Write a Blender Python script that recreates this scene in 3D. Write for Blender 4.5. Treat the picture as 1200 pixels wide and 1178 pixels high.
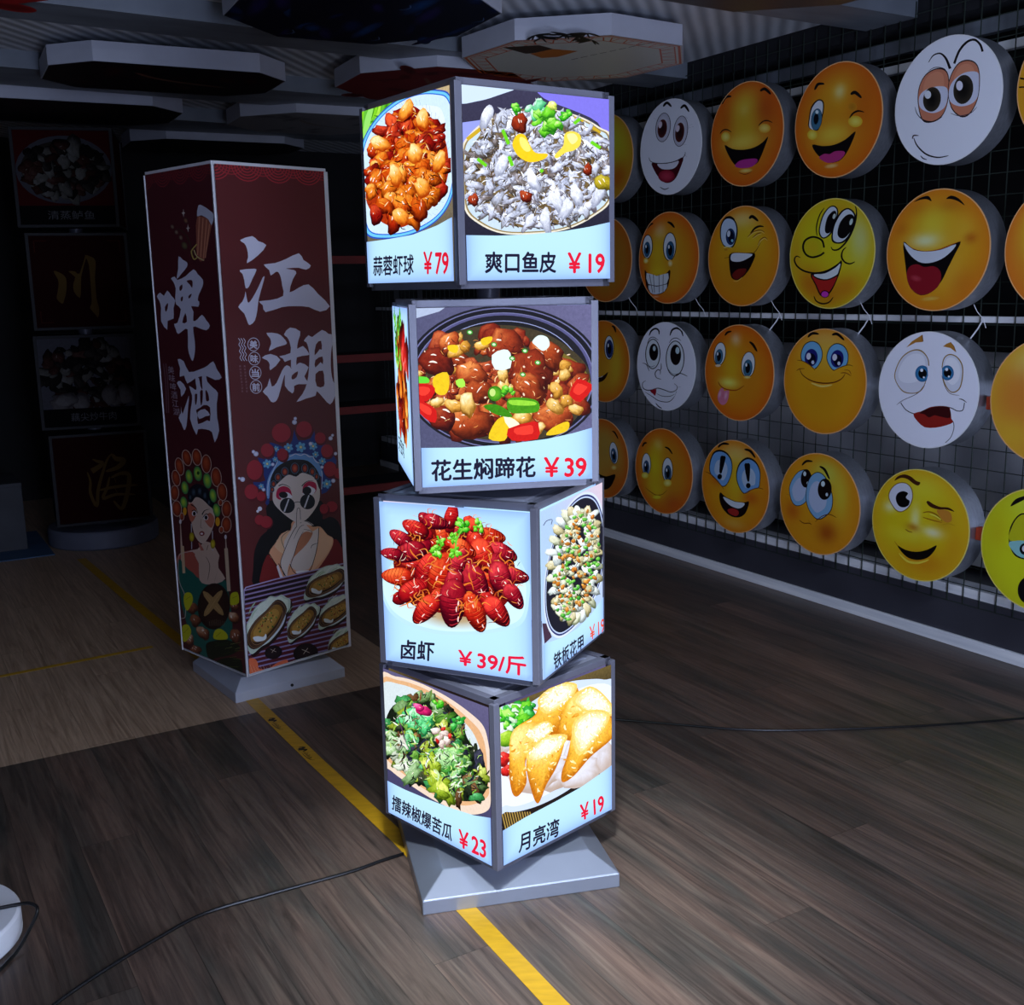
import bpy, bmesh, math, random
import numpy as np
from mathutils import Vector, Matrix
from mathutils.geometry import tessellate_polygon

# ---------------------------------------------------------------- scene, camera, world, light
SC = bpy.context.scene
COL = SC.collection
for o in list(bpy.data.objects):
    bpy.data.objects.remove(o, do_unlink=True)
PW, PH, F = 1200.0, 1178.0, 1283.34          # calibrated for the 1200x1178 photograph
CAM_LOC = Vector((0.0368, -2.8103, 1.5474))
PITCH, ROLL, YAW = 0.1950, -0.0198, -0.0044
FWD = Vector((-math.sin(YAW) * math.cos(PITCH), math.cos(YAW) * math.cos(PITCH), -math.sin(PITCH)))
_r = Vector((math.cos(YAW), math.sin(YAW), 0)); _u = _r.cross(FWD)
RGT = math.cos(ROLL) * _r + math.sin(ROLL) * _u
UPV = -math.sin(ROLL) * _r + math.cos(ROLL) * _u
cd = bpy.data.cameras.new('camera'); cam = bpy.data.objects.new('camera', cd); COL.objects.link(cam)
cam.matrix_world = Matrix(((RGT.x, UPV.x, -FWD.x, CAM_LOC.x), (RGT.y, UPV.y, -FWD.y, CAM_LOC.y),
                           (RGT.z, UPV.z, -FWD.z, CAM_LOC.z), (0, 0, 0, 1)))
cd.sensor_fit = 'HORIZONTAL'; cd.sensor_width = 36.0; cd.lens = F / PW * 36.0; cd.clip_start = 0.05; cd.clip_end = 60
SC.camera = cam
SC.view_settings.view_transform = 'Standard'; SC.view_settings.look = 'None'
SC.view_settings.exposure = 0.0; SC.view_settings.gamma = 1.0; SC.view_settings.use_curve_mapping = False
wd = bpy.data.worlds.new('world'); SC.world = wd; wd.use_nodes = True
wd.node_tree.nodes['Background'].inputs[0].default_value = (0.45, 0.55, 1.0, 1)
wd.node_tree.nodes['Background'].inputs[1].default_value = 0.012
def area(name, loc, target, size, sizey, energy, col):
    l = bpy.data.lights.new(name, 'AREA'); l.shape = 'RECTANGLE'; l.size = size; l.size_y = sizey
    l.energy = energy; l.color = col
    o = bpy.data.objects.new(name, l); COL.objects.link(o); o.location = loc
    o.rotation_euler = (Vector(target) - Vector(loc)).to_track_quat('-Z', 'Y').to_euler()
    return o
area('doorway_daylight', (1.15, -3.9, 1.3), (0.9, 1.6, 1.75), 0.7, 1.5, 66, (0.56, 0.66, 1.0))
area('ceiling_fill', (1.5, -2.9, 0.5), (0.9, 1.0, 2.66), 1.0, 0.5, 46, (0.62, 0.72, 1.0))  # unseen low fill, added to brighten the ceiling and its signs
area('overhead_fill', (1.0, -1.6, 2.62), (1.15, 0.6, 0.0), 1.2, 0.25, 26, (0.70, 0.80, 1.0))  # unseen soft fill from above, added to lift floor and box tops
sp = bpy.data.lights.new('floor_pool_fill', 'SPOT'); sp.energy = 480; sp.spot_size = math.radians(34); sp.spot_blend = 1.0; sp.shadow_soft_size = 0.12; sp.color = (0.78, 0.87, 1.0)  # unseen spot, added to stand in for the tower's glow on the floor
so = bpy.data.objects.new('floor_pool_fill', sp); COL.objects.link(so); so.location = (0.05, -1.75, 2.62)
so.rotation_euler = (Vector((0.10, -0.36, 0)) - so.location).to_track_quat('-Z', 'Y').to_euler()
try:
    SC.cycles.max_bounces = 6; SC.cycles.sample_clamp_indirect = 4.0
except Exception:
    pass
R = random.Random(11)

# ---------------------------------------------------------------- room frame: s along the right wall (away), t out from it
A0 = Vector((0.66001, 3.83577, 0)); SD = Vector((-0.501713, 0.865034, 0)); TD = Vector((-0.865034, -0.501713, 0))
ROOM = Matrix(((SD.x, TD.x, 0, A0.x), (SD.y, TD.y, 0, A0.y), (0, 0, 1, 0), (0, 0, 0, 1)))
def rp(s, t, z=0.0): return A0 + SD * s + TD * t + Vector((0, 0, z))
ROOM_RZ = math.atan2(SD.y, SD.x)               # local x of a room-aligned object runs along s

# ---------------------------------------------------------------- small helpers
def lin(c):
    out = []
    for v in c[:3]:
        v = max(0.0, min(255.0, v)) / 255.0
        out.append(v / 12.92 if v <= 0.04045 else ((v + 0.055) / 1.055) ** 2.4)
    return tuple(out)
def mix(a, b, f): return tuple(a[i] + (b[i] - a[i]) * f for i in range(3))

def principled(name, col, rough=0.5, metal=0.0, spec=0.5, noise=0.0, nscale=8.0, bump=0.0, stretch=None):
    m = bpy.data.materials.new(name); m.use_nodes = True
    nt = m.node_tree; b = nt.nodes['Principled BSDF']
    b.inputs['Base Color'].default_value = (*lin(col), 1); b.inputs['Roughness'].default_value = rough
    b.inputs['Metallic'].default_value = metal; b.inputs['Specular IOR Level'].default_value = spec
    if noise or bump:
        tc = nt.nodes.new('ShaderNodeTexCoord'); mp = nt.nodes.new('ShaderNodeMapping')
        nz = nt.nodes.new('ShaderNodeTexNoise'); nz.inputs['Scale'].default_value = nscale; nz.inputs['Detail'].default_value = 5
        if stretch: mp.inputs['Scale'].default_value = stretch
        nt.links.new(tc.outputs['Object'], mp.inputs['Vector']); nt.links.new(mp.outputs['Vector'], nz.inputs['Vector'])
        if noise:
            r = nt.nodes.new('ShaderNodeValToRGB'); l = lin(col)
            r.color_ramp.elements[0].position = 0.3; r.color_ramp.elements[1].position = 0.7
            r.color_ramp.elements[0].color = (*[v * (1 - noise) for v in l], 1)
            r.color_ramp.elements[1].color = (*[min(1, v * (1 + noise)) for v in l], 1)
            nt.links.new(nz.outputs['Fac'], r.inputs['Fac']); nt.links.new(r.outputs['Color'], b.inputs['Base Color'])
        if bump:
            bp = nt.nodes.new('ShaderNodeBump'); bp.inputs['Strength'].default_value = bump; bp.inputs['Distance'].default_value = 0.003
            nt.links.new(nz.outputs['Fac'], bp.inputs['Height']); nt.links.new(bp.outputs['Normal'], b.inputs['Normal'])
    return m

def print_material(name, emit=0.0, rough=0.4, spec=0.4, grain=0.5, gscale=90.0):
    """printed film: the ink colours sit in the mesh's colour attribute, alpha says how mottled the ink is"""
    m = bpy.data.materials.new(name); m.use_nodes = True
    nt = m.node_tree; b = nt.nodes['Principled BSDF']; L = nt.links
    at = nt.nodes.new('ShaderNodeAttribute'); at.attribute_name = 'ink'
    tc = nt.nodes.new('ShaderNodeTexCoord')
    nz = nt.nodes.new('ShaderNodeTexNoise'); nz.inputs['Scale'].default_value = gscale; nz.inputs['Detail'].default_value = 6
    nz.inputs['Roughness'].default_value = 0.8; nz.inputs['Distortion'].default_value = 0.6
    L.new(tc.outputs['Object'], nz.inputs['Vector'])
    m1 = nt.nodes.new('ShaderNodeMath'); m1.operation = 'SUBTRACT'; m1.inputs[1].default_value = 0.5
    L.new(nz.outputs['Fac'], m1.inputs[0])
    m2 = nt.nodes.new('ShaderNodeMath'); m2.operation = 'MULTIPLY'; L.new(m1.outputs[0], m2.inputs[0]); L.new(at.outputs['Alpha'], m2.inputs[1])
    m3 = nt.nodes.new('ShaderNodeMath'); m3.operation = 'MULTIPLY_ADD'; m3.inputs[1].default_value = grain * 4; m3.inputs[2].default_value = 1.0
    L.new(m2.outputs[0], m3.inputs[0])
    mx = nt.nodes.new('ShaderNodeVectorMath'); mx.operation = 'SCALE'
    L.new(at.outputs['Color'], mx.inputs[0]); L.new(m3.outputs[0], mx.inputs['Scale'])
    b.inputs['Roughness'].default_value = rough; b.inputs['Specular IOR Level'].default_value = spec
    if emit:
        sc = nt.nodes.new('ShaderNodeVectorMath'); sc.operation = 'SCALE'; sc.inputs['Scale'].default_value = 0.04
        L.new(mx.outputs[0], sc.inputs[0]); L.new(sc.outputs[0], b.inputs['Base Color'])
        L.new(mx.outputs[0], b.inputs['Emission Color']); b.inputs['Emission Strength'].default_value = emit
    else:
        L.new(mx.outputs[0], b.inputs['Base Color'])
    return m

class MB:
    """collects primitives, links them as ONE mesh object"""
    def __init__(s): s.v = []; s.f = []
    def add(s, vs, fs):
        o = len(s.v); s.v += [tuple(x) for x in vs]; s.f += [tuple(i + o for i in f) for f in fs]; return s
    def box(s, x0, x1, y0, y1, z0, z1, M=None):
        vs = [Vector((x, y, z)) for z in (z0, z1) for y in (y0, y1) for x in (x0, x1)]
        if M is not None: vs = [M @ v for v in vs]
        return s.add(vs, [(0, 2, 3, 1), (4, 5, 7, 6), (0, 1, 5, 4), (2, 6, 7, 3), (0, 4, 6, 2), (1, 3, 7, 5)])
    def prism(s, pts, z0, z1):
        n = len(pts)
        vs = [(x, y, z0) for x, y in pts] + [(x, y, z1) for x, y in pts]
        return s.add(vs, [tuple(range(n - 1, -1, -1)), tuple(range(n, 2 * n))] + [(i, (i + 1) % n, n + (i + 1) % n, n + i) for i in range(n)])
    def loft(s, rings, cap=True):
        n = len(rings[0]); vs = [p for r in rings for p in r]; fs = []
        for k in range(len(rings) - 1):
            for i in range(n):
                j = (i + 1) % n; fs.append((k * n + i, k * n + j, (k + 1) * n + j, (k + 1) * n + i))
        if cap: fs.append(tuple(range(n - 1, -1, -1))); fs.append(tuple(range((len(rings) - 1) * n, len(rings) * n)))
        return s.add(vs, fs)
    def lathe(s, prof, n=64):
        return s.loft([[(r * math.cos(2 * math.pi * i / n), r * math.sin(2 * math.pi * i / n), z) for i in range(n)] for r, z in prof])
    def tube(s, pts, r, n=8):
        pts = [Vector(p) for p in pts]; rings = []
        for i, p in enumerate(pts):
            d = (pts[min(i + 1, len(pts) - 1)] - pts[max(i - 1, 0)]).normalized()
            a = d.cross(Vector((0, 0, 1)) if abs(d.z) < 0.9 else Vector((1, 0, 0))).normalized(); b = d.cross(a)
            rings.append([p + r * (math.cos(2 * math.pi * k / n) * a + math.sin(2 * math.pi * k / n) * b) for k in range(n)])
        return s.loft(rings)
    def build(s, name, mat, parent=None, bevel=0.0, smooth=False):
        me = bpy.data.meshes.new(name); me.from_pydata([tuple(v) for v in s.v], [], s.f); me.update()
        bm = bmesh.new(); bm.from_mesh(me); bmesh.ops.recalc_face_normals(bm, faces=bm.faces); bm.to_mesh(me); bm.free()
        me.materials.append(mat)
        o = bpy.data.objects.new(name, me); COL.objects.link(o)
        if parent: o.parent = parent
        if bevel:
            m = o.modifiers.new('edge', 'BEVEL'); m.width = bevel; m.segments = 2; m.limit_method = 'ANGLE'
        if smooth:
            me.polygons.foreach_set('use_smooth', [True] * len(me.polygons))
            try: me.set_sharp_from_angle(angle=math.radians(40))
            except Exception: pass
        return o

def tag(o, label=None, cat=None, group=None, kind=None):
    if label: o['label'] = label
    if cat: o['category'] = cat
    if group: o['group'] = group
    if kind: o['kind'] = kind
    return o
def empty(name, loc, rz, label, cat, group=None, parent=None):
    o = bpy.data.objects.new(name, None); COL.objects.link(o); o.empty_display_size = 0.1
    o.location = loc; o.rotation_euler = (0, 0, rz)
    return tag(o, label, cat, group)
def sub(name, parent, loc=(0, 0, 0), rot=(0, 0, 0)):
    o = bpy.data.objects.new(name, None); COL.objects.link(o); o.parent = parent; o.location = loc; o.rotation_euler = rot; return o

def catmull(pts, k=6, closed=True):
    n = len(pts); out = []
    rng = range(n) if closed else range(n - 1)
    for i in rng:
        p = [pts[(i + j) % n] if closed else pts[max(0, min(n - 1, i + j))] for j in (-1, 0, 1, 2)]
        for q in range(k):
            t = q / k
            out.append(tuple(0.5 * (2 * p[1][d] + (p[2][d] - p[0][d]) * t + (2 * p[0][d] - 5 * p[1][d] + 4 * p[2][d] - p[3][d]) * t * t
                             + (3 * p[1][d] - p[0][d] - 3 * p[2][d] + p[3][d]) * t ** 3) for d in (0, 1)))
    if not closed: out.append(tuple(pts[-1]))
    return out
def elpts(cx, cy, rx, ry, rot=0, n=28, a0=0, a1=2 * math.pi):
    c, s = math.cos(rot), math.sin(rot); out = []
    full = abs(a1 - a0 - 2 * math.pi) < 1e-6
    for i in range(n):
        a = a0 + (a1 - a0) * i / (n if full else n - 1)
        x, y = rx * math.cos(a), ry * math.sin(a); out.append((cx + c * x - s * y, cy + s * x + c * y))
    return out

# ---------------------------------------------------------------- printed artwork (flat ink shapes on a panel, local x right / z up, facing -y)
_glyph = {}
def glyphs(txt, bold):
    key = (txt, bold)
    if key not in _glyph:
        c = bpy.data.curves.new('g', 'FONT'); c.body = txt; c.resolution_u = 3
        o = bpy.data.objects.new('g', c); COL.objects.link(o)
        dg = bpy.context.evaluated_depsgraph_get(); me = o.evaluated_get(dg).to_mesh()
        v = [(p.co.x, p.co.y) for p in me.vertices]; me.calc_loop_triangles()
        t = [tuple(x.vertices) for x in me.loop_triangles]
        o.evaluated_get(dg).to_mesh_clear(); bpy.data.objects.remove(o); bpy.data.curves.remove(c)
        xs = [p[0] for p in v]; ys = [p[1] for p in v]
        x0, x1, y0, y1 = min(xs), max(xs), min(ys), max(ys)
        _glyph[key] = ([((x - x0) / (x1 - x0), (y - y0) / (y1 - y0)) for x, y in v], t)
    return _glyph[key]

class Art:
    STEP = 2.0e-5
    def __init__(s, w, h=None, radius=None, plane=None, off=1e-4):
        s.w, s.h, s.rad = w, h or w, radius
        s.V = []; s.C = []; s.T = []; s.off = off
        n = 48; s.n = n; s.grid = np.zeros((n, n), int)
        s.plane = plane                                  # world matrix of the panel, to read the traced sheets
        s.set(0, 0, 1)
        if radius: s.clip = elpts(0, 0, radius, radius, 0, 72)
        else: s.clip = [(-w / 2, -s.h / 2), (w / 2, -s.h / 2), (w / 2, s.h / 2), (-w / 2, s.h / 2)]
        if plane is not None:
            s.O = plane.translation.copy(); s.X = plane.to_3x3() @ Vector((1, 0, 0)); s.Z = plane.to_3x3() @ Vector((0, 0, 1))
            s.N = s.X.cross(s.Z)
    def set(s, x0, y0, sc): s.f = (x0, y0, sc); s.loc = False; return s
    def local(s, k=1.0): s.loc = True; s.k = k; return s     # author in panel units instead of traced-sheet units
    def m(s, p):
        if s.loc: return (p[0] * s.k, p[1] * s.k)
        px = s.f[0] + p[0] / s.f[2]; py = s.f[1] + p[1] / s.f[2]
        d = FWD * F + RGT * (px - PW / 2) + UPV * (PH / 2 - py)
        P = CAM_LOC + d * ((s.O - CAM_LOC).dot(s.N) / d.dot(s.N))
        return ((P - s.O).dot(s.X), (P - s.O).dot(s.Z))
    def _layer(s, pts):
        xs = [p[0] for p in pts]; ys = [p[1] for p in pts]; n = s.n
        i0 = int(max(0, min(n - 1, (min(xs) / s.w + 0.5) * n))); i1 = int(max(0, min(n - 1, (max(xs) / s.w + 0.5) * n)))
        j0 = int(max(0, min(n - 1, (min(ys) / s.h + 0.5) * n))); j1 = int(max(0, min(n - 1, (max(ys) / s.h + 0.5) * n)))
        k = s.grid[i0:i1 + 1, j0:j1 + 1].max() + 1; s.grid[i0:i1 + 1, j0:j1 + 1] = k; return k
    def tris(s, pts, cols, tri, tex=0.0, clip=None):
        """pts already local; cols one per point or a single colour"""
        if not isinstance(cols, list): cols = [cols] * len(pts)
        c = clip or s.clip
        if s.rad and not clip: inside = all(x * x + y * y <= s.rad ** 2 * 0.99 for x, y in pts)
        elif not clip: inside = all(abs(x) <= s.w / 2 and abs(y) <= s.h / 2 for x, y in pts)
        else: inside = False
        if inside:
            y = -(s.off + s.STEP * s._layer(pts)); o = len(s.V)
            s.V += [(p[0], y, p[1]) for p in pts]; s.C += [(*lin(q), tex) for q in cols]
            s.T += [(a + o, b + o, cc + o) for a, b, cc in tri]; return
        out = []
        for t in tri:
            poly = [(pts[i][0], pts[i][1], *cols[i]) for i in t]
            for e in range(len(c)):
                a, b = c[e], c[(e + 1) % len(c)]; nx, ny = -(b[1] - a[1]), b[0] - a[0]
                dv = [(q[0] - a[0]) * nx + (q[1] - a[1]) * ny for q in poly]
                if all(v >= 0 for v in dv): continue
                new = []
                for i in range(len(poly)):
                    j = (i + 1) % len(poly)
                    if dv[i] >= 0: new.append(poly[i])
                    if (dv[i] >= 0) != (dv[j] >= 0):
                        f = dv[i] / (dv[i] - dv[j]); new.append(tuple(poly[i][k] + (poly[j][k] - poly[i][k]) * f for k in range(5)))
                poly = new
                if not poly: break
            if len(poly) >= 3: out.append(poly)
        if not out: return
        y = -(s.off + s.STEP * s._layer([(q[0], q[1]) for pl in out for q in pl]))
        for pl in out:
            o = len(s.V); s.V += [(q[0], y, q[1]) for q in pl]; s.C += [(*lin(q[2:5]), tex) for q in pl]
            s.T += [(o, o + i, o + i + 1) for i in range(1, len(pl) - 1)]
    def poly(s, pts, col, sm=0, tex=0.0):
        if sm: pts = catmull(pts, sm)
        q = [s.m(p) for p in pts]
        tri = tessellate_polygon([[Vector((a, b, 0)) for a, b in q]])
        s.tris(q, col, [tuple(t) for t in tri], tex); return s
    def ell(s, cx, cy, rx, ry, col, rot=0, edge=None, line=0, lc=(18, 14, 20), n=28, hx=0, hy=0, tex=0.0):
        """ellipse; edge = colour at its rim (radial blend, centre shifted by hx,hy); line = outline width"""
        if line:
            s.ell(cx, cy, rx + line, ry + line, lc, rot, n=n)
        q = elpts(cx, cy, rx, ry, rot, n)
        if edge is None: s.tris([s.m(p) for p in q], col, [(0, i, i + 1) for i in range(1, n - 1)], tex)
        else:
            mid = [(cx + hx + (x - cx - hx) * 0.55, cy + hy + (y - cy - hy) * 0.55) for x, y in q]
            pts = [s.m((cx + hx, cy + hy))] + [s.m(p) for p in mid] + [s.m(p) for p in q]
            cols = [col] + [mix(col, edge, 0.38)] * n + [edge] * n
            tri = [(0, 1 + i, 1 + (i + 1) % n) for i in range(n)]
            for i in range(n):
                j = (i + 1) % n; tri += [(1 + i, 1 + n + i, 1 + n + j), (1 + i, 1 + n + j, 1 + j)]
            s.tris(pts, cols, tri, tex)
        return s
    def line(s, pts, w, col, sm=5, taper=1, closed=False, tex=0.0):
        """brush line; taper 0 none, 1 both ends, 2 start thin, 3 end thin"""
        if sm: pts = catmull(pts, sm, closed)
        n = len(pts); L = []; Rr = []
        for i, p in enumerate(pts):
            a = pts[(i - 1) % n] if closed else pts[max(0, i - 1)]; b = pts[(i + 1) % n] if closed else pts[min(n - 1, i + 1)]
            dx, dy = b[0] - a[0], b[1] - a[1]; l = math.hypot(dx, dy) or 1
            f = i / max(1, n - 1); k = 1.0
            if not closed:
                if taper == 1: k = 0.25 + 0.75 * math.sin(math.pi * f) ** 0.6 if 0 < f < 1 else 0.2
                elif taper == 2: k = 0.2 + 0.8 * f
                elif taper == 3: k = 1 - 0.8 * f
            L.append((p[0] - dy / l * w * k / 2, p[1] + dx / l * w * k / 2)); Rr.append((p[0] + dy / l * w * k / 2, p[1] - dx / l * w * k / 2))
        q = [s.m(p) for p in L] + [s.m(p) for p in Rr]; tri = []
        for i in range(n if closed else n - 1):
            j = (i + 1) % n; tri += [(i, j, n + j), (i, n + j, n + i)]
        s.tris(q, col, tri, tex); return s
    def text(s, txt, bl, br, tl, col, bold=0.012):
        """text fitted to the slanted box bottom-left, bottom-right, top-left"""
        v, t = glyphs(txt, bold)
        a, b, c = s.m(bl), s.m(br), s.m(tl)
        q = [(a[0] + (b[0] - a[0]) * x + (c[0] - a[0]) * y, a[1] + (b[1] - a[1]) * x + (c[1] - a[1]) * y) for x, y in v]
        d = bold * math.hypot(c[0] - a[0], c[1] - a[1]) * 1.1                 # heavier strokes: the same glyphs again, a hair aside
        for ox, oy in (((0, 0),) if bold <= 0 else ((0, 0), (d, 0), (-d, 0), (0, d), (0, -d))):
            s.tris([(x + ox, y + oy) for x, y in q], col, t)
        return s
    def field(s, fn, nx=24, ny=24, tex=0.0):
        """whole-panel ground; fn(u,v) with u,v in 0..1 (up)"""
        if s.rad:
            pts = [(0.0, 0.0)]; nr, na = 22, 72
            for r in range(1, nr + 1):
                for a in range(na):
                    pts.append((s.rad * r / nr * math.cos(2 * math.pi * a / na), s.rad * r / nr * math.sin(2 * math.pi * a / na)))
            cols = [fn(x / s.rad, y / s.rad) for x, y in pts]
            tri = [(0, 1 + a, 1 + (a + 1) % na) for a in range(na)]
            for r in range(1, nr):
                for a in range(na):
                    i, j = 1 + (r - 1) * na + a, 1 + (r - 1) * na + (a + 1) % na; k, l = i + na, j + na
                    tri += [(i, k, l), (i, l, j)]
        else:
            pts = []; cols = []; tri = []
            for j in range(ny + 1):
                for i in range(nx + 1):
                    u, v = i / nx, j / ny; pts.append(((u - 0.5) * s.w, (v - 0.5) * s.h)); cols.append(fn(u, v))
            for j in range(ny):
                for i in range(nx):
                    a = j * (nx + 1) + i; tri += [(a, a + 1, a + nx + 2), (a, a + nx + 2, a + nx + 1)]
        o = len(s.V); y = -s.off
        s.V += [(p[0], y, p[1]) for p in pts]; s.C += [(*lin(c), tex) for c in cols]; s.T += [(a + o, b + o, c + o) for a, b, c in tri]
        return s
    def band(s, top, fn, nx=26, ny=8):
        """caption strip from a curved top edge down to the foot of the panel"""
        q = sorted(s.m(p) for p in top); xs = [p[0] for p in q]; zs = [p[1] for p in q]
        pts = []; cols = []; tri = []
        for i in range(nx + 1):
            x = (i / nx - 0.5) * s.w; zt = float(np.interp(x, xs, zs))
            for j in range(ny + 1):
                z = -s.h / 2 + (zt + s.h / 2) * j / ny; pts.append((x, z)); cols.append(fn(x / s.w + 0.5, z / s.h + 0.5))
        for i in range(nx):
            for j in range(ny):
                a = i * (ny + 1) + j; tri += [(a, a + ny + 1, a + ny + 2), (a, a + ny + 2, a + 1)]
        s.tris([(max(-s.w / 2, min(s.w / 2, x)), max(-s.h / 2, min(s.h / 2, z))) for x, z in pts], cols, tri); return s
    def shade(s, ring, c, pal, rng, tex, ks=(.3, .58, .82, 1.0), jit=.12, lit=1.0):
        """rounded morsel inside an outline ring round centre c: shading as printed in the food photo"""
        dark, base, hi = pal; n = len(ring); pts = [c]; cols = []
        def tone(nx, ny, nz):
            v = max(0, -.32 * nx - .62 * ny + .72 * nz) * lit + rng.uniform(-jit, jit)
            return mix(dark, base, v / .55) if v < .55 else mix(base, hi, min(1, (v - .55) / .45) ** 1.5)
        cols.append(tone(0, 0, 1))
        for k in ks:
            for x, y in ring:
                dx, dy = x - c[0], y - c[1]; l = math.hypot(dx, dy) or 1; q = k ** 1.3
                pts.append((c[0] + dx * k, c[1] + dy * k)); cols.append(tone(dx / l * q, dy / l * q, math.sqrt(max(0, 1 - q * q))))
        tri = [(0, 1 + i, 1 + (i + 1) % n) for i in range(n)]
        for k in range(len(ks) - 1):
            for i in range(n):
                j = (i + 1) % n; a, b = 1 + k * n, 1 + (k + 1) * n; tri += [(a + i, b + i, b + j), (a + i, b + j, a + j)]
        s.tris([s.m(p) for p in pts], cols, tri, tex)
    def form(s, pts, pal, rng, tex=.4, sm=4, jit=.06, lit=1.0):
        q = catmull(pts, sm); c = (sum(p[0] for p in q) / len(q), sum(p[1] for p in q) / len(q))
        s.shade(q, c, pal, rng, tex, (.2, .4, .6, .75, .88, 1.0), jit, lit); return s
    def lump(s, cx, cy, r, asp, rot, pal, rng, spec=0.5, n=15, tex=0.5, rough=0.16):
        """one morsel of food: shaded body and wet glints"""
        c, sn = math.cos(rot), math.sin(rot); ring = []
        ph = rng.uniform(0, 6.28); bend = rng.uniform(-.25, .25)
        for i in range(n):
            a = 2 * math.pi * i / n; k = 1 + rough * math.sin(2 * a + ph) * .7 + rng.uniform(-rough, rough)
            x, y = r * asp * k * math.cos(a), r * k * math.sin(a); y += bend * x * x / (r * asp)
            ring.append((cx + c * x - sn * y, cy + sn * x + c * y))
        s.shade(ring, (cx, cy), pal, rng, tex, lit=rng.uniform(.62, 1.12))
        for q in range(3):
            if rng.random() < spec * .6:
                gx, gy = cx + r * rng.uniform(-.6, .35), cy + r * rng.uniform(-.6, .1); L = r * rng.uniform(.12, .34)
                s.line([(gx - L * c, gy - L * sn), (gx, gy - L * .25), (gx + L * c, gy + L * sn)], r * rng.uniform(.06, .15), (255, 246, 232), 2, 1)
        return s
    def pile(s, outline, n, size, pals, rng, asp=(1, 1.8), spec=0.5, tex=0.5, rot=None, rough=0.16):
        xs = [p[0] for p in outline]; ys = [p[1] for p in outline]; pts = []
        def ins(x, y):
            k = False; j = len(outline) - 1
            for i in range(len(outline)):
                a, b = outline[i], outline[j]
                if (a[1] > y) != (b[1] > y) and x < (b[0] - a[0]) * (y - a[1]) / (b[1] - a[1]) + a[0]: k = not k
                j = i
            return k
        best = []
        while len(pts) < n:
            c = [(rng.uniform(min(xs), max(xs)), rng.uniform(min(ys), max(ys))) for _ in range(4)]
            c = [p for p in c if ins(*p)]
            if not c: continue
            pts.append(max(c, key=lambda p: min([9e9] + [(p[0] - q[0]) ** 2 + (p[1] - q[1]) ** 2 for q in pts[-60:]])))
        for x, y in sorted(pts, key=lambda p: p[1]):
            s.lump(x, y, rng.uniform(*size), rng.uniform(*asp), (rng.uniform(0, 3.14) if rot is None else rng.gauss(*rot)), rng.choice(pals), rng, spec, tex=tex, rough=rough)
        return s
    def speck(s, outline, n, L, cols, rng, w=(.12, .3), tex=.3):
        xs = [p[0] for p in outline]; ys = [p[1] for p in outline]; k = 0
        while k < n:
            x, y = rng.uniform(min(xs), max(xs)), rng.uniform(min(ys), max(ys)); ins = False; j = len(outline) - 1
            for i in range(len(outline)):
                a, b = outline[i], outline[j]
                if (a[1] > y) != (b[1] > y) and x < (b[0] - a[0]) * (y - a[1]) / (b[1] - a[1]) + a[0]: ins = not ins
                j = i
            if not ins: continue
            k += 1; a = rng.uniform(0, 6.28); l = rng.uniform(*L); t = rng.uniform(-.9, .9)
            s.line([(x, y), (x + l * math.cos(a), y + l * math.sin(a)), (x + l * math.cos(a) + l * math.cos(a + t), y + l * math.sin(a) + l * math.sin(a + t))], l * rng.uniform(*w), rng.choice(cols), 2, 1, tex=tex)
        return s
    def leaf(s, cx, cy, r, pal, rng, n=5):
        """lobed herb leaf"""
        for k in range(n):
            a = rng.uniform(0, 6.28); d = r * rng.uniform(.2, .75)
            s.lump(cx + d * math.cos(a), cy + d * math.sin(a), r * rng.uniform(.25, .45), 1.3, a, pal, rng, 0.1, n=9, tex=.4, rough=.3)
        return s
    def build(s, name, mat, parent=None):
        me = bpy.data.meshes.new(name); nv, nt = len(s.V), len(s.T)
        me.vertices.add(nv); me.vertices.foreach_set('co', np.array(s.V, 'f').ravel())
        T = np.array(s.T, 'i'); V = np.array(s.V)
        a, b, c = V[T[:, 0]], V[T[:, 1]], V[T[:, 2]]
        cr = (b[:, 0] - a[:, 0]) * (c[:, 2] - a[:, 2]) - (b[:, 2] - a[:, 2]) * (c[:, 0] - a[:, 0])
        T = T[np.abs(cr) > 1e-12]; cr = cr[np.abs(cr) > 1e-12]
        T[cr < 0] = T[cr < 0][:, ::-1]; nt = len(T)               # face -y
        me.loops.add(nt * 3); me.loops.foreach_set('vertex_index', T.ravel())
        me.polygons.add(nt); me.polygons.foreach_set('loop_start', np.arange(nt, dtype='i') * 3)
        me.update(calc_edges=True)
        at = me.color_attributes.new('ink', 'FLOAT_COLOR', 'POINT'); at.data.foreach_set('color', np.array(s.C, 'f').ravel())
        me.materials.append(mat)
        o = bpy.data.objects.new(name, me); COL.objects.link(o)
        if parent: o.parent = parent
        return o

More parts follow.
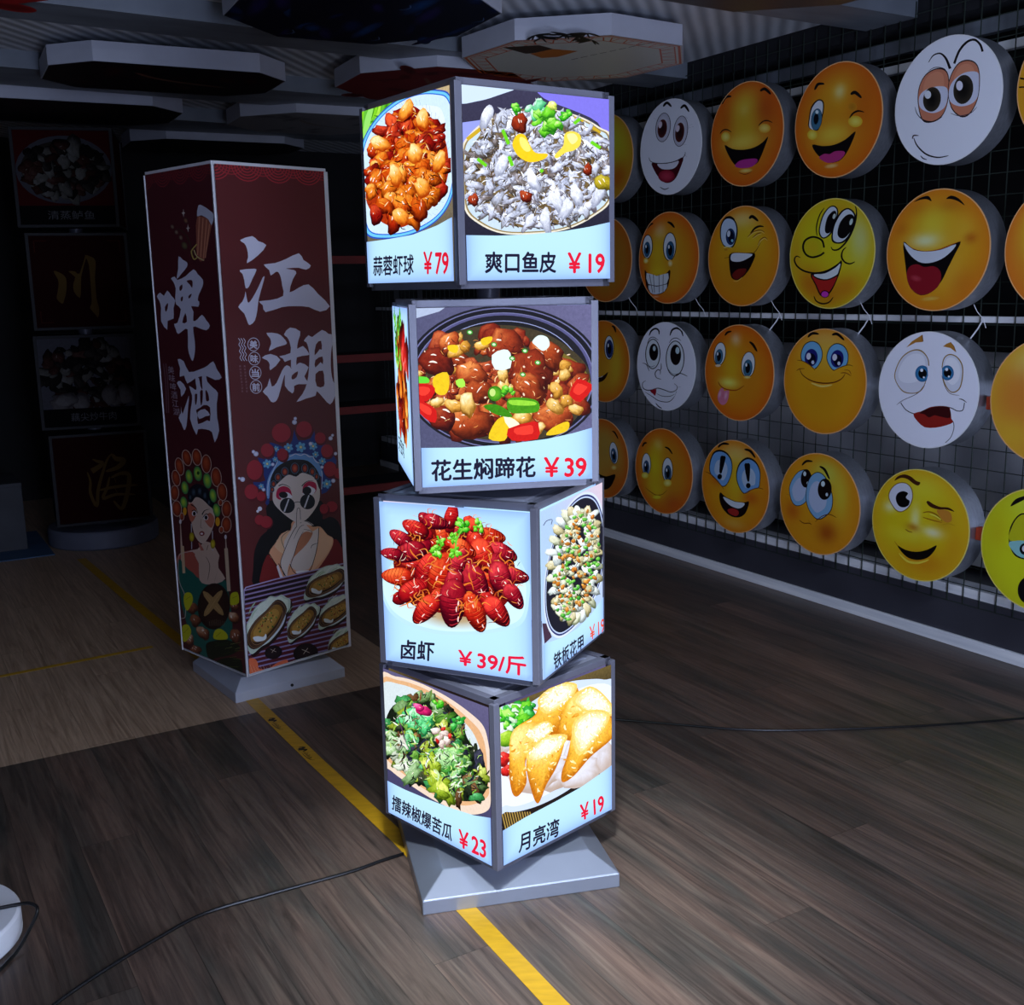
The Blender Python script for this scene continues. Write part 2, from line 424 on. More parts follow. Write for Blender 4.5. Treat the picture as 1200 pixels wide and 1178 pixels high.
# ---------------------------------------------------------------- materials
def floor_material():
    m = bpy.data.materials.new('wood_plank_vinyl'); m.use_nodes = True
    nt = m.node_tree; b = nt.nodes['Principled BSDF']; L = nt.links; N = nt.nodes.new
    tc = N('ShaderNodeTexCoord'); sep = N('ShaderNodeSeparateXYZ'); L.new(tc.outputs['Object'], sep.inputs[0])
    def math_(op, a, b_=None, c=None):
        n = N('ShaderNodeMath'); n.operation = op
        for i, v in enumerate((a, b_, c)):
            if v is None: continue
            if isinstance(v, (int, float)): n.inputs[i].default_value = v
            else: L.new(v, n.inputs[i])
        return n.outputs[0]
    sx, ty = sep.outputs[0], sep.outputs[1]            # object x = along s, y = along t
    PWD = 0.152
    row = math_('FLOOR', math_('DIVIDE', ty, PWD))
    off = math_('FRACT', math_('MULTIPLY', row, 0.371))
    colid = math_('FLOOR', math_('MULTIPLY_ADD', sx, 0.5, off))
    cv = N('ShaderNodeCombineXYZ'); L.new(row, cv.inputs[0]); L.new(colid, cv.inputs[1])
    wn = N('ShaderNodeTexWhiteNoise'); wn.noise_dimensions = '2D'; L.new(cv.outputs[0], wn.inputs['Vector'])
    # grain: noise stretched along the plank, shifted per plank
    g = N('ShaderNodeCombineXYZ')
    L.new(math_('MULTIPLY_ADD', wn.outputs['Value'], 37.0, math_('MULTIPLY', sx, 1.7)), g.inputs[0])
    L.new(math_('MULTIPLY', ty, 36.0), g.inputs[1]); L.new(wn.outputs['Value'], g.inputs[2])
    n1 = N('ShaderNodeTexNoise'); n1.inputs['Scale'].default_value = 1.0; n1.inputs['Detail'].default_value = 8; n1.inputs['Distortion'].default_value = 1.6; n1.inputs['Roughness'].default_value = .65
    L.new(g.outputs[0], n1.inputs['Vector'])
    g2 = N('ShaderNodeCombineXYZ'); L.new(math_('MULTIPLY_ADD', wn.outputs['Value'], 11.0, math_('MULTIPLY', sx, 1.1)), g2.inputs[0]); L.new(math_('MULTIPLY', ty, 8.0), g2.inputs[1])
    n2 = N('ShaderNodeTexNoise'); n2.inputs['Scale'].default_value = 1.0; n2.inputs['Detail'].default_value = 3; n2.inputs['Distortion'].default_value = 0.8
    L.new(g2.outputs[0], n2.inputs['Vector'])
    r1 = N('ShaderNodeValToRGB'); e = r1.color_ramp.elements
    e[0].position = .25; e[0].color = (*lin((72, 68, 65)), 1); e[1].position = .78; e[1].color = (*lin((156, 148, 138)), 1)
    e.new(.5).color = (*lin((122, 112, 106)), 1)
    L.new(n1.outputs['Fac'], r1.inputs['Fac'])
    r2 = N('ShaderNodeValToRGB'); e = r2.color_ramp.elements
    e[0].position = .3; e[0].color = (*lin((150, 156, 150)), 1); e[1].position = .7; e[1].color = (*lin((226, 200, 184)), 1)
    L.new(n2.outputs['Fac'], r2.inputs['Fac'])
    mu = N('ShaderNodeMix'); mu.data_type = 'RGBA'; mu.blend_type = 'MULTIPLY'; mu.inputs[0].default_value = 1.0
    L.new(r1.outputs[0], mu.inputs[6]); L.new(r2.outputs[0], mu.inputs[7])
    # plank to plank tone
    tn = math_('MULTIPLY_ADD', wn.outputs['Value'], 0.28, 0.86)
    sc = N('ShaderNodeVectorMath'); sc.operation = 'SCALE'; L.new(mu.outputs[2], sc.inputs[0]); L.new(tn, sc.inputs['Scale'])
    # pale oak planks in the far bay, left of the shelves
    pale = N('ShaderNodeValToRGB'); e = pale.color_ramp.elements
    e[0].position = .25; e[0].color = (*lin((138, 112, 88)), 1); e[1].position = .75; e[1].color = (*lin((212, 182, 152)), 1)
    L.new(n1.outputs['Fac'], pale.inputs['Fac'])
    sel = math_('MULTIPLY', math_('GREATER_THAN', sx, -1.6), math_('GREATER_THAN', ty, 2.06))
    mx = N('ShaderNodeMix'); mx.data_type = 'RGBA'; L.new(sel, mx.inputs[0]); L.new(sc.outputs[0], mx.inputs[6]); L.new(pale.outputs[0], mx.inputs[7])
    # joints
    fy = math_('FRACT', math_('DIVIDE', ty, PWD)); j1 = math_('LESS_THAN', fy, 0.012)
    fx = math_('FRACT', math_('MULTIPLY_ADD', sx, 0.5, off)); j2 = math_('LESS_THAN', fx, 0.0012)
    jj = math_('MAXIMUM', j1, j2)
    dk = math_('MULTIPLY_ADD', jj, -0.4, 1.0)
    s2 = N('ShaderNodeVectorMath'); s2.operation = 'SCALE'; L.new(mx.outputs[2], s2.inputs[0]); L.new(dk, s2.inputs['Scale'])
    L.new(s2.outputs[0], b.inputs['Base Color'])
    L.new(math_('MULTIPLY_ADD', n1.outputs['Fac'], 0.16, 0.32), b.inputs['Roughness']); b.inputs['Specular IOR Level'].default_value = 0.45
    bp = N('ShaderNodeBump'); bp.inputs['Strength'].default_value = 0.25; bp.inputs['Distance'].default_value = 0.002
    L.new(math_('MULTIPLY_ADD', jj, -0.8, n1.outputs['Fac']), bp.inputs['Height']); L.new(bp.outputs[0], b.inputs['Normal'])
    return m

def ceiling_material():
    m = bpy.data.materials.new('ribbed_ceiling_sheet'); m.use_nodes = True
    nt = m.node_tree; b = nt.nodes['Principled BSDF']; L = nt.links; N = nt.nodes.new
    tc = N('ShaderNodeTexCoord')
    w = N('ShaderNodeTexWave'); w.wave_type = 'BANDS'; w.bands_direction = 'Y'; w.inputs['Scale'].default_value = 4.6
    mp = N('ShaderNodeMapping'); mp.inputs['Rotation'].default_value = (0, 0, math.radians(43))
    w.inputs['Distortion'].default_value = 0.5; w.inputs['Detail'].default_value = 1
    L.new(tc.outputs['Object'], mp.inputs['Vector']); L.new(mp.outputs['Vector'], w.inputs['Vector'])
    r = N('ShaderNodeValToRGB'); r.color_ramp.elements[0].color = (*lin((168, 172, 178)), 1); r.color_ramp.elements[1].color = (*lin((222, 226, 232)), 1)
    L.new(w.outputs['Fac'], r.inputs['Fac']); L.new(r.outputs[0], b.inputs['Base Color'])
    b.inputs['Roughness'].default_value = 0.55
    bp = N('ShaderNodeBump'); bp.inputs['Strength'].default_value = 0.35; bp.inputs['Distance'].default_value = 0.01
    L.new(w.outputs['Fac'], bp.inputs['Height']); L.new(bp.outputs[0], b.inputs['Normal'])
    return m

M_FLOOR = floor_material(); M_CEIL = ceiling_material()
M_BEAM = principled('galvanised_beam', (122, 129, 138), 0.5, 0.15, noise=.25, nscale=3, stretch=(3, 1, 1))
M_BLACK = principled('black_void_wall', (16, 16, 19), 0.8, noise=.2)
M_DARK = principled('dark_kick_board', (62, 62, 70), 0.32, noise=.15, nscale=3)
M_WHITE = principled('white_painted_metal', (236, 238, 242), 0.45, noise=.04)
M_STRIP = principled('aluminium_strip', (236, 240, 246), 0.5, .0, noise=.18, nscale=6, stretch=(.3, 6, 6))
M_BOARD = principled('galvanised_back_board', (226, 228, 232), 0.34, 0.3, noise=.3, nscale=2.5, stretch=(1, 1, .6), bump=.15)
M_FRAME = principled('anodised_light_box_frame', (106, 106, 118), 0.42, 0.15, noise=.06)
M_LID = principled('light_box_lid', (170, 172, 186), 0.35, 0.3, noise=.06)
M_PLATE = principled('grey_powder_coated_base', (150, 156, 168), 0.28, 0.55, noise=.04)
M_PLATE2 = principled('light_grey_column_base', (186, 192, 204), 0.4, 0.1, noise=.04)
M_TRIM = principled('white_aluminium_trim', (226, 228, 234), 0.38, 0.1, noise=.04)
M_DRUM = principled('brushed_aluminium_drum', (160, 164, 172), 0.32, 0.7, noise=.12, nscale=12, stretch=(8, 8, .5))
M_RUBBER = principled('black_cable_rubber', (14, 14, 15), 0.35, noise=.1)
M_YELLOW = principled('yellow_floor_tape', (206, 158, 26), 0.45, noise=.12, nscale=14, stretch=(1, 4, 1))
M_WIRE = principled('dark_green_wire', (52, 62, 56), 0.5, .3, noise=.1)
M_WHITEWIRE = principled('white_flex', (225, 226, 232), 0.5, noise=.05)
M_ORANGE = principled('orange_plastic', (226, 78, 34), 0.45, noise=.1)
M_RED = principled('red_painted_steel', (120, 32, 28), 0.5, noise=.15)
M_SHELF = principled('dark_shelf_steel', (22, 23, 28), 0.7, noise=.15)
M_BLUE = principled('blue_rubber_mat', (66, 98, 132), 0.6, noise=.12)
M_OCT = principled('white_light_box_housing', (188, 192, 204), 0.5, noise=.05)
M_GREY = principled('grey_carton', (58, 60, 66), 0.7, noise=.15)
P_LIT = print_material('backlit_print', emit=1.15, rough=0.6, spec=.06, grain=0.8, gscale=130)
P_FILM = print_material('unlit_print', rough=0.38, spec=.35, grain=0.5, gscale=60)
P_DIM = print_material('shade_darkened_print', rough=0.7, spec=.05, grain=0.5, gscale=60)  # far-left stack only; its ink is darkened in place of shade
M_DRUMSHADED = principled('shaded_base_drum', (96, 100, 114), 0.6, noise=.08)  # white drum, greyed: the dim far corner is put into the colour
P_DISC = print_material('smiley_print', rough=0.4, spec=.3, grain=0.0)

# ---------------------------------------------------------------- setting
def room(o): o.matrix_world = ROOM; return o
room(tag(MB().box(-7.5, 3.6, -.46, 7.5, -.06, 0).build('floor', M_FLOOR), kind='structure'))
room(tag(MB().box(-7.5, 3.6, -.46, 7.5, 2.68, 2.74).build('ceiling', M_CEIL), kind='structure'))
room(tag(MB().box(-7.5, 3.6, -.52, -.46, -.06, 2.74).build('wall_right', M_BLACK), kind='structure'))
room(tag(MB().box(3.6, 3.66, -.52, 7.5, -.06, 2.74).build('wall_back', M_BLACK), kind='structure'))
n = 0
def trim(mb, mat, bevel=0.0):
    global n; n += 1
    return room(tag(mb.build('trim_%d' % n, mat, bevel=bevel), kind='structure'))
for s0, s1, tilt in ((-2.2, -1.93, -.03), (-.80, -.50, -.075), (.50, .98, -.075), (1.75, 2.25, -.075), (-3.6, -3.33, -.03)):
    b = MB(); vs = []
    for z in (2.60, 2.68):
        vs += [(s0 + tilt * (-.25 - 1.5), -.25, z), (s1 + tilt * (-.25 - 1.5), -.25, z), (s1 + tilt * (6 - 1.5), 7.4, z), (s0 + tilt * (6 - 1.5), 7.4, z)]
    b.add(vs, [(0, 3, 2, 1), (4, 5, 6, 7), (0, 1, 5, 4), (1, 2, 6, 5), (2, 3, 7, 6), (3, 0, 4, 7)])
    trim(b, M_BEAM)
trim(MB().box(-7.4, 3.5, -.30, -.03, 2.575, 2.68), M_SHELF)
trim(MB().box(-7.4, 3.5, -.16, -.12, 2.495, 2.555), M_BEAM)                     # header along the wall
trim(MB().box(-7.4, 3.5, -.10, -.06, 2.405, 2.44), M_WHITE, .004)           # high white rail
trim(MB().box(-7.4, 3.5, -.05, -.024, 1.366, 1.392), M_WHITE, .004)         # middle white rail
trim(MB().box(-7.4, 3.5, -.46, -.02, 0, .22), M_DARK)                         # dark plinth under the screen
trim(MB().box(-7.4, 3.5, -.13, -.025, .2205, .262), M_STRIP, .003)             # bright edge on the plinth
trim(MB().box(-7.4, 3.5, -.45, -.42, .2455, 1.22), M_BOARD)                   # galvanised board behind the lower rows
trim(MB().box(-7.4, 3.5, -.018, -.004, 0.0005, .052), M_STRIP, .002)

# ---------------------------------------------------------------- backlit menu pictures
WB, HB, GAP, Z0 = 0.45, 0.4536, 0.0234, 0.1124
TH = (-0.018, 0.3378, -0.6044, -0.1878)
PWID, PHGT = WB - 0.036, HB - 0.036
NAVY, CRIM = (28, 26, 52), (224, 24, 58)
def glow(u, v):
    e = min(u, 1 - u, v, 1 - v); return mix((186, 230, 252), (140, 176, 246), math.exp(-e / .05) * .85)
def face_plane(i, side):
    a = TH[i] + (-math.pi / 4 if side == 'L' else math.pi / 4)
    M = Matrix.Translation((0, 0, Z0 + i * (HB + GAP) + HB / 2)) @ Matrix.Rotation(a, 4, 'Z') @ Matrix.Translation((0, -WB / 2 - .001, 0))
    return M
SAUCE = [((50, 4, 4), (176, 36, 8), (255, 150, 40)), ((70, 10, 2), (206, 74, 10), (255, 176, 60)), ((44, 2, 6), (146, 16, 10), (240, 96, 50)), ((90, 24, 2), (226, 112, 20), (255, 206, 110)), ((36, 4, 4), (110, 14, 8), (220, 70, 40))]
GREEN = [((20, 90, 14), (60, 190, 30), (190, 255, 120)), ((30, 110, 20), (110, 214, 40), (220, 255, 170)), ((10, 80, 30), (40, 160, 50), (150, 250, 150))]

def art_fried(A, rng):                                             # bottom box, left: stir-fried bitter melon
    A.field(lambda u, v: mix((58, 56, 92), (96, 92, 130), v), tex=.2)
    A.set(420, 770, 3.681)
    A.poly([(90, 92), (160, 84), (260, 110), (380, 170), (480, 240), (540, 300), (562, 380), (572, 470), (572, 600), (560, 660), (500, 680), (430, 665), (330, 620), (220, 550), (140, 490), (90, 430)], (236, 214, 196), 5, .15)
    A.poly([(96, 110), (170, 100), (270, 130), (380, 190), (470, 262), (530, 330), (552, 420), (556, 520), (560, 600), (480, 640), (400, 628), (300, 580), (200, 510), (120, 440), (96, 400)], (226, 176, 130), 5, .2)
    A.poly([(96, 130), (180, 118), (290, 160), (400, 230), (490, 320), (530, 420), (540, 520), (520, 590), (440, 610), (340, 560), (230, 500), (130, 420), (96, 380)], (214, 226, 232), 5, .15)
    out = [(112, 300), (150, 210), (250, 170), (320, 165), (440, 260), (470, 350), (535, 440), (560, 540), (520, 612), (430, 618), (330, 560), (240, 530), (150, 450), (116, 400)]
    A.poly(out, (22, 30, 20), 4, .8)
    dk = [((8, 12, 10), (34, 44, 30), (80, 92, 60)), ((14, 18, 26), (40, 42, 60), (96, 96, 120)), ((30, 16, 10), (92, 60, 36), (170, 130, 80))]
    gr = [((16, 50, 12), (72, 130, 40), (170, 220, 110)), ((20, 60, 30), (60, 150, 80), (160, 240, 180)), ((50, 70, 10), (150, 170, 50), (230, 240, 140)), ((30, 50, 20), (110, 150, 90), (200, 230, 190))]
    A.pile(out, 120, (14, 30), dk + gr, rng, (1, 2.2), .3, .9, rough=.3)
    A.pile([(116, 330), (160, 340), (250, 470), (240, 520), (150, 440)], 22, (14, 26), [((120, 130, 110), (214, 226, 206), (255, 255, 250)), ((60, 90, 50), (150, 190, 130), (230, 250, 220))], rng, (1, 1.8), .3, .6, rough=.3)
    A.pile([(310, 400), (420, 400), (450, 500), (380, 540), (310, 470)], 18, (18, 34), [((20, 70, 20), (76, 160, 60), (200, 250, 170)), ((60, 120, 60), (160, 214, 140), (240, 255, 230))], rng, (1, 1.5), .3, 1, rough=.35)
    A.pile([(200, 240), (310, 240), (300, 310), (200, 300)], 12, (16, 28), [((20, 110, 60), (90, 214, 130), (210, 255, 220))], rng, (1, 1.5), .3, .8, rough=.35)
    A.pile([(270, 420), (300, 400), (360, 520), (430, 620), (360, 590), (300, 500)], 14, (16, 26), [((60, 80, 10), (150, 180, 40), (240, 250, 130))], rng, (1.4, 2.4), .4, .7, (.9, .3), .25)
    for k in range(190):
        x, y = rng.uniform(115, 550), rng.uniform(170, 610)
        if ((x - 330) * .69 - (y - 400) * .72) ** 2 / 150 ** 2 + ((x - 330) * .72 + (y - 400) * .69) ** 2 / 250 ** 2 > .85: continue
        a = rng.uniform(0, 6.28); L = rng.uniform(8, 26); A.line([(x, y), (x + L * math.cos(a), y + L * math.sin(a)), (x + 2 * L * math.cos(a + .4), y + 2 * L * math.sin(a + .4))], rng.uniform(3, 10), rng.choice([(20, 26, 18), (60, 110, 40), (150, 190, 70), (200, 230, 170), (90, 170, 110), (40, 60, 40), (120, 90, 60), (230, 240, 226), (30, 34, 54)]), 3, 1, tex=.5)
    A.speck(out, 260, (5, 15), [(14, 18, 12), (8, 10, 16), (30, 44, 20), (190, 230, 120), (120, 180, 60), (236, 246, 226), (90, 60, 40)], rng, (.15, .5))
    A.lump(285, 232, 24, 1.3, .3, ((120, 10, 60), (214, 36, 110), (255, 120, 190)), rng); A.lump(262, 218, 16, 1.4, .2, ((120, 10, 60), (220, 40, 120), (255, 140, 200)), rng)
    for x, y in ((335, 320), (372, 330), (350, 350), (385, 360), (362, 375)): A.lump(x, y, 15, 1.4, rng.uniform(0, 3), ((150, 120, 110), (240, 226, 220), (255, 255, 250)), rng)
    for x, y in ((345, 362), (398, 340), (368, 310)): A.lump(x, y, 8, 1.6, rng.uniform(0, 3), ((120, 10, 10), (220, 40, 30), (255, 120, 100)), rng)
    A.leaf(430, 285, 34, GREEN[2], rng); A.leaf(340, 205, 28, GREEN[0], rng, 6)
    A.line([(268, 190), (272, 150)], 5, (150, 60, 40)); A.line([(310, 190), (318, 140)], 6, (110, 140, 60)); A.line([(180, 330), (220, 400)], 5, (230, 214, 214)); A.line([(170, 250), (210, 370)], 5, (90, 60, 90))
    A.band([(118, 528), (200, 570), (300, 612), (400, 650), (500, 682), (576, 694)], glow)
    A.text('擂辣椒爆苦瓜', (147, 655), (405, 795), (150, 592), NAVY, .02)
    A.text('￥23', (436, 816), (552, 868), (436, 742), CRIM, .03)

def art_pastry(A, rng):                                            # bottom box, right: golden fried dumplings
    A.field(lambda u, v: mix((34, 26, 24), (150, 130, 70), max(0, (v - .7) * 2)), tex=.5)
    A.set(420, 770, 3.681)
    for k in range(12): A.line([(618 + k * 11, 668), (618 + k * 11 + 22, 760)], 5, (170, 140, 70), 0, 0)
    A.poly([(606, 232), (700, 220), (800, 160), (900, 110), (1000, 96), (1060, 98), (1110, 118), (1112, 350), (1080, 440), (980, 520), (880, 590), (780, 640), (700, 664), (640, 668), (606, 640)], (206, 222, 250), 5, .05)
    A.poly([(606, 250), (720, 236), (1000, 120), (1108, 150), (1108, 330), (1050, 430), (940, 510), (820, 590), (700, 640), (640, 640), (606, 610)], (232, 238, 255), 5, .05)
    A.pile([(640, 290), (760, 300), (860, 420), (1060, 360), (1090, 380), (960, 500), (820, 600), (700, 560)], 8, (40, 60), [((190, 170, 160), (226, 226, 240), (240, 244, 255))], rng, (1.6, 2), 0, .1)
    A.pile([(608, 250), (740, 190), (756, 230), (700, 290), (640, 330)], 26, (12, 24), GREEN + [((120, 160, 110), (214, 236, 210), (250, 255, 250))], rng, (1, 2), .3, .4, rough=.3)
    A.lump(634, 350, 34, 1.1, .4, ((70, 120, 20), (150, 200, 40), (220, 250, 120)), rng)
    for x, y, r in ((624, 440, 30), (640, 490, 26)): A.lump(x, y, r, 1.1, .6, ((120, 10, 10), (224, 40, 36), (255, 150, 130)), rng, 1)
    crust = ((196, 110, 14), (246, 178, 40), (255, 228, 130))
    pale = ((214, 150, 40), (250, 222, 120), (255, 248, 214))
    def dumpling(pts, top):
        cx, cy = sum(p[0] for p in pts) / len(pts), sum(p[1] for p in pts) / len(pts)
        A.form(pts, ((196, 112, 16), (246, 186, 60), (255, 234, 150)), rng, .55, 6, .05)
        A.speck([(cx + (x - cx) * .9, cy + (y - cy) * .9) for x, y in pts], 46, (4, 13), [(255, 232, 150), (226, 150, 36), (255, 244, 190), (236, 170, 60)], rng, (.4, .8), .4)
        ux, uy = sum(p[0] for p in top) / len(top), sum(p[1] for p in top) / len(top)
        for k, cc in ((1.25, (250, 210, 110)), (1.08, (253, 226, 150)), (.9, (254, 240, 196)), (.66, (255, 250, 232))): A.poly([(ux + (x - ux) * k, uy + (y - uy) * k) for x, y in top], cc, 5, .45)
        A.speck([(ux + (x - ux) * 1.15, uy + (y - uy) * 1.15) for x, y in top], 90, (3, 9), [(255, 255, 250), (255, 246, 214), (250, 226, 160), (255, 255, 255)], rng, (.5, 1.0), .3)
    dumpling([(690, 300), (760, 250), (790, 170), (860, 118), (930, 120), (950, 170), (900, 240), (870, 330), (780, 330)], [(790, 180), (860, 126), (925, 128), (900, 180), (820, 230)])
    dumpling([(860, 330), (880, 240), (930, 160), (1000, 134), (1060, 170), (1100, 240), (1090, 300), (1000, 300), (920, 360)], [(940, 190), (1000, 140), (1060, 180), (1090, 240), (1000, 230)])
    dumpling([(650, 440), (656, 340), (700, 290), (790, 280), (830, 320), (760, 380), (720, 450), (724, 540), (690, 598), (664, 590), (650, 520)], [(730, 330), (800, 285), (826, 315), (770, 360)])
    dumpling([(722, 450), (760, 380), (830, 340), (886, 340), (880, 400), (850, 480), (810, 550), (772, 632), (740, 560)], [(740, 420), (800, 355), (880, 348), (850, 400), (770, 440)])
    dumpling([(874, 500), (900, 420), (930, 300), (990, 236), (1060, 240), (1104, 290), (1092, 350), (1000, 430), (930, 510), (880, 540)], [(935, 300), (990, 245), (1060, 250), (1050, 300), (960, 400)])
    for k in range(7): A.line([(1000 + k * 12, 360 - k * 8), (1010 + k * 12, 410 - k * 8)], 5, (206, 130, 30), 0)
    A.band([(620, 750), (720, 690), (850, 622), (960, 560), (1060, 490), (1110, 452)], glow)
    A.text('月亮湾', (690, 846), (862, 770), (692, 765), NAVY, .022)
    A.text('￥19', (958, 708), (1058, 660), (954, 640), CRIM, .03)

def crayfish(A, x, y, L, a, rng):
    """one boiled crayfish: rounded ringed body and a few orange legs"""
    L *= 1.3; x += (430 - x) * .06; y += (400 - y) * .06; ca, sa = math.cos(a), math.sin(a)
    P = lambda u, v: (x + ca * u - sa * v, y + sa * u + ca * v)
    red = rng.choice([((54, 2, 10), (166, 12, 22), (244, 70, 56)), ((44, 0, 14), (138, 8, 30), (226, 60, 70)), ((80, 6, 4), (190, 30, 16), (255, 120, 60)), ((64, 2, 8), (176, 18, 20), (250, 84, 54))])
    W = L * .31
    for sgn in (1, -1):
        for k in range(2):
            u = -L * (.15 + .2 * k); A.line([P(u, sgn * W * .7), P(u - L * .06, sgn * W * 1.25), P(u + L * .1, sgn * W * rng.uniform(1.4, 1.7))], L * .045, rng.choice([(226, 120, 40), (240, 150, 60), (180, 70, 24)]), 4, 3)
    A.lump(*P(-L * .42, 0), W * .72, 1.2, a, red, rng, .7, tex=.5, rough=.1)
    ring = [P(L * .62 * math.cos(t) * (1 if math.cos(t) > 0 else .8), W * math.sin(t) * (1 - .12 * math.cos(t))) for t in [2 * math.pi * i / 22 for i in range(22)]]
    A.shade(ring, P(0, 0), red, rng, .5, jit=.08, lit=rng.uniform(.85, 1.15))
    for k in range(6):
        u = L * (-.08 + k * .115); w = W * math.sqrt(max(.05, 1 - (u / (L * .62)) ** 2)) * .96
        A.line([P(u - L * .03, -w), P(u + L * .035, 0), P(u - L * .03, w)], L * .014, mix(red[0], red[1], .35), 4, 0, tex=.3)
        A.line([P(u + L * .0, -w * .8), P(u + L * .06, -w * .1), P(u + L * .05, w * .3)], L * .018, mix(red[1], red[2], .6), 4, 1)
    for k in range(3):
        u, v = rng.uniform(-.3, .4) * L, rng.uniform(-.5, .2) * W; A.line([P(u, v), P(u + L * .07, v + W * .03), P(u + L * .13, v)], L * rng.uniform(.02, .04), (255, 214, 206), 3, 1)

def art_crayfish(A, rng):                                          # second box, left
    A.field(glow)
    A.set(420, 560, 3.75)
    A.poly([(112, 430), (120, 560), (200, 640), (330, 684), (480, 690), (620, 676), (720, 640), (750, 540), (740, 420), (600, 240), (300, 240)], (186, 226, 248), 5)
    A.poly([(118, 430), (130, 552), (210, 626), (340, 668), (480, 676), (610, 660), (708, 622), (736, 530), (720, 420), (600, 260), (300, 260)], (205, 240, 252), 5)
    A.ell(430, 590, 200, 80, (170, 120, 60), .05, edge=(205, 236, 246))
    body = [(120, 320), (190, 200), (300, 150), (430, 140), (540, 190), (640, 250), (710, 330), (745, 440), (700, 560), (640, 620), (540, 650), (420, 640), (300, 620), (190, 540), (130, 450)]
    A.poly([(160, 330), (250, 220), (430, 180), (620, 270), (690, 400), (660, 540), (540, 610), (400, 600), (240, 560), (170, 450)], (110, 14, 14), 5, .6)
    spots = [(410, 160, 80, -1.4), (330, 178, 84, .3), (250, 215, 90, .5), (590, 245, 90, .2), (180, 260, 80, .6), (640, 320, 100, .4), (220, 320, 110, -.3), (140, 330, 70, .2), (520, 200, 70, .8), (700, 430, 90, .2), (170, 435, 100, .1), (300, 390, 110, 2.2), (230, 500, 110, 2.6), (560, 330, 120, 1.1), (360, 430, 130, 1.9), (460, 300, 90, .5), (640, 440, 120, 1.3), (520, 460, 140, 1.15), (700, 520, 90, 1.0), (300, 580, 110, 2.3), (440, 380, 90, 2.0), (620, 590, 110, .9), (420, 545, 150, 1.62), (525, 605, 110, 1.2)]
    for k in range(16): t = k * .4; crayfish(A, 430 + 190 * math.cos(t), 380 + 150 * math.sin(t), 80, t, rng)
    for x, y, L, a in spots: crayfish(A, x, y, L, a + math.pi if abs(math.cos(a)) > .8 and x < 300 else a, rng)
    for k in range(16):
        x, y = rng.uniform(220, 640), rng.uniform(300, 560); A.line([(x, y), (x + rng.uniform(-30, 30), y + 20), (x + rng.uniform(-60, 60), y + 46)], 6, (226, 120, 44), 4, 1)
    A.speck(body, 200, (6, 20), [(90, 6, 10), (60, 4, 8), (250, 150, 90), (226, 70, 40), (255, 214, 190), (240, 140, 60)], rng, (.08, .2))
    for x, y, r in ((345, 318, 34), (425, 325, 30), (465, 215, 38), (530, 212, 30), (425, 265, 26), (370, 280, 22)): A.leaf(x, y, r, rng.choice(GREEN[:2]), rng, 7)
    A.line([(470, 215), (440, 262), (430, 320)], 7, (120, 200, 60), 4, 0); A.line([(352, 252), (372, 300)], 8, (90, 190, 40), 0, 0)
    A.text('卤虾', (187, 795), (330, 806), (190, 712), NAVY, .022)
    A.text('￥39/斤', (440, 828), (735, 872), (440, 748), (222, 26, 62), .028)

def art_clams(A, rng):                                             # second box, right
    A.field(lambda u, v: mix((176, 204, 246), (226, 200, 214), max(0, u + v - 1.1)), tex=.1)
    A.set(420, 560, 3.75)
    A.poly([(808, 640), (830, 640), (850, 700), (818, 730)], (70, 50, 70), 0)
    o = [(815, 560), (820, 430), (850, 290), (900, 160), (950, 90), (1000, 62), (1045, 80), (1075, 150), (1086, 250), (1080, 380), (1060, 480), (1010, 580), (950, 660), (890, 704), (850, 690), (826, 640)]
    cx, cy = 945, 390
    A.poly(o, (214, 226, 248), 5)
    for k, c in ((.965, (42, 50, 110)), (.94, (190, 208, 244)), (.92, (30, 30, 44))): A.poly([(cx + (x - cx) * k, cy + (y - cy) * k) for x, y in o], c, 5, .2)
    inner = [(cx + 6 + (x - cx) * .74, cy + (y - cy) * .76) for x, y in o]
    sh = [((110, 120, 90), (222, 226, 200), (255, 255, 246)), ((90, 90, 60), (206, 196, 150), (252, 246, 220)), ((120, 130, 130), (230, 240, 240), (255, 255, 255))]
    for k in range(26):
        a = 2 * math.pi * k / 26; A.lump(cx + 96 * math.cos(a) + 4, cy + 232 * math.sin(a) - 4, 19, 1.8, a * 1.0 + .2 * math.sin(a), sh[k % 3], rng, .5, tex=.3)
    A.pile(inner, 90, (9, 16), sh, rng, (1.3, 2.4), .4, .5)
    A.speck(inner, 150, (5, 13), [(30, 26, 24), (50, 40, 30), (255, 255, 250), (20, 20, 26)], rng, (.2, .5))
    A.pile(inner, 130, (5, 9), [((120, 60, 10), (214, 130, 40), (250, 200, 110)), ((20, 90, 20), (70, 170, 50), (190, 250, 150)), ((30, 110, 30), (110, 200, 70), (210, 255, 170)), ((120, 70, 10), (190, 120, 40), (240, 190, 110))], rng, (1, 1.8), .1, .4)
    A.line([(812, 210), (826, 190), (850, 184), (846, 205)], 3, (60, 60, 80), 4, 0)
    A.band([(818, 728), (900, 700), (960, 660), (1020, 600), (1084, 508)], glow)
    A.text('铁板花甲', (856, 848), (986, 754), (854, 775), NAVY, .022)
    A.text('￥19', (1014, 716), (1078, 672), (1012, 656), (232, 84, 60), .02)

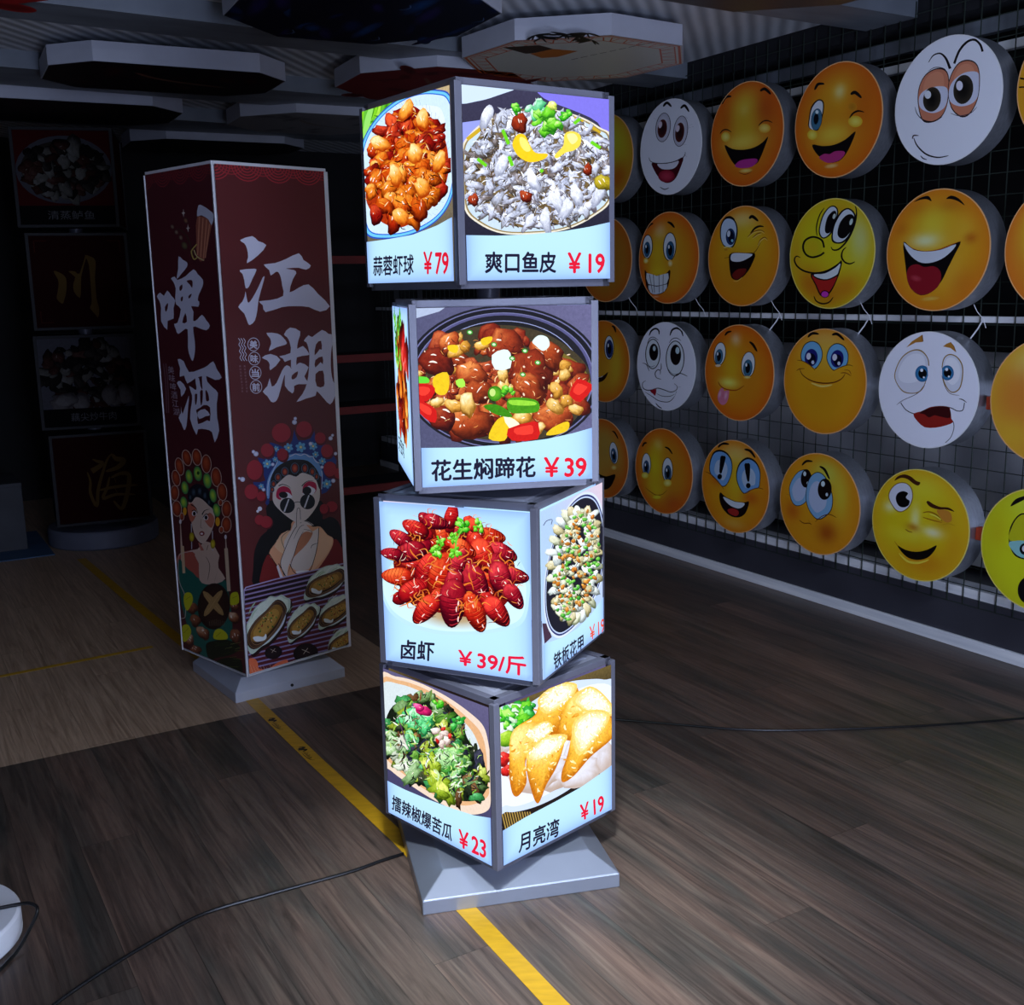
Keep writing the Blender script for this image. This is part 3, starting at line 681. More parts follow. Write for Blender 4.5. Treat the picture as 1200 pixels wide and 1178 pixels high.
def art_stew(A, rng):                                              # third box, right: stew in a black pot
    A.field(lambda u, v: mix((78, 80, 112), (110, 108, 150), u * .6 + .2 * v), tex=.3)
    A.set(440, 330, 4.0)
    A.poly([(165, 112), (340, 112), (300, 140), (165, 180)], (176, 190, 220), 0, .1)
    def ring(k, c, tex=.2, dy=0): A.poly([(600 + 455 * k * math.cos(a), 452 + dy + 330 * k * math.sin(a)) for a in [i * math.pi / 30 for i in range(60)]], c, 0, tex)
    ring(1.03, (30, 30, 38)); ring(1.0, (110, 112, 160)); ring(.985, (26, 26, 34)); ring(.93, (120, 122, 170)); ring(.92, (84, 84, 130)); ring(.89, (30, 30, 40)); ring(.815, (150, 160, 210)); ring(.805, (28, 28, 32))
    A.poly([(180, 420), (230, 320), (330, 250), (470, 212), (620, 205), (760, 230), (880, 290), (980, 380), (1010, 470), (980, 580), (900, 680), (760, 740), (560, 745), (380, 715), (250, 650), (190, 560)], (66, 58, 40), 5, .5)
    A.poly([(860, 330), (960, 390), (1010, 480), (960, 540), (900, 420)], (120, 104, 40), 4, .3)
    meat = [((60, 14, 8), (150, 50, 22), (226, 130, 70)), ((70, 20, 6), (170, 66, 26), (240, 150, 80)), ((50, 10, 8), (130, 36, 18), (206, 104, 60))]
    body = [(200, 400), (320, 270), (470, 250), (600, 240), (760, 290), (900, 400), (1000, 480), (940, 600), (880, 680), (700, 720), (540, 730), (360, 690), (250, 620), (200, 520)]
    A.pile(body, 70, (26, 50), meat, rng, (1.2, 1.9), .8, .5)
    A.speck(body, 160, (8, 22), [(40, 12, 6), (90, 30, 12), (30, 10, 8), (220, 140, 70), (150, 60, 24), (250, 210, 150)], rng)
    nut = [((120, 70, 10), (222, 160, 60), (255, 230, 160)), ((140, 90, 20), (236, 190, 100), (255, 246, 206))]
    A.pile(body, 60, (10, 20), nut + meat, rng, (1.2, 1.7), .5, .4)
    big = [(285, 380, 62, 1.5, .1), (600, 300, 74, 1.3, .1), (800, 340, 66, 1.5, .45), (730, 420, 90, 1.25, .2), (450, 430, 66, 1.1, .3), (480, 520, 56, 1.2, -.9), (720, 500, 60, 1.5, .6), (340, 290, 44, 1.4, -1.0), (840, 640, 70, 1.5, -.2), (420, 650, 90, 1.4, .1), (310, 640, 60, 1.2, .4)]
    for x, y, r, a, t in big: A.lump(x, y, r, a, t, rng.choice(meat), rng, 1, n=16, tex=.5)
    A.speck(body, 260, (5, 15), [(40, 12, 6), (90, 30, 12), (30, 10, 8), (220, 140, 70), (150, 60, 24), (250, 210, 150)], rng)
    for k in range(34): A.ell(rng.uniform(220, 940), rng.uniform(300, 690), rng.uniform(3, 9), rng.uniform(2, 5), (255, 226, 200), rng.uniform(0, 3), n=7)
    for x, y, r in ((370, 585, 34), (430, 575, 44), (690, 640, 36), (290, 565, 24), (840, 585, 34), (895, 560, 28), (850, 510, 30), (885, 395, 26), (885, 440, 24), (600, 490, 30), (500, 300, 24), (380, 330, 30), (940, 600, 26), (765, 690, 26), (595, 440, 26), (420, 305, 24)): A.lump(x, y, r, 1.3, rng.uniform(0, 3), rng.choice(nut), rng, .8, tex=.4)
    A.poly([(545, 345), (600, 318), (632, 335), (632, 405), (560, 412)], (226, 246, 244), 2, .05); A.poly([(735, 280), (765, 252), (805, 262), (815, 300), (785, 325), (750, 300)], (226, 250, 246), 4, .05)
    yel = (238, 200, 30)
    for p in ([(270, 450), (335, 425), (345, 490), (325, 530), (282, 520)], [(530, 735), (560, 660), (600, 632), (650, 645), (625, 690), (605, 745)], [(800, 720), (830, 685), (900, 655), (905, 690), (870, 712)], [(340, 300), (385, 300), (380, 335), (345, 325)], [(495, 270), (545, 258), (540, 285), (505, 300)]): A.poly(p, yel, 3, .25)
    A.poly([(600, 632), (650, 645), (680, 680), (628, 688)], (250, 250, 214), 2)
    for p in ([(188, 480), (265, 485), (278, 520), (240, 562), (188, 548)], [(190, 545), (240, 570), (285, 605), (280, 662), (230, 640), (190, 590)], [(620, 690), (745, 655), (765, 680), (760, 738), (640, 745)], [(910, 520), (945, 455), (1010, 480), (1018, 500), (960, 565), (920, 545)]):
        A.poly(p, (206, 26, 22), 2, .2); cx = sum(q[0] for q in p) / len(p); cy = sum(q[1] for q in p) / len(p)
        A.poly([(cx + (x - cx) * .6 - 4, cy + (y - cy) * .5 - 6) for x, y in p], (240, 60, 46), 2, .2)
    A.poly([(622, 550), (700, 545), (760, 562), (762, 608), (690, 618), (625, 610)], (70, 150, 20), 3, .5); A.poly([(630, 555), (740, 562), (745, 580), (640, 578)], (150, 220, 60), 3, .3)
    A.poly([(505, 585), (560, 575), (615, 600), (640, 635), (570, 625)], (60, 140, 16), 3, .5)
    A.ell(560, 525, 34, 36, (110, 190, 40), 0, edge=(40, 120, 10), tex=.4); A.ell(548, 520, 14, 18, (200, 230, 130)); A.leaf(620, 520, 34, GREEN[1], rng, 6)
    A.poly([(375, 465), (410, 455), (420, 490), (390, 496)], (170, 240, 80), 2); A.poly([(186, 448), (240, 448), (250, 474), (188, 474)], (100, 220, 60), 3)
    for x, y in ((442, 238), (555, 295), (690, 436), (640, 360), (760, 380), (700, 325)): A.ell(x, y, 14, 11, (60, 150, 50), .2); A.ell(x, y, 8, 6, (214, 250, 200), .2)
    A.band([(195, 780), (400, 778), (600, 764), (800, 738), (920, 712), (1025, 682)], glow)
    A.text('花生焖蹄花', (264, 935), (748, 915), (262, 838), NAVY, .026)
    A.text('￥39', (790, 915), (986, 912), (790, 826), (226, 22, 48), .03)

def art_skewer(A, rng):                                            # third box, left: seen almost edge-on
    A.field(glow)
    A.local(PWID)
    for k in range(40):
        x = rng.gauss(0, .2); A.lump(x, rng.uniform(-.2, .36), .09, 1.2, rng.uniform(0, 3), rng.choice(SAUCE), rng, .4)
    for k in range(46): A.lump(rng.uniform(-.34, .34), rng.uniform(-.26, .1), rng.uniform(.04, .08), 1.3, rng.uniform(0, 3), rng.choice(SAUCE[1:]), rng, .4)
    for k in range(14): A.leaf(rng.uniform(-.4, .1), rng.uniform(.15, .44), .07, rng.choice(GREEN), rng, 5)
    for k in range(6): A.lump(rng.uniform(.1, .35), rng.uniform(.1, .35), .06, 1.6, 1.2, ((120, 10, 10), (224, 40, 36), (255, 150, 130)), rng)
    A.text('牙签肉', (-.4, -.42), (-.02, -.42), (-.4, -.32), NAVY, .02)

def art_shrimp(A, rng):                                            # top box, left: prawn balls on a blue-rimmed plate
    A.field(lambda u, v: mix((70, 66, 60), (190, 170, 130), v), tex=.4)
    A.set(400, 70, 3.529)
    A.poly([(60, 180), (200, 150), (260, 150), (180, 250), (80, 380), (60, 380)], (90, 170, 30), 0, .5)
    for k in range(12): A.line([(80 + k * 14, 170), (74 + k * 12, 240), (70 + k * 6, 330 - k * 9)], 12, rng.choice([(130, 210, 40), (170, 230, 70), (60, 140, 20), (100, 190, 60)]), 4, 1, tex=.3)
    A.line([(130, 185), (110, 250), (96, 330)], 24, (150, 226, 110), 5, 1)
    pl = [(78, 420), (100, 320), (160, 230), (240, 165), (320, 132), (400, 130), (446, 150), (470, 240), (474, 420), (462, 540), (430, 620), (370, 680), (280, 722), (180, 736), (110, 720), (90, 640), (80, 520)]
    cx, cy = 285, 430
    for k, c in ((1.02, (40, 80, 190)), (1.0, (110, 200, 250)), (.965, (36, 96, 214)), (.95, (206, 232, 255)), (.80, (226, 240, 255))): A.poly([(cx + (x - cx) * k, cy + (y - cy) * k) for x, y in pl], c, 5, .12)
    for k in range(70):
        a = 2 * math.pi * k / 70; q = .885 + .03 * math.sin(k * 2.1); A.line([(cx + 190 * q * math.cos(a), cy + 300 * q * math.sin(a)), (cx + 190 * (q - .07) * math.cos(a + .05), cy + 300 * (q - .07) * math.sin(a + .05))], 4, (120, 150, 226), 0)
    out = [(280, 190), (330, 230), (380, 260), (430, 340), (440, 470), (400, 570), (320, 650), (240, 690), (160, 660), (110, 590), (108, 520), (120, 440), (140, 340), (200, 270), (250, 230)]
    A.poly([(cx + (x - cx) * 1.02, cy + (y - cy) * 1.02) for x, y in out], (170, 50, 14), 4, .6)
    A.pile(out, 120, (16, 32), SAUCE, rng, (1.2, 1.9), .9, .6)
    A.pile([(200, 480), (330, 440), (420, 520), (330, 620), (180, 620)], 26, (22, 36), [SAUCE[1], SAUCE[3]], rng, (1.2, 1.7), .9, .5)
    A.speck(out, 240, (6, 18), [(60, 6, 4), (120, 20, 6), (40, 4, 4), (250, 170, 60), (255, 226, 170), (200, 70, 14)], rng)
    for x, y in ((340, 250), (270, 210), (160, 350), (310, 390), (410, 420), (230, 480), (340, 530), (250, 650)): A.lump(x, y, 28, 1.6, rng.uniform(.6, 2.4), ((170, 60, 6), (250, 160, 50), (255, 232, 170)), rng, 1)
    A.band([(95, 756), (200, 742), (300, 724), (400, 686), (460, 652)], glow)
    A.text('蒜蓉虾球', (137, 893), (303, 888), (137, 815), NAVY, .02)
    A.text('￥79', (345, 886), (447, 886), (345, 797), (214, 24, 50), .03)

def art_fishskin(A, rng):                                          # top box, right: shredded fish skin salad
    A.field(lambda u, v: mix((30, 30, 44), (60, 58, 84), v), tex=.3)
    A.set(400, 70, 3.529)
    A.poly([(484, 82), (735, 104), (640, 150), (560, 172), (484, 176)], (206, 226, 255), 4)
    A.poly([(830, 116), (1124, 144), (1124, 360), (1060, 260), (960, 210), (880, 180), (826, 150)], (128, 120, 232), 3, .1)
    A.poly([(484, 262), (600, 246), (540, 330), (484, 380)], (150, 160, 240), 0)
    bowl = [(496, 380), (520, 320), (600, 250), (720, 210), (860, 205), (980, 232), (1070, 280), (1120, 330), (1124, 560), (1040, 650), (920, 705), (780, 722), (660, 718), (570, 680), (510, 620), (500, 500)]
    cx, cy = 810, 470
    for k, c in ((1.0, (232, 226, 210)), (.975, (150, 130, 80)), (.955, (200, 220, 240))): A.poly([(cx + (x - cx) * k, cy + (y - cy) * k) for x, y in bowl], c, 5, .15)
    for a, b in (((520, 330), (590, 275)), ((940, 235), (1000, 258)), ((1030, 275), (1070, 305))): A.line([a, b], 16, (206, 170, 40), 0, 0)
    out = [(510, 420), (560, 330), (640, 240), (780, 200), (900, 215), (1000, 270), (1090, 330), (1118, 480), (1080, 570), (980, 650), (860, 690), (720, 690), (600, 640), (520, 560)]
    A.poly(out, (120, 100, 66), 5, .8)
    sk = [((84, 76, 70), (190, 198, 224), (244, 248, 255)), ((70, 62, 50), (160, 168, 196), (232, 238, 255)), ((96, 90, 100), (206, 214, 240), (255, 255, 255)), ((50, 44, 36), (120, 110, 110), (206, 206, 226))]
    A.pile(out, 330, (8, 18), sk, rng, (1.4, 3.2), .3, .9, rough=.4)
    A.speck(out, 420, (7, 20), [(60, 48, 30), (96, 76, 40), (44, 38, 44), (150, 150, 170), (240, 244, 255), (120, 100, 60), (200, 206, 230)], rng, (.14, .4), .5)
    for k in range(150):
        x, y = rng.uniform(540, 1090), rng.uniform(300, 670); a = rng.uniform(0, 3); r = rng.uniform(10, 24)
        if ((x - 810) / 300) ** 2 + ((y - 470) / 215) ** 2 > 1: continue
        A.line([(x - r * math.cos(a), y - r * math.sin(a)), (x + r * .3 * math.sin(a), y - r * .3), (x + r * math.cos(a), y + r * math.sin(a))], rng.uniform(2, 5), rng.choice([(70, 54, 30), (110, 84, 40), (60, 50, 60)]), 3, 1)
    A.pile(out, 60, (9, 18), sk[:1] + sk[2:3], rng, (1.6, 3), .4, .5, rough=.4); A.speck(out, 200, (6, 16), [(56, 46, 34), (84, 66, 40), (250, 252, 255), (70, 66, 80)], rng)
    for x, y in ((600, 235), (970, 560), (890, 590), (660, 440), (930, 620), (840, 670), (1060, 560), (790, 500)): A.lump(x, y, 22, 2.4, rng.uniform(1, 2.2), ((150, 156, 180), (226, 232, 250), (255, 255, 255)), rng, .6)
    for x, y, r in ((735, 265, 34), (760, 565, 24), (1015, 455, 20), (545, 580, 22)): A.lump(x, y, r, 1.2, 1.3, ((60, 12, 6), (160, 50, 20), (226, 120, 70)), rng, .7)
    A.leaf(800, 200, 52, ((40, 150, 90), (130, 226, 170), (230, 255, 240)), rng, 9); A.leaf(850, 255, 62, GREEN[1], rng, 14); A.leaf(725, 200, 32, GREEN[0], rng, 7); A.leaf(935, 235, 32, GREEN[0], rng, 6)
    for a, b in (((665, 290), (690, 350)), ((690, 400), (705, 440)), ((560, 410), (598, 440)), ((1030, 340), (1068, 366)), ((960, 265), (985, 245)), ((820, 455), (830, 465))): A.line([a, b], 14, (110, 214, 30), 0, 0)
    A.poly([(705, 345), (725, 310), (755, 312), (775, 350), (800, 385), (850, 390), (835, 412), (780, 425), (735, 405), (712, 375)], (250, 206, 30), 4, .15)
    A.poly([(735, 322), (760, 330), (780, 372), (760, 380), (738, 355)], (255, 236, 120), 4, .1)
    A.poly([(920, 310), (950, 296), (985, 312), (986, 350), (960, 375), (925, 385), (890, 408), (880, 395), (915, 355)], (252, 222, 80), 4, .15); A.poly([(930, 312), (960, 306), (975, 330), (950, 350)], (255, 240, 160), 4)
    A.lump(1080, 510, 34, 1.1, 1, ((90, 80, 10), (190, 170, 40), (250, 240, 140)), rng); A.lump(870, 190, 18, 1.2, 0, ((150, 170, 60), (230, 240, 120), (255, 255, 220)), rng)
    A.band([(512, 726), (650, 728), (780, 722), (900, 712), (1020, 692), (1126, 668)], glow)
    A.text('爽口鱼皮', (592, 882), (884, 880), (592, 795), NAVY, .026)
    A.text('￥19', (934, 882), (1084, 881), (934, 800), (222, 26, 56), .034)

MENU = [(('stir-fried bitter melon salad', art_fried), ('golden fried dumplings', art_pastry)),
        (('a heap of red crayfish', art_crayfish), ('clams on a black plate', art_clams)),
        (('skewered meat seen edge on', art_skewer), ('brown stew in a black pot', art_stew)),
        (('glazed prawn balls', art_shrimp), ('shredded fish skin salad', art_fishskin))]
POS = ('lowest', 'second lowest', 'second highest', 'topmost')
tower = empty('menu_light_tower', (0, 0, 0), 0, 'lit tower of four twisted cube light boxes showing food photos and prices', 'light box sign')
bw, bth = 0.5194, -0.5649
def sqr(h, z, a): return [(h * math.sqrt(2) * math.cos(-math.pi / 2 + a + k * math.pi / 2), h * math.sqrt(2) * math.sin(-math.pi / 2 + a + k * math.pi / 2), z) for k in range(4)]
MB().loft([sqr(bw / 2, .0, bth), sqr(bw / 2, .039, bth), sqr(.195, .082, bth)]).build('base_plate', M_PLATE, tower, .0025)
MB().lathe([(.05, .08), (.05, Z0 + .004)], 32).build('pole', M_FRAME, tower, smooth=True)
for i in range(4):
    z = Z0 + i * (HB + GAP)
    bx = sub('light_box', tower, (0, 0, z), (0, 0, TH[i]))
    bx['label'] = '%s cube light box, %s' % (POS[i], MENU[i][0][0] + ' beside ' + MENU[i][1][0])
    rot = Matrix.Rotation(math.pi / 4, 4, 'Z'); h = WB / 2
    fr = MB(); e = h - .009
    for z0, z1 in ((0, .018), (HB - .018, HB)):                     # top and bottom rims, set in a little from the pictures
        for k in range(4):
            fr.box(-e, e, -e, -e + .022, z0, z1, Matrix.Rotation(math.pi / 4 + k * math.pi / 2, 4, 'Z'))
    for k in range(4):                                              # corner posts
        fr.box(h - .0185, h, h - .0185, h, .009, HB - .009, Matrix.Rotation(math.pi / 4 + k * math.pi / 2, 4, 'Z'))
    fr.build('frame', M_FRAME, bx, .0012)
    ld = MB(); i1 = e - .021
    i2 = i1 - .03
    R4 = lambda q, z: [tuple(rot @ Vector(p)) for p in ((-q, -q, z), (q, -q, z), (q, q, z), (-q, q, z))]
    ld.loft([R4(i1, HB - .012), R4(i1, HB - .004), R4(i2 + .006, HB - .004), R4(i2, HB - .001)]); ld.build('lid', M_LID, bx, .0008)
    MB().box(-i1, i1, -i1, i1, .004, .012, rot).build('bottom_plate', M_LID, bx, .001)
    if i < 3: MB().lathe([(.03, HB - .002), (.03, HB + GAP + .004)], 24).build('spindle', M_FRAME, bx, smooth=True)
    for k, side in enumerate(('L', 'R')):
        A = Art(PWID, PHGT, plane=face_plane(i, side)); MENU[i][k][1](A, random.Random(100 + i * 2 + k))
        for turn in (0, math.pi):
            o = A.build('picture_panel', P_LIT, bx) if turn == 0 else o.copy()
            if turn: COL.objects.link(o)
            a = (-math.pi / 4 if side == 'L' else math.pi / 4) + turn
            o.rotation_euler = (0, 0, a)
            o.location = (math.sin(a) * (h + .001), -math.cos(a) * (h + .001), HB / 2)
            if turn: del o['label']
            else: o['label'] = 'backlit photo of ' + MENU[i][k][0]

# ---------------------------------------------------------------- the tall unlit column sign
CC, CWD, CZ, CH = Vector((-0.9624, 1.4882, 0)), 0.4912, 0.1116, 1.8841
column = empty('column_sign', CC, 0, 'tall unlit dark red square column sign painted with two opera singers', 'light box sign')
MB().loft([sqr(.4656 / 2, 0, -.1699), sqr(.4656 / 2, .039, -.1699), sqr(.19, .082, -.1699)]).build('base_plate', M_PLATE2, column, .002)
scr = MB(); scr.lathe([(0, 0), (.006, 0), (.006, .004), (0, .004)], 12)
o = scr.build('screw', M_RUBBER, column); o.rotation_euler = (math.pi / 2, 0, -.1699 + math.pi / 4)
a = -.1699 + math.pi / 4; o.location = (math.sin(a) * .2326 - math.cos(a) * .0, -math.cos(a) * .2326, .02)
MB().lathe([(.05, .075), (.05, CZ + .01)], 32).build('pole', M_FRAME, column, smooth=True)
h = CWD / 2; rot = Matrix.Rotation(math.pi / 4, 4, 'Z')
MB().box(-h + .012, h - .012, -h + .012, h - .012, CZ + .004, CZ + CH - .006, rot).build('cabinet', M_WHITE, column)
b = MB()
for k in range(4):
    Mk = Matrix.Rotation(math.pi / 4 + k * math.pi / 2, 4, 'Z')
    wq = .017 if k == 3 else .006                                   # only the front corner carries the broad strip
    b.box(h - wq, h, h - wq, h, CZ, CZ + CH - .012, Mk)
    b.box(-h + .01, h - .01, -h + .004, -h + .016, CZ, CZ + .005, Mk); b.box(-h + .008, h - .008, -h + .003, -h + .02, CZ + CH - .014, CZ + CH, Mk)
b.build('edge_trim', M_TRIM, column, .0012)
MAR = (94, 36, 37); SIL = (214, 214, 232)
cp = (CWD - .024, CH - .022)
def col_plane(sg):
    return Matrix.Translation(CC + Vector((0, 0, CZ + CH / 2))) @ Matrix.Rotation(sg * math.pi / 4, 4, 'Z') @ Matrix.Translation((0, -h + .002, 0))
def waves(A, dim):
    A.local(1.0)
    w, hh = A.w, A.h
    for r in range(1):
        for k in range(5):
            for dx, dz in ((0, 0), (.5, .022)):
                x = (-.5 + (k + dx) / 3.6) * w
                for q in range(5): A.line([(x + (.062 - q * .012) * math.cos(t), hh / 2 - .0 + dz * 0.9 - (.052 - q * .010) * math.sin(t)) for t in [i * math.pi / 12 for i in range(13)]], .0035, mix((186, 50, 60), MAR, dim + (.2 if dx else 0)), 0, 0)
JIANG = [[(105, 105), (235, 62), (300, 115), (388, 160), (300, 270), (180, 355), (192, 290), (180, 200), (150, 140)],
         [(100, 430), (260, 415), (278, 440), (240, 520), (200, 610), (165, 625), (150, 540), (130, 470)],
         [(163, 660), (178, 740), (195, 785), (240, 730), (300, 620), (350, 510), (370, 505), (345, 600), (305, 750), (290, 870), (265, 975), (215, 1022), (190, 1005), (150, 900), (85, 830), (130, 770), (155, 710)],
         [(360, 370), (480, 355), (600, 310), (740, 248), (790, 320), (870, 380), (820, 425), (740, 405), (650, 408), (600, 415), (690, 430), (712, 465), (675, 530), (640, 670), (740, 620), (845, 585), (950, 690), (1075, 822), (970, 880), (850, 830), (700, 820), (560, 830), (380, 885), (350, 810), (310, 768), (430, 755), (570, 710), (560, 600), (545, 510), (520, 455), (490, 450), (435, 488), (420, 430)]]
HU = [[(390, 140), (510, 148), (570, 190), (610, 245), (590, 270), (500, 295), (415, 335), (440, 260), (430, 200)],
      [(340, 408), (435, 368), (540, 432), (430, 545), (425, 480), (395, 435)],
      [(425, 630), (448, 720), (500, 680), (560, 545), (610, 490), (655, 525), (600, 560), (560, 680), (520, 830), (485, 885), (440, 885), (400, 825), (350, 775), (400, 715)],
      [(580, 155), (645, 82), (755, 125), (735, 220), (722, 312), (785, 282), (850, 362), (835, 382), (718, 405), (714, 490), (655, 520), (655, 430), (590, 455), (570, 420), (530, 392), (650, 358), (640, 240), (610, 185)],
      [(610, 490), (655, 525), (714, 490), (755, 462), (845, 512), (800, 610), (835, 665), (820, 695), (740, 695), (690, 715), (690, 745), (670, 795), (590, 715), (590, 600), (560, 550)],
      [(795, 225), (845, 165), (885, 185), (990, 108), (1060, 150), (1118, 172), (1095, 300), (1085, 420), (1090, 560), (1110, 660), (1150, 740), (1125, 840), (1078, 915), (1010, 850), (935, 770), (920, 820), (820, 850), (715, 887), (780, 800), (830, 680), (850, 520), (855, 380), (840, 290), (820, 240)]]
HU_H = [[(665, 600), (730, 555), (715, 620), (668, 645)], [(925, 265), (980, 225), (988, 320), (965, 318), (910, 385)], [(918, 435), (995, 395), (1000, 480), (975, 458), (918, 515)], [(920, 585), (1000, 548), (1015, 650), (1010, 718), (935, 718)]]
PI_ = [[(35, 475), (70, 435), (110, 470), (145, 412), (190, 470), (230, 520), (212, 600), (212, 710), (150, 735), (145, 830), (80, 740), (80, 600), (60, 520)],
       [(265, 50), (310, 85), (355, 115), (355, 160), (300, 230), (245, 290), (262, 180)],
       [(185, 285), (225, 265), (255, 300), (340, 260), (425, 187), (470, 240), (525, 300), (520, 370), (480, 460), (470, 520), (485, 530), (475, 585), (400, 578), (425, 640), (422, 735), (465, 720), (515, 670), (560, 730), (598, 785), (560, 835), (480, 810), (420, 800), (438, 950), (440, 1060), (418, 1160), (390, 1120), (365, 1020), (362, 825), (310, 840), (260, 875), (235, 820), (218, 765), (255, 755), (290, 610), (240, 560), (230, 480), (235, 390), (210, 320)]]
PI_H = [[(120, 590), (152, 545), (150, 600), (130, 640)], [(275, 375), (305, 348), (305, 395), (280, 418)], [(350, 310), (400, 300), (415, 325), (410, 385), (385, 350)], [(290, 490), (312, 475), (308, 520), (292, 528)], [(372, 470), (405, 445), (395, 480), (375, 498)], [(305, 755), (338, 650), (355, 745)]]
JIU = [[(250, 65), (325, 90), (390, 225), (520, 195), (620, 150), (695, 92), (740, 190), (802, 295), (720, 325), (600, 272), (470, 305), (370, 370), (330, 270), (275, 285), (280, 180)],
       [(392, 400), (470, 450), (485, 420), (470, 300), (515, 300), (535, 400), (560, 440), (555, 270), (605, 270), (620, 345), (690, 420), (755, 490), (740, 620), (745, 800), (770, 960), (715, 1110), (680, 980), (600, 945), (505, 945), (485, 1015), (405, 815), (425, 620), (430, 520)],
       [(240, 365), (285, 340), (355, 435), (295, 535), (285, 450)],
       [(290, 655), (312, 750), (390, 520), (380, 680), (360, 900), (330, 955), (300, 880), (262, 800), (290, 740)]]
JIU_H = [[(480, 705), (535, 672), (580, 640), (655, 668), (655, 840), (620, 830), (505, 880), (498, 760)], [(465, 510), (495, 505), (490, 600), (470, 640)], [(600, 450), (630, 490), (645, 580), (610, 590), (600, 520)], [(530, 470), (565, 460), (560, 600), (540, 640)]]
SKIN, INK = (226, 214, 206), (16, 14, 20)

A = Art(*cp, plane=col_plane(1)); rng = random.Random(5)
A.field(lambda u, v: MAR); waves(A, .15)
A.set(270, 270, 9.2308)
for p in JIANG: A.poly(p, SIL, 2)
A.set(270, 375, 9.2308)
for p in HU: A.poly(p, SIL, 2)
for p in HU_H: A.poly(p, MAR, 2)
for k, (ch, cx, cy) in enumerate((('美', 250, 265), ('味', 259, 418), ('当', 269, 572), ('前', 277, 724))):
    A.line(elpts(cx, cy, 62, 70, 0, 30), 7, SIL, 0, 0, True); A.text(ch, (cx - 40, cy + 44), (cx + 40, cy + 46), (cx - 42, cy - 42), SIL, .03)
for k in range(3): A.line([(95 + k * 27 + j * 3 + (9 if j % 2 else -9), 198 + j * 35) for j in range(8)], 7, SIL, 4, 0)
for c in range(2):
    for j in range(9): A.text('美味当前好酒江湖鲜'[j], (95 + c * 48 + j * 3, 512 + j * 34), (115 + c * 48 + j * 3, 513 + j * 34), (95 + c * 48 + j * 3, 488 + j * 34), mix(SIL, MAR, .62), .01)
# singer with the pompom crown
A.set(275, 580, 8.571)
A.poly([(190, 900), (185, 760), (200, 560), (260, 420), (340, 330), (350, 60), (870, 60), (880, 240), (960, 220), (1040, 270), (1085, 420), (1100, 640), (1112, 700), (800, 760), (400, 880)], (14, 12, 16), 3)
A.poly([(262, 900), (270, 760), (300, 660), (345, 600), (420, 720), (470, 860)], (126, 34, 34), 3); A.poly([(820, 760), (900, 640), (990, 450), (1060, 500), (1105, 690)], (120, 34, 36), 3)
A.poly([(345, 590), (420, 470), (470, 390), (560, 350), (580, 270), (700, 260), (780, 320), (860, 320), (930, 400), (990, 440), (970, 540), (870, 700), (780, 790), (640, 820), (480, 850), (420, 700)], (232, 170, 130), 3)
A.poly([(400, 520), (470, 400), (560, 352), (520, 450), (490, 560), (500, 600)], (238, 196, 156), 2); A.poly([(850, 330), (930, 410), (985, 445), (950, 560), (850, 690), (760, 770), (830, 560)], (238, 190, 150), 2)
A.poly([(500, 460), (570, 350), (600, 280), (690, 270), (780, 370), (845, 330), (838, 480), (800, 640), (745, 745), (610, 760), (555, 690), (500, 560)], SKIN, 2)
A.poly([(640, 470), (690, 380), (770, 370), (780, 400), (720, 500), (600, 620), (555, 690), (590, 590)], (196, 130, 96), 3)
A.poly([(610, 765), (745, 755), (735, 775), (620, 790)], (240, 240, 244), 0); A.line([(555, 695), (610, 790), (740, 778), (800, 640), (835, 480), (845, 330)], 7, INK, 3, 0)
A.poly([(500, 810), (460, 690), (500, 560), (560, 420), (620, 320), (700, 262), (760, 280), (795, 310), (700, 300), (740, 330), (780, 380), (690, 365), (640, 460), (600, 590), (540, 720), (525, 820)], SKIN, 3)
A.line([(500, 810), (460, 690), (500, 560), (560, 420), (620, 320), (700, 262), (795, 310)], 6, INK, 4, 0); A.line([(700, 300), (650, 330), (590, 450)], 5, INK, 4); A.line([(690, 365), (640, 460), (600, 590), (530, 800)], 6, INK, 4); A.line([(780, 385), (760, 360), (690, 345)], 5, INK, 4); A.line([(765, 540), (780, 505), (835, 485)], 6, INK, 4)
A.line([(345, 590), (420, 710), (440, 690), (515, 820)], 7, INK, 0, 0); A.line([(500, 540), (470, 430), (560, 350)], 5, INK, 4, 0); A.poly([(420, 720), (435, 700), (490, 840), (460, 845)], (236, 230, 240), 0)
A.set(275, 480, 8.889)
A.poly([(395, 900), (420, 780), (520, 660), (640, 640), (760, 640), (860, 740), (885, 830), (880, 950), (820, 1060), (740, 1150), (660, 1180), (580, 1140), (480, 1060), (410, 980)], SKIN, 3)
A.poly([(320, 980), (330, 850), (240, 830), (190, 755), (320, 740), (240, 500), (310, 520), (370, 340), (520, 400), (600, 320), (620, 210), (660, 320), (790, 300), (830, 220), (850, 340), (930, 350), (1060, 530), (1010, 740), (1000, 810), (905, 880), (890, 640), (760, 480), (560, 490), (400, 640), (370, 800), (358, 980)], (34, 58, 128), 2)
A.poly([(330, 900), (340, 740), (400, 610), (500, 500), (620, 460), (760, 466), (860, 540), (915, 650), (905, 700), (860, 660), (780, 560), (640, 530), (500, 560), (400, 660), (370, 780), (360, 920)], (110, 160, 214), 3)
A.line([(570, 490), (600, 478), (630, 462), (660, 470), (690, 478), (720, 464), (745, 470), (780, 494), (810, 488), (830, 520), (850, 545), (880, 555)], 7, (226, 226, 236), 3, 0); A.line([(345, 900), (350, 760), (400, 640), (450, 530)], 7, (200, 214, 236), 3, 0); A.line([(905, 830), (912, 700), (905, 640)], 7, (200, 214, 236), 3, 0)
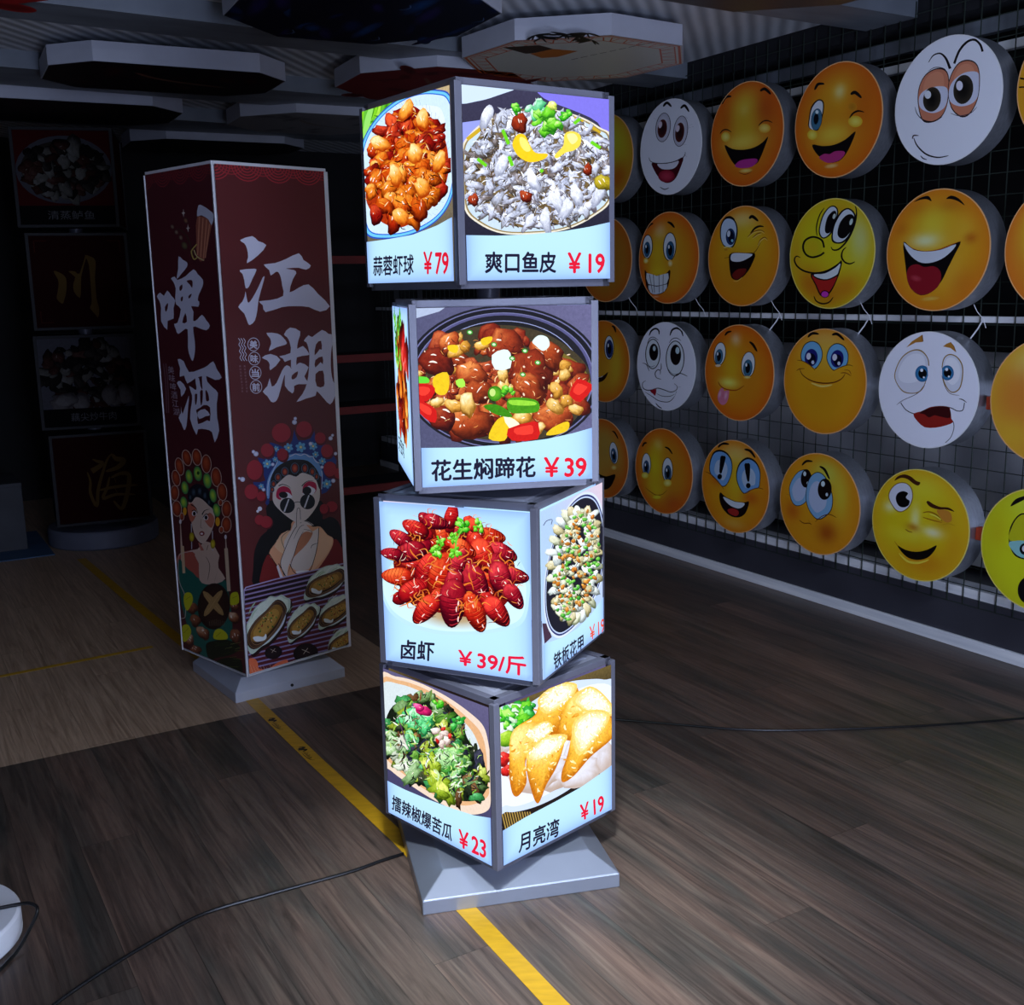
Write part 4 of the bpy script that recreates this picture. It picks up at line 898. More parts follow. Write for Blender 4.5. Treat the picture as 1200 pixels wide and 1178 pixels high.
A.poly([(372, 850), (375, 720), (440, 600), (560, 530), (640, 520), (760, 535), (850, 620), (890, 720), (884, 830), (850, 740), (800, 690), (700, 660), (640, 700), (560, 680), (480, 740), (420, 800)], (16, 14, 20), 3)
for x, y, rx, ry in ((626, 612, 32, 46), (522, 648, 26, 36), (730, 614, 24, 38), (450, 706, 22, 30), (808, 648, 20, 30), (404, 776, 16, 24), (852, 700, 14, 24), (390, 834, 12, 18)): A.ell(x, y, rx + 12, ry + 12, (86, 106, 130), 0); A.ell(x, y, rx + 6, ry + 6, (22, 18, 26), 0); A.ell(x, y, rx, ry, (206, 96, 60), 0, edge=(110, 24, 24))
def flower(x, y, r):
    for k in range(6): A.ell(x + r * .62 * math.cos(k * 1.047 + .3), y + r * .62 * math.sin(k * 1.047 + .3), r * .38, r * .3, (106, 176, 214), k * 1.047 + .3, n=12)
    A.ell(x, y, r * .26, r * .26, (240, 230, 160), n=10, line=3, lc=(40, 70, 120))
for x, y, r in ((688, 392, 56), (560, 398, 50), (816, 382, 46), (842, 468, 36), (912, 538, 40), (960, 775, 50), (338, 566, 48), (430, 410, 32), (276, 800, 30), (420, 520, 28)): flower(x, y, r)
POM, PD = (160, 42, 54), (90, 18, 30)
for x, y, rx, ry in ((485, 242, 98, 100), (722, 206, 82, 84), (890, 296, 56, 58), (960, 430, 62, 68), (990, 620, 66, 78), (1085, 665, 50, 56), (338, 424, 66, 70), (495, 468, 54, 62), (206, 630, 82, 104), (172, 856, 70, 78), (275, 905, 46, 50), (1010, 1012, 60, 56), (930, 1035, 44, 50)):
    A.ell(x + 10, y + 14, rx + 6, ry + 8, PD); A.ell(x, y, rx, ry, POM)
A.set(275, 580, 8.571)
for x, y, rx, ry in ((250, 252, 48, 50), (316, 272, 60, 60)): A.ell(x + 6, y + 8, rx + 5, ry + 6, PD); A.ell(x, y, rx, ry, POM)
for x, y, r in ((252, 140, 22), (230, 165, 14)): A.ell(x, y, r, r, (226, 232, 248))
A.set(275, 480, 8.889)
for x, y, r in ((622, 132, 25), (630, 94, 17), (998, 300, 22), (1018, 268, 15), (222, 462, 26), (195, 440, 18), (82, 728, 25), (48, 716, 13), (1050, 460, 18), (1026, 742, 22), (790, 356, 20), (396, 572, 18), (300, 834, 18), (908, 600, 17)): A.ell(x, y, r, r, (240, 240, 252), edge=(170, 180, 214))
for (x, y, sx) in ((510, 870, 1), (780, 815, -1)):
    A.poly([(x - 78, y + 40), (x - 64, y - 40), (x, y - 72), (x + 66, y - 40), (x + 86, y + 40), (x + 40, y - 6), (x - 20, y + 10), (x - 30, y + 70)] if sx > 0 else [(x - 72, y + 60), (x - 66, y - 20), (x - 10, y - 66), (x + 60, y - 50), (x + 72, y + 20), (x + 40, y + 60), (x + 20, y), (x - 30, y - 10)], (190, 30, 76), 4)
A.poly([(462, 880), (500, 862), (560, 866), (600, 915), (520, 930), (470, 915)], (240, 238, 244), 3); A.ell(506, 890, 46, 34, INK, .1); A.poly([(706, 880), (760, 800), (800, 806), (842, 840), (800, 890)], (240, 238, 244), 3); A.ell(752, 846, 46, 42, INK, -.3)
A.line([(456, 796), (500, 780), (560, 800), (585, 824)], 11, INK, 4, 3); A.line([(698, 798), (750, 750), (820, 740)], 11, INK, 4, 3)
for x, y in ((548, 1000), (758, 960)):
    A.ell(x, y, 74, 76, (20, 24, 32), 0, line=4); A.poly([(x - 40, y + 62), (x - 24, y + 66), (x + 22, y - 66), (x + 8, y - 68)], (214, 218, 226), 0)
A.line([(620, 970), (656, 962), (688, 968)], 7, INK, 4, 0)
A.set(275, 580, 8.571)
A.line([(612, 185), (640, 188)], 6, (150, 40, 50), 0); A.line([(660, 165), (680, 150)], 5, INK, 0)
A.poly([(622, 320), (620, 250), (626, 150), (640, 132), (655, 150), (660, 250), (650, 300)], SKIN, 3); A.line([(622, 320), (620, 250), (626, 150), (640, 132), (655, 150), (660, 250)], 5, INK, 4, 0)
# oysters and skewers on the grill
A.set(275, 660, 8.414)
A.poly([(90, 250), (130, 226), (400, 160), (700, 90), (1000, 20), (1110, -8), (1140, 850), (120, 1170)], (84, 30, 40), 0)
for k in range(22):
    y = 250 + k * 46; A.line([(95, y + 20), (1140, y - 230)], 15, (150, 140, 186), 0, 0); A.line([(95, y + 42), (1140, y - 208)], 20, (28, 18, 26) if k < 3 else (96, 34, 40), 0, 0)
A.line([(100, 1160), (92, 270), (110, 240), (400, 160), (700, 90), (1000, 20), (1120, -5)], 12, (178, 168, 210), 0, 0)
OY = [[(110, 620), (140, 540), (190, 440), (250, 380), (300, 350), (350, 310), (410, 318), (460, 295), (505, 322), (545, 340), (548, 390), (540, 440), (500, 490), (490, 530), (470, 600), (400, 700), (330, 770), (260, 810), (180, 880), (140, 860), (120, 760)],
      [(135, 700), (200, 580), (300, 480), (380, 390), (440, 400), (478, 470), (450, 560), (410, 640), (340, 730), (260, 806), (190, 840), (140, 800)],
      [(165, 690), (230, 590), (320, 490), (390, 430), (440, 470), (410, 560), (360, 640), (300, 710), (230, 770), (175, 760)]]
def oyster(cx, cy, k, rot):
    c, s_ = math.cos(rot) * k, math.sin(rot) * k; P = lambda p: (cx + c * (p[0] - 322) - s_ * (p[1] - 575), cy + s_ * (p[0] - 322) + c * (p[1] - 575))
    r2 = random.Random(int(cx)); T = lambda L_: [P(p) for p in L_]
    A.poly(T([(x + 18, y + 26) for x, y in OY[0]]), (40, 22, 24), 3, .3); A.poly(T(OY[0]), (196, 214, 196), 3, .3)
    A.poly(T([(322 + (x - 322) * .9, 575 + (y - 575) * .9 - 12) for x, y in OY[0]]), (222, 234, 216), 3, .3)
    for q in range(9): x0, y0 = r2.uniform(170, 420), r2.uniform(330, 470); A.line(T([(x0, y0), (x0 - 40, y0 + 50), (x0 - 62, y0 + 110)]), 9 * k, r2.choice([(150, 190, 140), (240, 246, 236), (176, 206, 170), (206, 214, 210)]), 3)
    A.line(T([(270, 800), (360, 720), (440, 630), (480, 560), (500, 490)]), 20 * k, (214, 226, 232), 4)
    I1, I2 = [[(322 + (x - 310) * 1.14, 588 + (y - 610) * 1.08) for x, y in q] for q in OY[1:]]
    A.poly(T(I1), (58, 36, 24), 3, .4)
    for q, cc in ((.93, (120, 92, 66)), (.86, (84, 56, 36)), (.8, (140, 108, 76))): A.line(T([(315 + (x - 315) * q, 610 + (y - 610) * q) for x, y in I1]), 7 * k, cc, 3, 0, True)
    A.poly(T(I2), (150, 108, 44), 3, .6); A.poly(T([(300 + (x - 300) * .8, 600 + (y - 600) * .8) for x, y in I2]), (184, 140, 64), 3, .6)
    for q in range(46):
        x, y = r2.uniform(230, 410), r2.uniform(470, 660)
        if abs((x - 320) * .7 + (y - 570) * .7) > 70: continue
        A.ell(*P((x, y)), r2.uniform(6, 16) * k, r2.uniform(4, 9) * k, r2.choice([(96, 58, 22), (206, 170, 90), (50, 100, 36), (150, 46, 36), (226, 200, 130), (70, 44, 20), (90, 130, 50)]), r2.uniform(0, 3), n=7)
    A.poly(T([(180, 715), (230, 705), (280, 712), (305, 680), (312, 720), (285, 748), (220, 760), (190, 745)]), (232, 240, 240), 3)
oyster(322, 590, 1.0, 0); oyster(668, 580, .70, .08); oyster(905, 190, .80, .42); oyster(1000, 480, .70, .28); oyster(1062, 770, .60, .25)
for x, y, r in ((380, 880, 78), (698, 885, 110)):
    A.ell(x, y, r * 1.12, r * .85, (40, 26, 28), -.2, edge=(24, 14, 18), tex=.4)
    for t in (.5, 2.1): A.line([(x - r * .4 * math.cos(t), y - 18 - r * .32 * math.sin(t)), (x + r * .4 * math.cos(t), y - 18 + r * .32 * math.sin(t))], r * .2, (214, 200, 184), 0, 1)
A.poly([(130, 960), (190, 940), (225, 980), (240, 1040), (330, 1040), (420, 980), (510, 950), (515, 1000), (400, 1060), (240, 1110), (130, 1140)], (232, 116, 76), 3, .2)
for k in range(8): A.line([(150 + k * 32, 1000 + (k % 3) * 14), (180 + k * 32, 1090 - k * 5)], 9, (250, 200, 170), 0)
o = A.build('picture_panel', P_FILM, column); o.rotation_euler = (0, 0, math.pi / 4); o.location = (math.sin(math.pi / 4) * (h - .002), -math.cos(math.pi / 4) * (h - .002), CZ + CH / 2)
o['label'] = 'dark red panel with big brush characters and a singer in sunglasses'

A = Art(*cp, plane=col_plane(-1)); MAR2 = (80, 30, 36)
A.field(lambda u, v: MAR2); waves(A, .55)
A.set(185, 220, 11.787)
for x, y, r in ((385, 455, 36), (200, 540, 30), (258, 615, 32), (318, 690, 34), (368, 800, 52)): A.ell(x, y, r * .8, r * 1.1, (150, 120, 100) if r < 36 else ((150, 100, 70) if r == 36 else (110, 104, 64)), -.4, edge=(70, 50, 44))
for x, y in ((352, 350), (415, 560)): A.poly([(x - 26, y), (x - 4, y - 12), (x, y - 60), (x + 8, y - 14), (x + 28, y), (x + 8, y + 12), (x + 6, y + 60), (x - 6, y + 14)], (206, 190, 180), 0)
A.line([(270, 560), (330, 600), (420, 700), (500, 960)], 14, (60, 56, 40), 4)
A.poly([(545, 390), (740, 470), (735, 560), (640, 1005), (540, 950), (530, 700)], (150, 84, 66), 2); A.poly([(560, 245), (620, 250), (710, 310), (775, 380), (742, 520), (700, 440), (600, 380), (540, 395)], (196, 200, 216), 2)
for a_, b_ in (((575, 400), (550, 930)), ((625, 420), (590, 960)), ((675, 440), (630, 980)), ((715, 500), (655, 970))): A.line([a_, b_], 16, (196, 130, 100), 0, 0)
A.line([(540, 780), (480, 850), (465, 900), (500, 990), (545, 960)], 16, (196, 170, 90), 4, 0); A.line([(500, 860), (540, 950), (638, 1005)], 14, (206, 190, 130), 3, 0)
A.set(180, 295, 9.0625)
for p in PI_: A.poly(p, SIL, 2)
for p in PI_H: A.poly(p, MAR2, 2)
A.set(185, 415, 10.71)
for p in JIU: A.poly(p, SIL, 2)
for p in JIU_H: A.poly(p, MAR2, 2)
A.poly([(500, 730), (590, 690), (655, 765), (600, 780), (520, 815)], SIL, 2)
for j, ch in enumerate('美味啤酒江湖'): A.text(ch, (128 + j * 14, 240 + j * 105), (205 + j * 14, 250 + j * 105), (122 + j * 14, 150 + j * 105), mix(SIL, MAR2, .35), .0)
for c in range(2): A.line([(70 + c * 30, 120), (100 + c * 26, 380), (110 + c * 26, 740)], 12, mix(SIL, MAR2, .72), 3, 0)
A.set(190, 520, 8.41)
A.poly([(160, 1180), (150, 1120), (200, 1064), (350, 1040), (420, 960), (520, 1020), (550, 1180)], (206, 176, 156), 2)
A.poly([(150, 1180), (150, 1110), (210, 1066), (300, 1062), (350, 1180)], (176, 84, 70), 2)
A.poly([(260, 580), (330, 480), (440, 560), (500, 650), (520, 760), (470, 900), (400, 985), (330, 920), (290, 780)], (216, 188, 168), 3)
A.poly([(255, 560), (260, 460), (340, 395), (440, 440), (500, 540), (515, 640), (470, 620), (430, 580), (380, 540), (330, 530), (290, 580)], (22, 24, 34), 3)
for x, y, rx, ry in ((370, 470, 22, 40), (310, 480, 22, 40), (422, 512, 20, 38), (278, 530, 14, 30), (462, 580, 14, 30)): A.ell(x, y, rx, ry, (76, 96, 112), 0, edge=(24, 30, 40))
for x, y, rx, ry, r_ in ((243, 140, 40, 76, -.25), (342, 134, 42, 78, -.15), (436, 200, 44, 86, -.05), (172, 226, 38, 84, -.2), (534, 330, 46, 90, -.1), (138, 340, 36, 76, -.2), (592, 476, 44, 84, -.1), (124, 486, 38, 70, 0), (636, 645, 44, 78, 0), (146, 640, 42, 74, -.1), (634, 798, 44, 74, 0), (196, 720, 18, 34, 0), (584, 850, 18, 30, 0), (576, 580, 18, 26, 0)):
    A.ell(x, y, rx + 6, ry + 6, (206, 176, 160), r_); A.ell(x, y, rx, ry, (190, 84, 46), r_, edge=(116, 36, 24), hx=-8, hy=-20)
for x, y, rx, ry in ((266, 324, 34, 68), (352, 296, 40, 74), (446, 366, 40, 76), (224, 434, 34, 64), (214, 580, 34, 58), (502, 512, 34, 68), (538, 656, 36, 66)): A.ell(x, y, rx, ry, (196, 220, 60), -.15, edge=(36, 130, 84), hx=-6, hy=-8)
A.ell(355, 290, 14, 18, (30, 90, 40)); A.ell(224, 668, 18, 40, (226, 160, 30), 0); A.ell(548, 770, 22, 44, (226, 160, 30), 0)
A.poly([(250, 620), (300, 590), (340, 680), (300, 770), (270, 740)], (196, 104, 80), 3); A.poly([(420, 740), (470, 680), (515, 740), (490, 830), (440, 790)], (196, 112, 90), 3)
A.line([(285, 600), (330, 630), (352, 680)], 12, INK, 4, 3); A.line([(395, 700), (420, 660), (470, 645)], 12, INK, 4, 3)
A.ell(316, 688, 22, 26, (230, 226, 226), .2); A.ell(318, 690, 14, 20, INK); A.ell(432, 728, 24, 26, (230, 226, 226), -.2); A.ell(434, 728, 15, 20, INK); A.line([(290, 664), (320, 656), (350, 690)], 8, INK, 4); A.line([(402, 730), (430, 696), (462, 700)], 8, INK, 4)
A.line([(385, 740), (380, 820), (400, 835)], 5, (150, 110, 96), 4); A.ell(392, 886, 26, 24, (150, 60, 56)); A.ell(390, 888, 14, 10, (236, 226, 226))
for x, y in ((292, 920), (500, 990)): A.line([(x - 4, y - 130), (x, y + 120)], 8, (190, 190, 200), 0, 0); A.ell(x, y, 24, 46, (214, 196, 50), 0, edge=(150, 130, 20))
for x0, y0, x1, y1 in ((180, 770, 200, 1180), (626, 920, 640, 1180)): A.line([(x0, y0), (x1, y1)], 26, (206, 176, 156), 0, 2); A.ell(x0, y0, 12, 22, (226, 220, 226))
A.line([(455, 1000), (440, 1060), (470, 1110), (440, 1180)], 5, (110, 80, 70), 4, 0); A.line([(360, 975), (410, 1090), (400, 1180)], 30, (190, 110, 96), 4)
A.set(195, 640, 7.36)
A.poly([(105, 120), (150, 160), (240, 240), (330, 310), (510, 295), (540, 420), (570, 820), (360, 960), (250, 880), (130, 500)], (20, 96, 84), 2)
A.poly([(160, 70), (240, 60), (280, 150), (285, 280), (230, 230), (150, 160)], (176, 84, 70), 2); A.poly([(245, 80), (300, 40), (430, 50), (450, 190), (510, 280), (430, 325), (340, 330), (285, 290), (280, 150)], (206, 176, 156), 2)
A.line([(340, 90), (375, 170), (355, 300)], 5, (80, 56, 50), 4); A.line([(440, 220), (410, 325)], 4, (80, 56, 50), 0); A.line([(140, 0), (152, 235)], 24, (214, 180, 140), 0, 0); A.line([(515, 20), (540, 390)], 30, (206, 180, 150), 0, 0)
A.line([(100, 120), (120, 70), (200, 48), (240, 46)], 5, (206, 190, 180), 4, 0); A.line([(100, 120), (110, 300), (165, 440), (165, 590), (150, 622), (100, 625)], 5, (206, 190, 180), 3, 0)
A.ell(410, 520, 140, 200, (58, 30, 24), .05, edge=(34, 16, 16), tex=.5)
for t in (.85, 2.2): A.line([(405 - 130 * math.cos(t), 490 - 130 * math.sin(t)), (405, 490), (405 + 130 * math.cos(t), 490 + 140 * math.sin(t))], 60, (170, 134, 82), 3, 1, tex=.3); A.line([(405 - 100 * math.cos(t), 490 - 100 * math.sin(t)), (405 + 100 * math.cos(t), 490 + 110 * math.sin(t))], 12, (206, 170, 112), 0)
for k in range(9): A.line([(370 + k * 16, 630 + abs(k - 4) * 5), (376 + k * 15, 690)], 5, (190, 160, 130), 0)
for x, y, L, a in ((225, 530, 60, 1.2), (255, 640, 60, 1.0), (320, 750, 62, 1.0), (200, 810, 54, 1.0), (250, 900, 56, .6), (585, 620, 62, 1.4), (600, 780, 70, 1.3), (590, 520, 44, 1.2)): A.lump(x, y, L * .75, 1.3, a, ((60, 26, 20), (150, 84, 52), (220, 186, 150)), rng, 1, tex=.3)
for pts in ([(150, 480), (160, 410), (210, 405), (230, 470), (180, 560)], [(132, 770), (140, 690), (190, 680), (215, 750), (160, 830)], [(550, 470), (560, 410), (615, 400), (625, 490), (560, 510)], [(410, 800), (420, 730), (470, 715), (525, 760), (520, 805)]): A.poly(pts, (200, 200, 30), 3); A.line([(pts[0][0] + 20, pts[0][1] - 20), (pts[2][0], pts[2][1] + 30)], 12, (60, 60, 20), 0)
for pts in ([(340, 860), (400, 820), (520, 808), (600, 840), (640, 880), (560, 940), (420, 970), (380, 1010)], [(410, 1020), (480, 970), (600, 965), (650, 1000), (650, 1120), (540, 1080)]): A.poly(pts, (20, 32, 20), 3); 
for k in range(14): x, y = rng.uniform(370, 600), rng.uniform(830, 1060); A.line([(x, y), (x + rng.uniform(40, 90), y + rng.uniform(-20, 10))], 6, rng.choice([(150, 180, 60), (206, 214, 120), (70, 110, 40)]), 0)
o = A.build('picture_panel', P_FILM, column); o.rotation_euler = (0, 0, -math.pi / 4); o.location = (math.sin(-math.pi / 4) * (h - .002), -math.cos(math.pi / 4) * (h - .002), CZ + CH / 2)
o['label'] = 'dark red panel with a beer glass and a singer in a green robe'
for a in (math.pi * .75, -math.pi * .75):
    o = MB().box(-cp[0] / 2, cp[0] / 2, -.0005, .0005, -cp[1] / 2, cp[1] / 2).build('back_panel', principled('plain_red_film', MAR, .4, noise=.05), column)
    o.rotation_euler = (0, 0, a); o.location = (math.sin(a) * (h - .002), -math.cos(a) * (h - .002), CZ + CH / 2)

# ---------------------------------------------------------------- smiley light boxes on the wire screen
DR, DT, DYAW = 0.2367, 0.15, 0.0474
_e = SD * math.cos(DYAW) + TD * math.sin(DYAW)
DRZ = math.atan2(-_e.y, -_e.x)                     # local x points towards the near end of the wall
BLK, WHT = (16, 12, 16), (238, 240, 248)
ORG, AMB, YEL, LEM, RUST = (240, 146, 26), (236, 166, 30), (246, 208, 34), (240, 226, 30), (222, 84, 22)
def ground(base, *blobs):
    """airbrushed ground: (x, y, rx, ry, colour, strength) soft spots in disc units"""
    def fn(x, y):
        c = base
        for bx, by, rx, ry, col, k in blobs: c = mix(c, col, min(1, k * math.exp(-(((x - bx) / rx) ** 2 + ((y - by) / ry) ** 2))))
        return c
    return fn
def rimmed(base, rim, *blobs):
    g = ground(base, *blobs)
    return lambda x, y: mix(g(x, y), rim, max(0, (math.hypot(x, y) - .55) / .45) ** 1.6 * .85)
PALE = (250, 236, 150)
def eye(A, x, y, rx, ry, rot=0, iris=(70, 130, 170), ix=0, iy=0, ir=.55, line=5, white=WHT, ped=(14, 12, 20), lash=0):
    u = 1.0
    if A.loc: u, line = .008, .03
    A.ell(x, y, rx, ry, white, rot, line=line, lc=BLK)
    A.ell(x + ix, y + iy, rx * ir + 3 * u, ry * ir + 3 * u, (24, 34, 60), rot); A.ell(x + ix, y + iy, rx * ir, ry * ir, mix(iris, (255, 255, 255), .15), rot, edge=iris)
    A.ell(x + ix, y + iy, rx * ir * .55, ry * ir * .6, ped, rot); A.ell(x + ix - rx * ir * .35, y + iy - ry * ir * .4, rx * ir * .22, ry * ir * .22, (250, 250, 255), n=12)
def brow(A, pts, w=24, col=BLK): A.line(pts, w, col, 6, 1)

def d11(A):
    A.field(ground((232, 236, 246))); A.set(740, 100, 8.41)
    brow(A, [(312, 210), (350, 172), (395, 212)], 26); brow(A, [(484, 228), (525, 200), (568, 262)], 26)
    for x, y, rx, ry in ((312, 415, 68, 140), (484, 452, 66, 148)):
        A.ell(x, y, rx, ry, (226, 230, 242), .12, edge=(190, 190, 206), line=6); A.ell(x - 8, y + 12, rx * .68, ry * .66, (30, 14, 20), .12, edge=(90, 40, 36)); A.ell(x - 28, y - 26, 18, 34, (226, 214, 226), .2)
    for a in (((555, 330), (530, 300)), ((560, 405), (600, 380)), ((560, 420), (615, 405)), ((250, 340), (215, 320)), ((300, 555), (322, 575)), ((500, 585), (545, 582))): A.line(a, 5, (60, 60, 76), 0)
    A.poly([(200, 765), (300, 770), (420, 750), (512, 710), (480, 820), (440, 910), (390, 955), (330, 960), (270, 910), (225, 840)], (70, 14, 26), 3)
    A.poly([(255, 775), (350, 772), (460, 742), (450, 790), (400, 825), (300, 825)], (226, 228, 240), 3); A.ell(345, 895, 82, 62, (190, 60, 84), 0, edge=(130, 24, 44))
    A.line([(172, 710), (190, 750), (260, 770), (380, 762), (480, 730), (525, 690), (530, 655)], 8, BLK); A.line([(515, 680), (548, 706)], 7, BLK, 0); A.line([(280, 1002), (325, 1026), (370, 1010)], 9, BLK)
def d12(A):
    A.field(rimmed((226, 128, 30), (226, 96, 24), (-.05, .62, .42, .5, (236, 196, 60), 1), (-.05, .45, .12, .12, (255, 244, 170), .6), (0, .1, .45, .5, (226, 180, 44), 1), (-.1, -.14, .5, .16, (250, 220, 90), .9), (.55, .45, .3, .4, (196, 74, 24), .7), (-.6, .35, .2, .3, (206, 96, 24), .6)))
    A.set(820, 80, 7.85)
    brow(A, [(205, 330), (235, 268), (292, 258)], 26); brow(A, [(556, 210), (600, 190), (655, 240)], 28)
    A.ell(240, 632, 42, 46, (255, 236, 130), edge=(236, 186, 50)); A.ell(595, 552, 56, 44, (255, 226, 120), edge=(236, 170, 46))
    A.line([(185, 604), (215, 570), (255, 566), (292, 588)], 12, BLK); A.line([(540, 530), (580, 490), (625, 482), (670, 500)], 12, BLK)
    A.poly([(228, 708), (300, 742), (400, 750), (500, 728), (580, 680), (630, 628), (600, 720), (560, 820), (520, 880), (430, 915), (340, 900), (280, 830)], (12, 8, 12), 3)
    A.poly([(325, 890), (370, 850), (440, 835), (520, 832), (530, 860), (480, 905), (400, 920), (340, 910)], (190, 54, 150), 4); A.ell(425, 942, 66, 22, (250, 224, 130), -.1, edge=(226, 140, 40)); A.line([(360, 960), (420, 976), (480, 950)], 7, (120, 50, 20))
def d13(A):
    A.field(rimmed((232, 140, 26), (226, 100, 22), (0, .5, .5, .5, (240, 180, 40), .7), (.04, .5, .13, .13, (255, 244, 170), .8), (-.1, -.24, .45, .2, (250, 214, 70), .9), (.6, .2, .3, .6, (214, 96, 20), .6)))
    A.set(920, 60, 7.362)
    brow(A, [(255, 335), (285, 285), (340, 282)], 24); brow(A, [(566, 374), (605, 356), (660, 404)], 30)
    A.poly([(205, 660), (205, 580), (225, 480), (270, 425), (310, 416), (336, 450), (330, 540), (300, 640), (280, 685)], BLK, 3); A.poly([(212, 660), (214, 580), (234, 490), (275, 435), (306, 428), (326, 456), (320, 540), (292, 630), (272, 680)], WHT, 3)
    A.ell(272, 590, 44, 92, (70, 120, 150), .12, line=4); A.ell(268, 585, 22, 48, (10, 14, 24), .1); A.ell(276, 525, 14, 16, (236, 250, 255))
    A.ell(236, 722, 44, 44, (255, 240, 110), edge=(240, 190, 40)); A.ell(606, 606, 62, 50, (255, 236, 110), edge=(240, 186, 40))
    A.line([(556, 578), (585, 538), (630, 516), (682, 526)], 16, BLK); A.ell(580, 480, 40, 40, (200, 130, 30), edge=(228, 146, 32))
    A.poly([(236, 806), (320, 818), (420, 808), (520, 762), (608, 690), (580, 780), (530, 880), (470, 945), (380, 962), (310, 920), (260, 870)], (14, 8, 12), 3)
    A.poly([(295, 915), (340, 885), (385, 888), (430, 864), (500, 862), (516, 885), (470, 940), (380, 964), (325, 945)], (196, 56, 130), 4); A.ell(400, 990, 66, 22, (250, 206, 130), -.15, edge=(230, 130, 40))
def d14(A):
    A.field(ground((236, 240, 250))); A.set(1035, 30, 6.731)
    A.line([(358, 290), (395, 236), (450, 220), (495, 260), (528, 340)], 22, BLK, 6, 2); A.line([(560, 300), (600, 200), (660, 130), (720, 112), (765, 150), (784, 205)], 18, BLK, 6, 0)
    for p in ([(278, 600), (290, 480), (340, 390), (420, 346), (490, 360), (515, 440), (505, 600), (460, 710), (380, 755), (310, 735)], [(516, 500), (540, 390), (600, 300), (680, 280), (740, 320), (758, 430), (740, 580), (680, 690), (610, 710), (540, 640)]):
        cx = sum(q[0] for q in p) / len(p); cy = sum(q[1] for q in p) / len(p)
        A.poly([(cx + (x - cx) * 1.05, cy + (y - cy) * 1.05) for x, y in p], (40, 26, 30), 4); A.poly(p, (206, 130, 100), 4)
        A.poly([(cx + (x - cx) * .7, cy - 40 + (y - cy) * .7) for x, y in p], (220, 146, 112), 4)
    A.poly([(286, 560), (330, 510), (420, 480), (500, 490), (508, 570), (480, 650), (400, 690), (320, 670), (285, 630)], (214, 218, 236), 4); A.poly([(518, 520), (550, 440), (640, 372), (740, 366), (756, 430), (745, 560), (690, 620), (600, 636), (530, 600)], (214, 218, 236), 4)
    A.ell(385, 582, 70, 98, (16, 14, 14), .15, edge=(56, 50, 40)); A.ell(352, 545, 26, 32, (226, 232, 240)); A.ell(632, 504, 78, 116, (16, 14, 14), .15, edge=(56, 50, 40)); A.ell(602, 474, 26, 38, (232, 232, 246))
    A.line([(355, 360), (410, 330), (480, 340), (510, 385)], 6, BLK); A.line([(250, 640), (270, 700), (320, 745), (400, 756), (466, 720)], 7, BLK); A.line([(530, 690), (600, 712), (690, 690), (740, 640)], 6, (70, 60, 70))
    A.line([(240, 885), (270, 950), (340, 1015), (430, 1040), (516, 1026)], 13, BLK, 6, 1); A.line([(230, 895), (240, 868), (280, 868)], 10, (50, 16, 24)); A.line([(294, 1026), (315, 1048), (345, 1058)], 9, BLK)
def d21(A):
    A.field(rimmed((228, 150, 32), (232, 96, 30), (-.3, .6, .2, .2, (255, 220, 190), .9), (-.35, .1, .3, .5, (236, 190, 40), 1), (.25, 0, .2, .8, (232, 170, 50), .7), (-.35, -.3, .3, .15, (246, 206, 40), .9)))
    A.set(740, 235, 9.06)
    brow(A, [(165, 300), (195, 260), (232, 242)], 22); brow(A, [(382, 228), (420, 245), (458, 290)], 26)
    for x, y, rx, ry, ix, iy in ((170, 490, 48, 120, -4, 30), (406, 490, 62, 144, 6, 40)): eye(A, x, y, rx, ry, .04, (40, 90, 130), ix, iy, .66, 9)
    A.ell(154, 640, 26, 30, (255, 240, 180), edge=(238, 190, 50)); A.ell(412, 668, 28, 40, (255, 240, 190), edge=(234, 170, 40))
    A.poly([(140, 740), (175, 775), (270, 798), (360, 780), (408, 735), (410, 800), (385, 920), (330, 985), (260, 1000), (200, 980), (155, 900)], (40, 16, 16), 3)
    A.poly([(160, 770), (270, 802), (390, 772), (375, 880), (270, 905), (180, 890)], (236, 238, 246), 2); A.poly([(180, 900), (270, 915), (378, 890), (350, 965), (260, 996), (200, 975)], (226, 228, 240), 2)
    for x0, x1 in ((200, 225), (240, 245), (300, 295), (345, 335)): A.line([(x0 - 8, 785), (x1, 980)], 6, (70, 66, 80), 0, 0)
    A.line([(170, 885), (270, 908), (382, 882)], 7, (60, 50, 60)); A.ell(260, 1022, 46, 12, (255, 190, 140), 0, edge=(232, 100, 30))
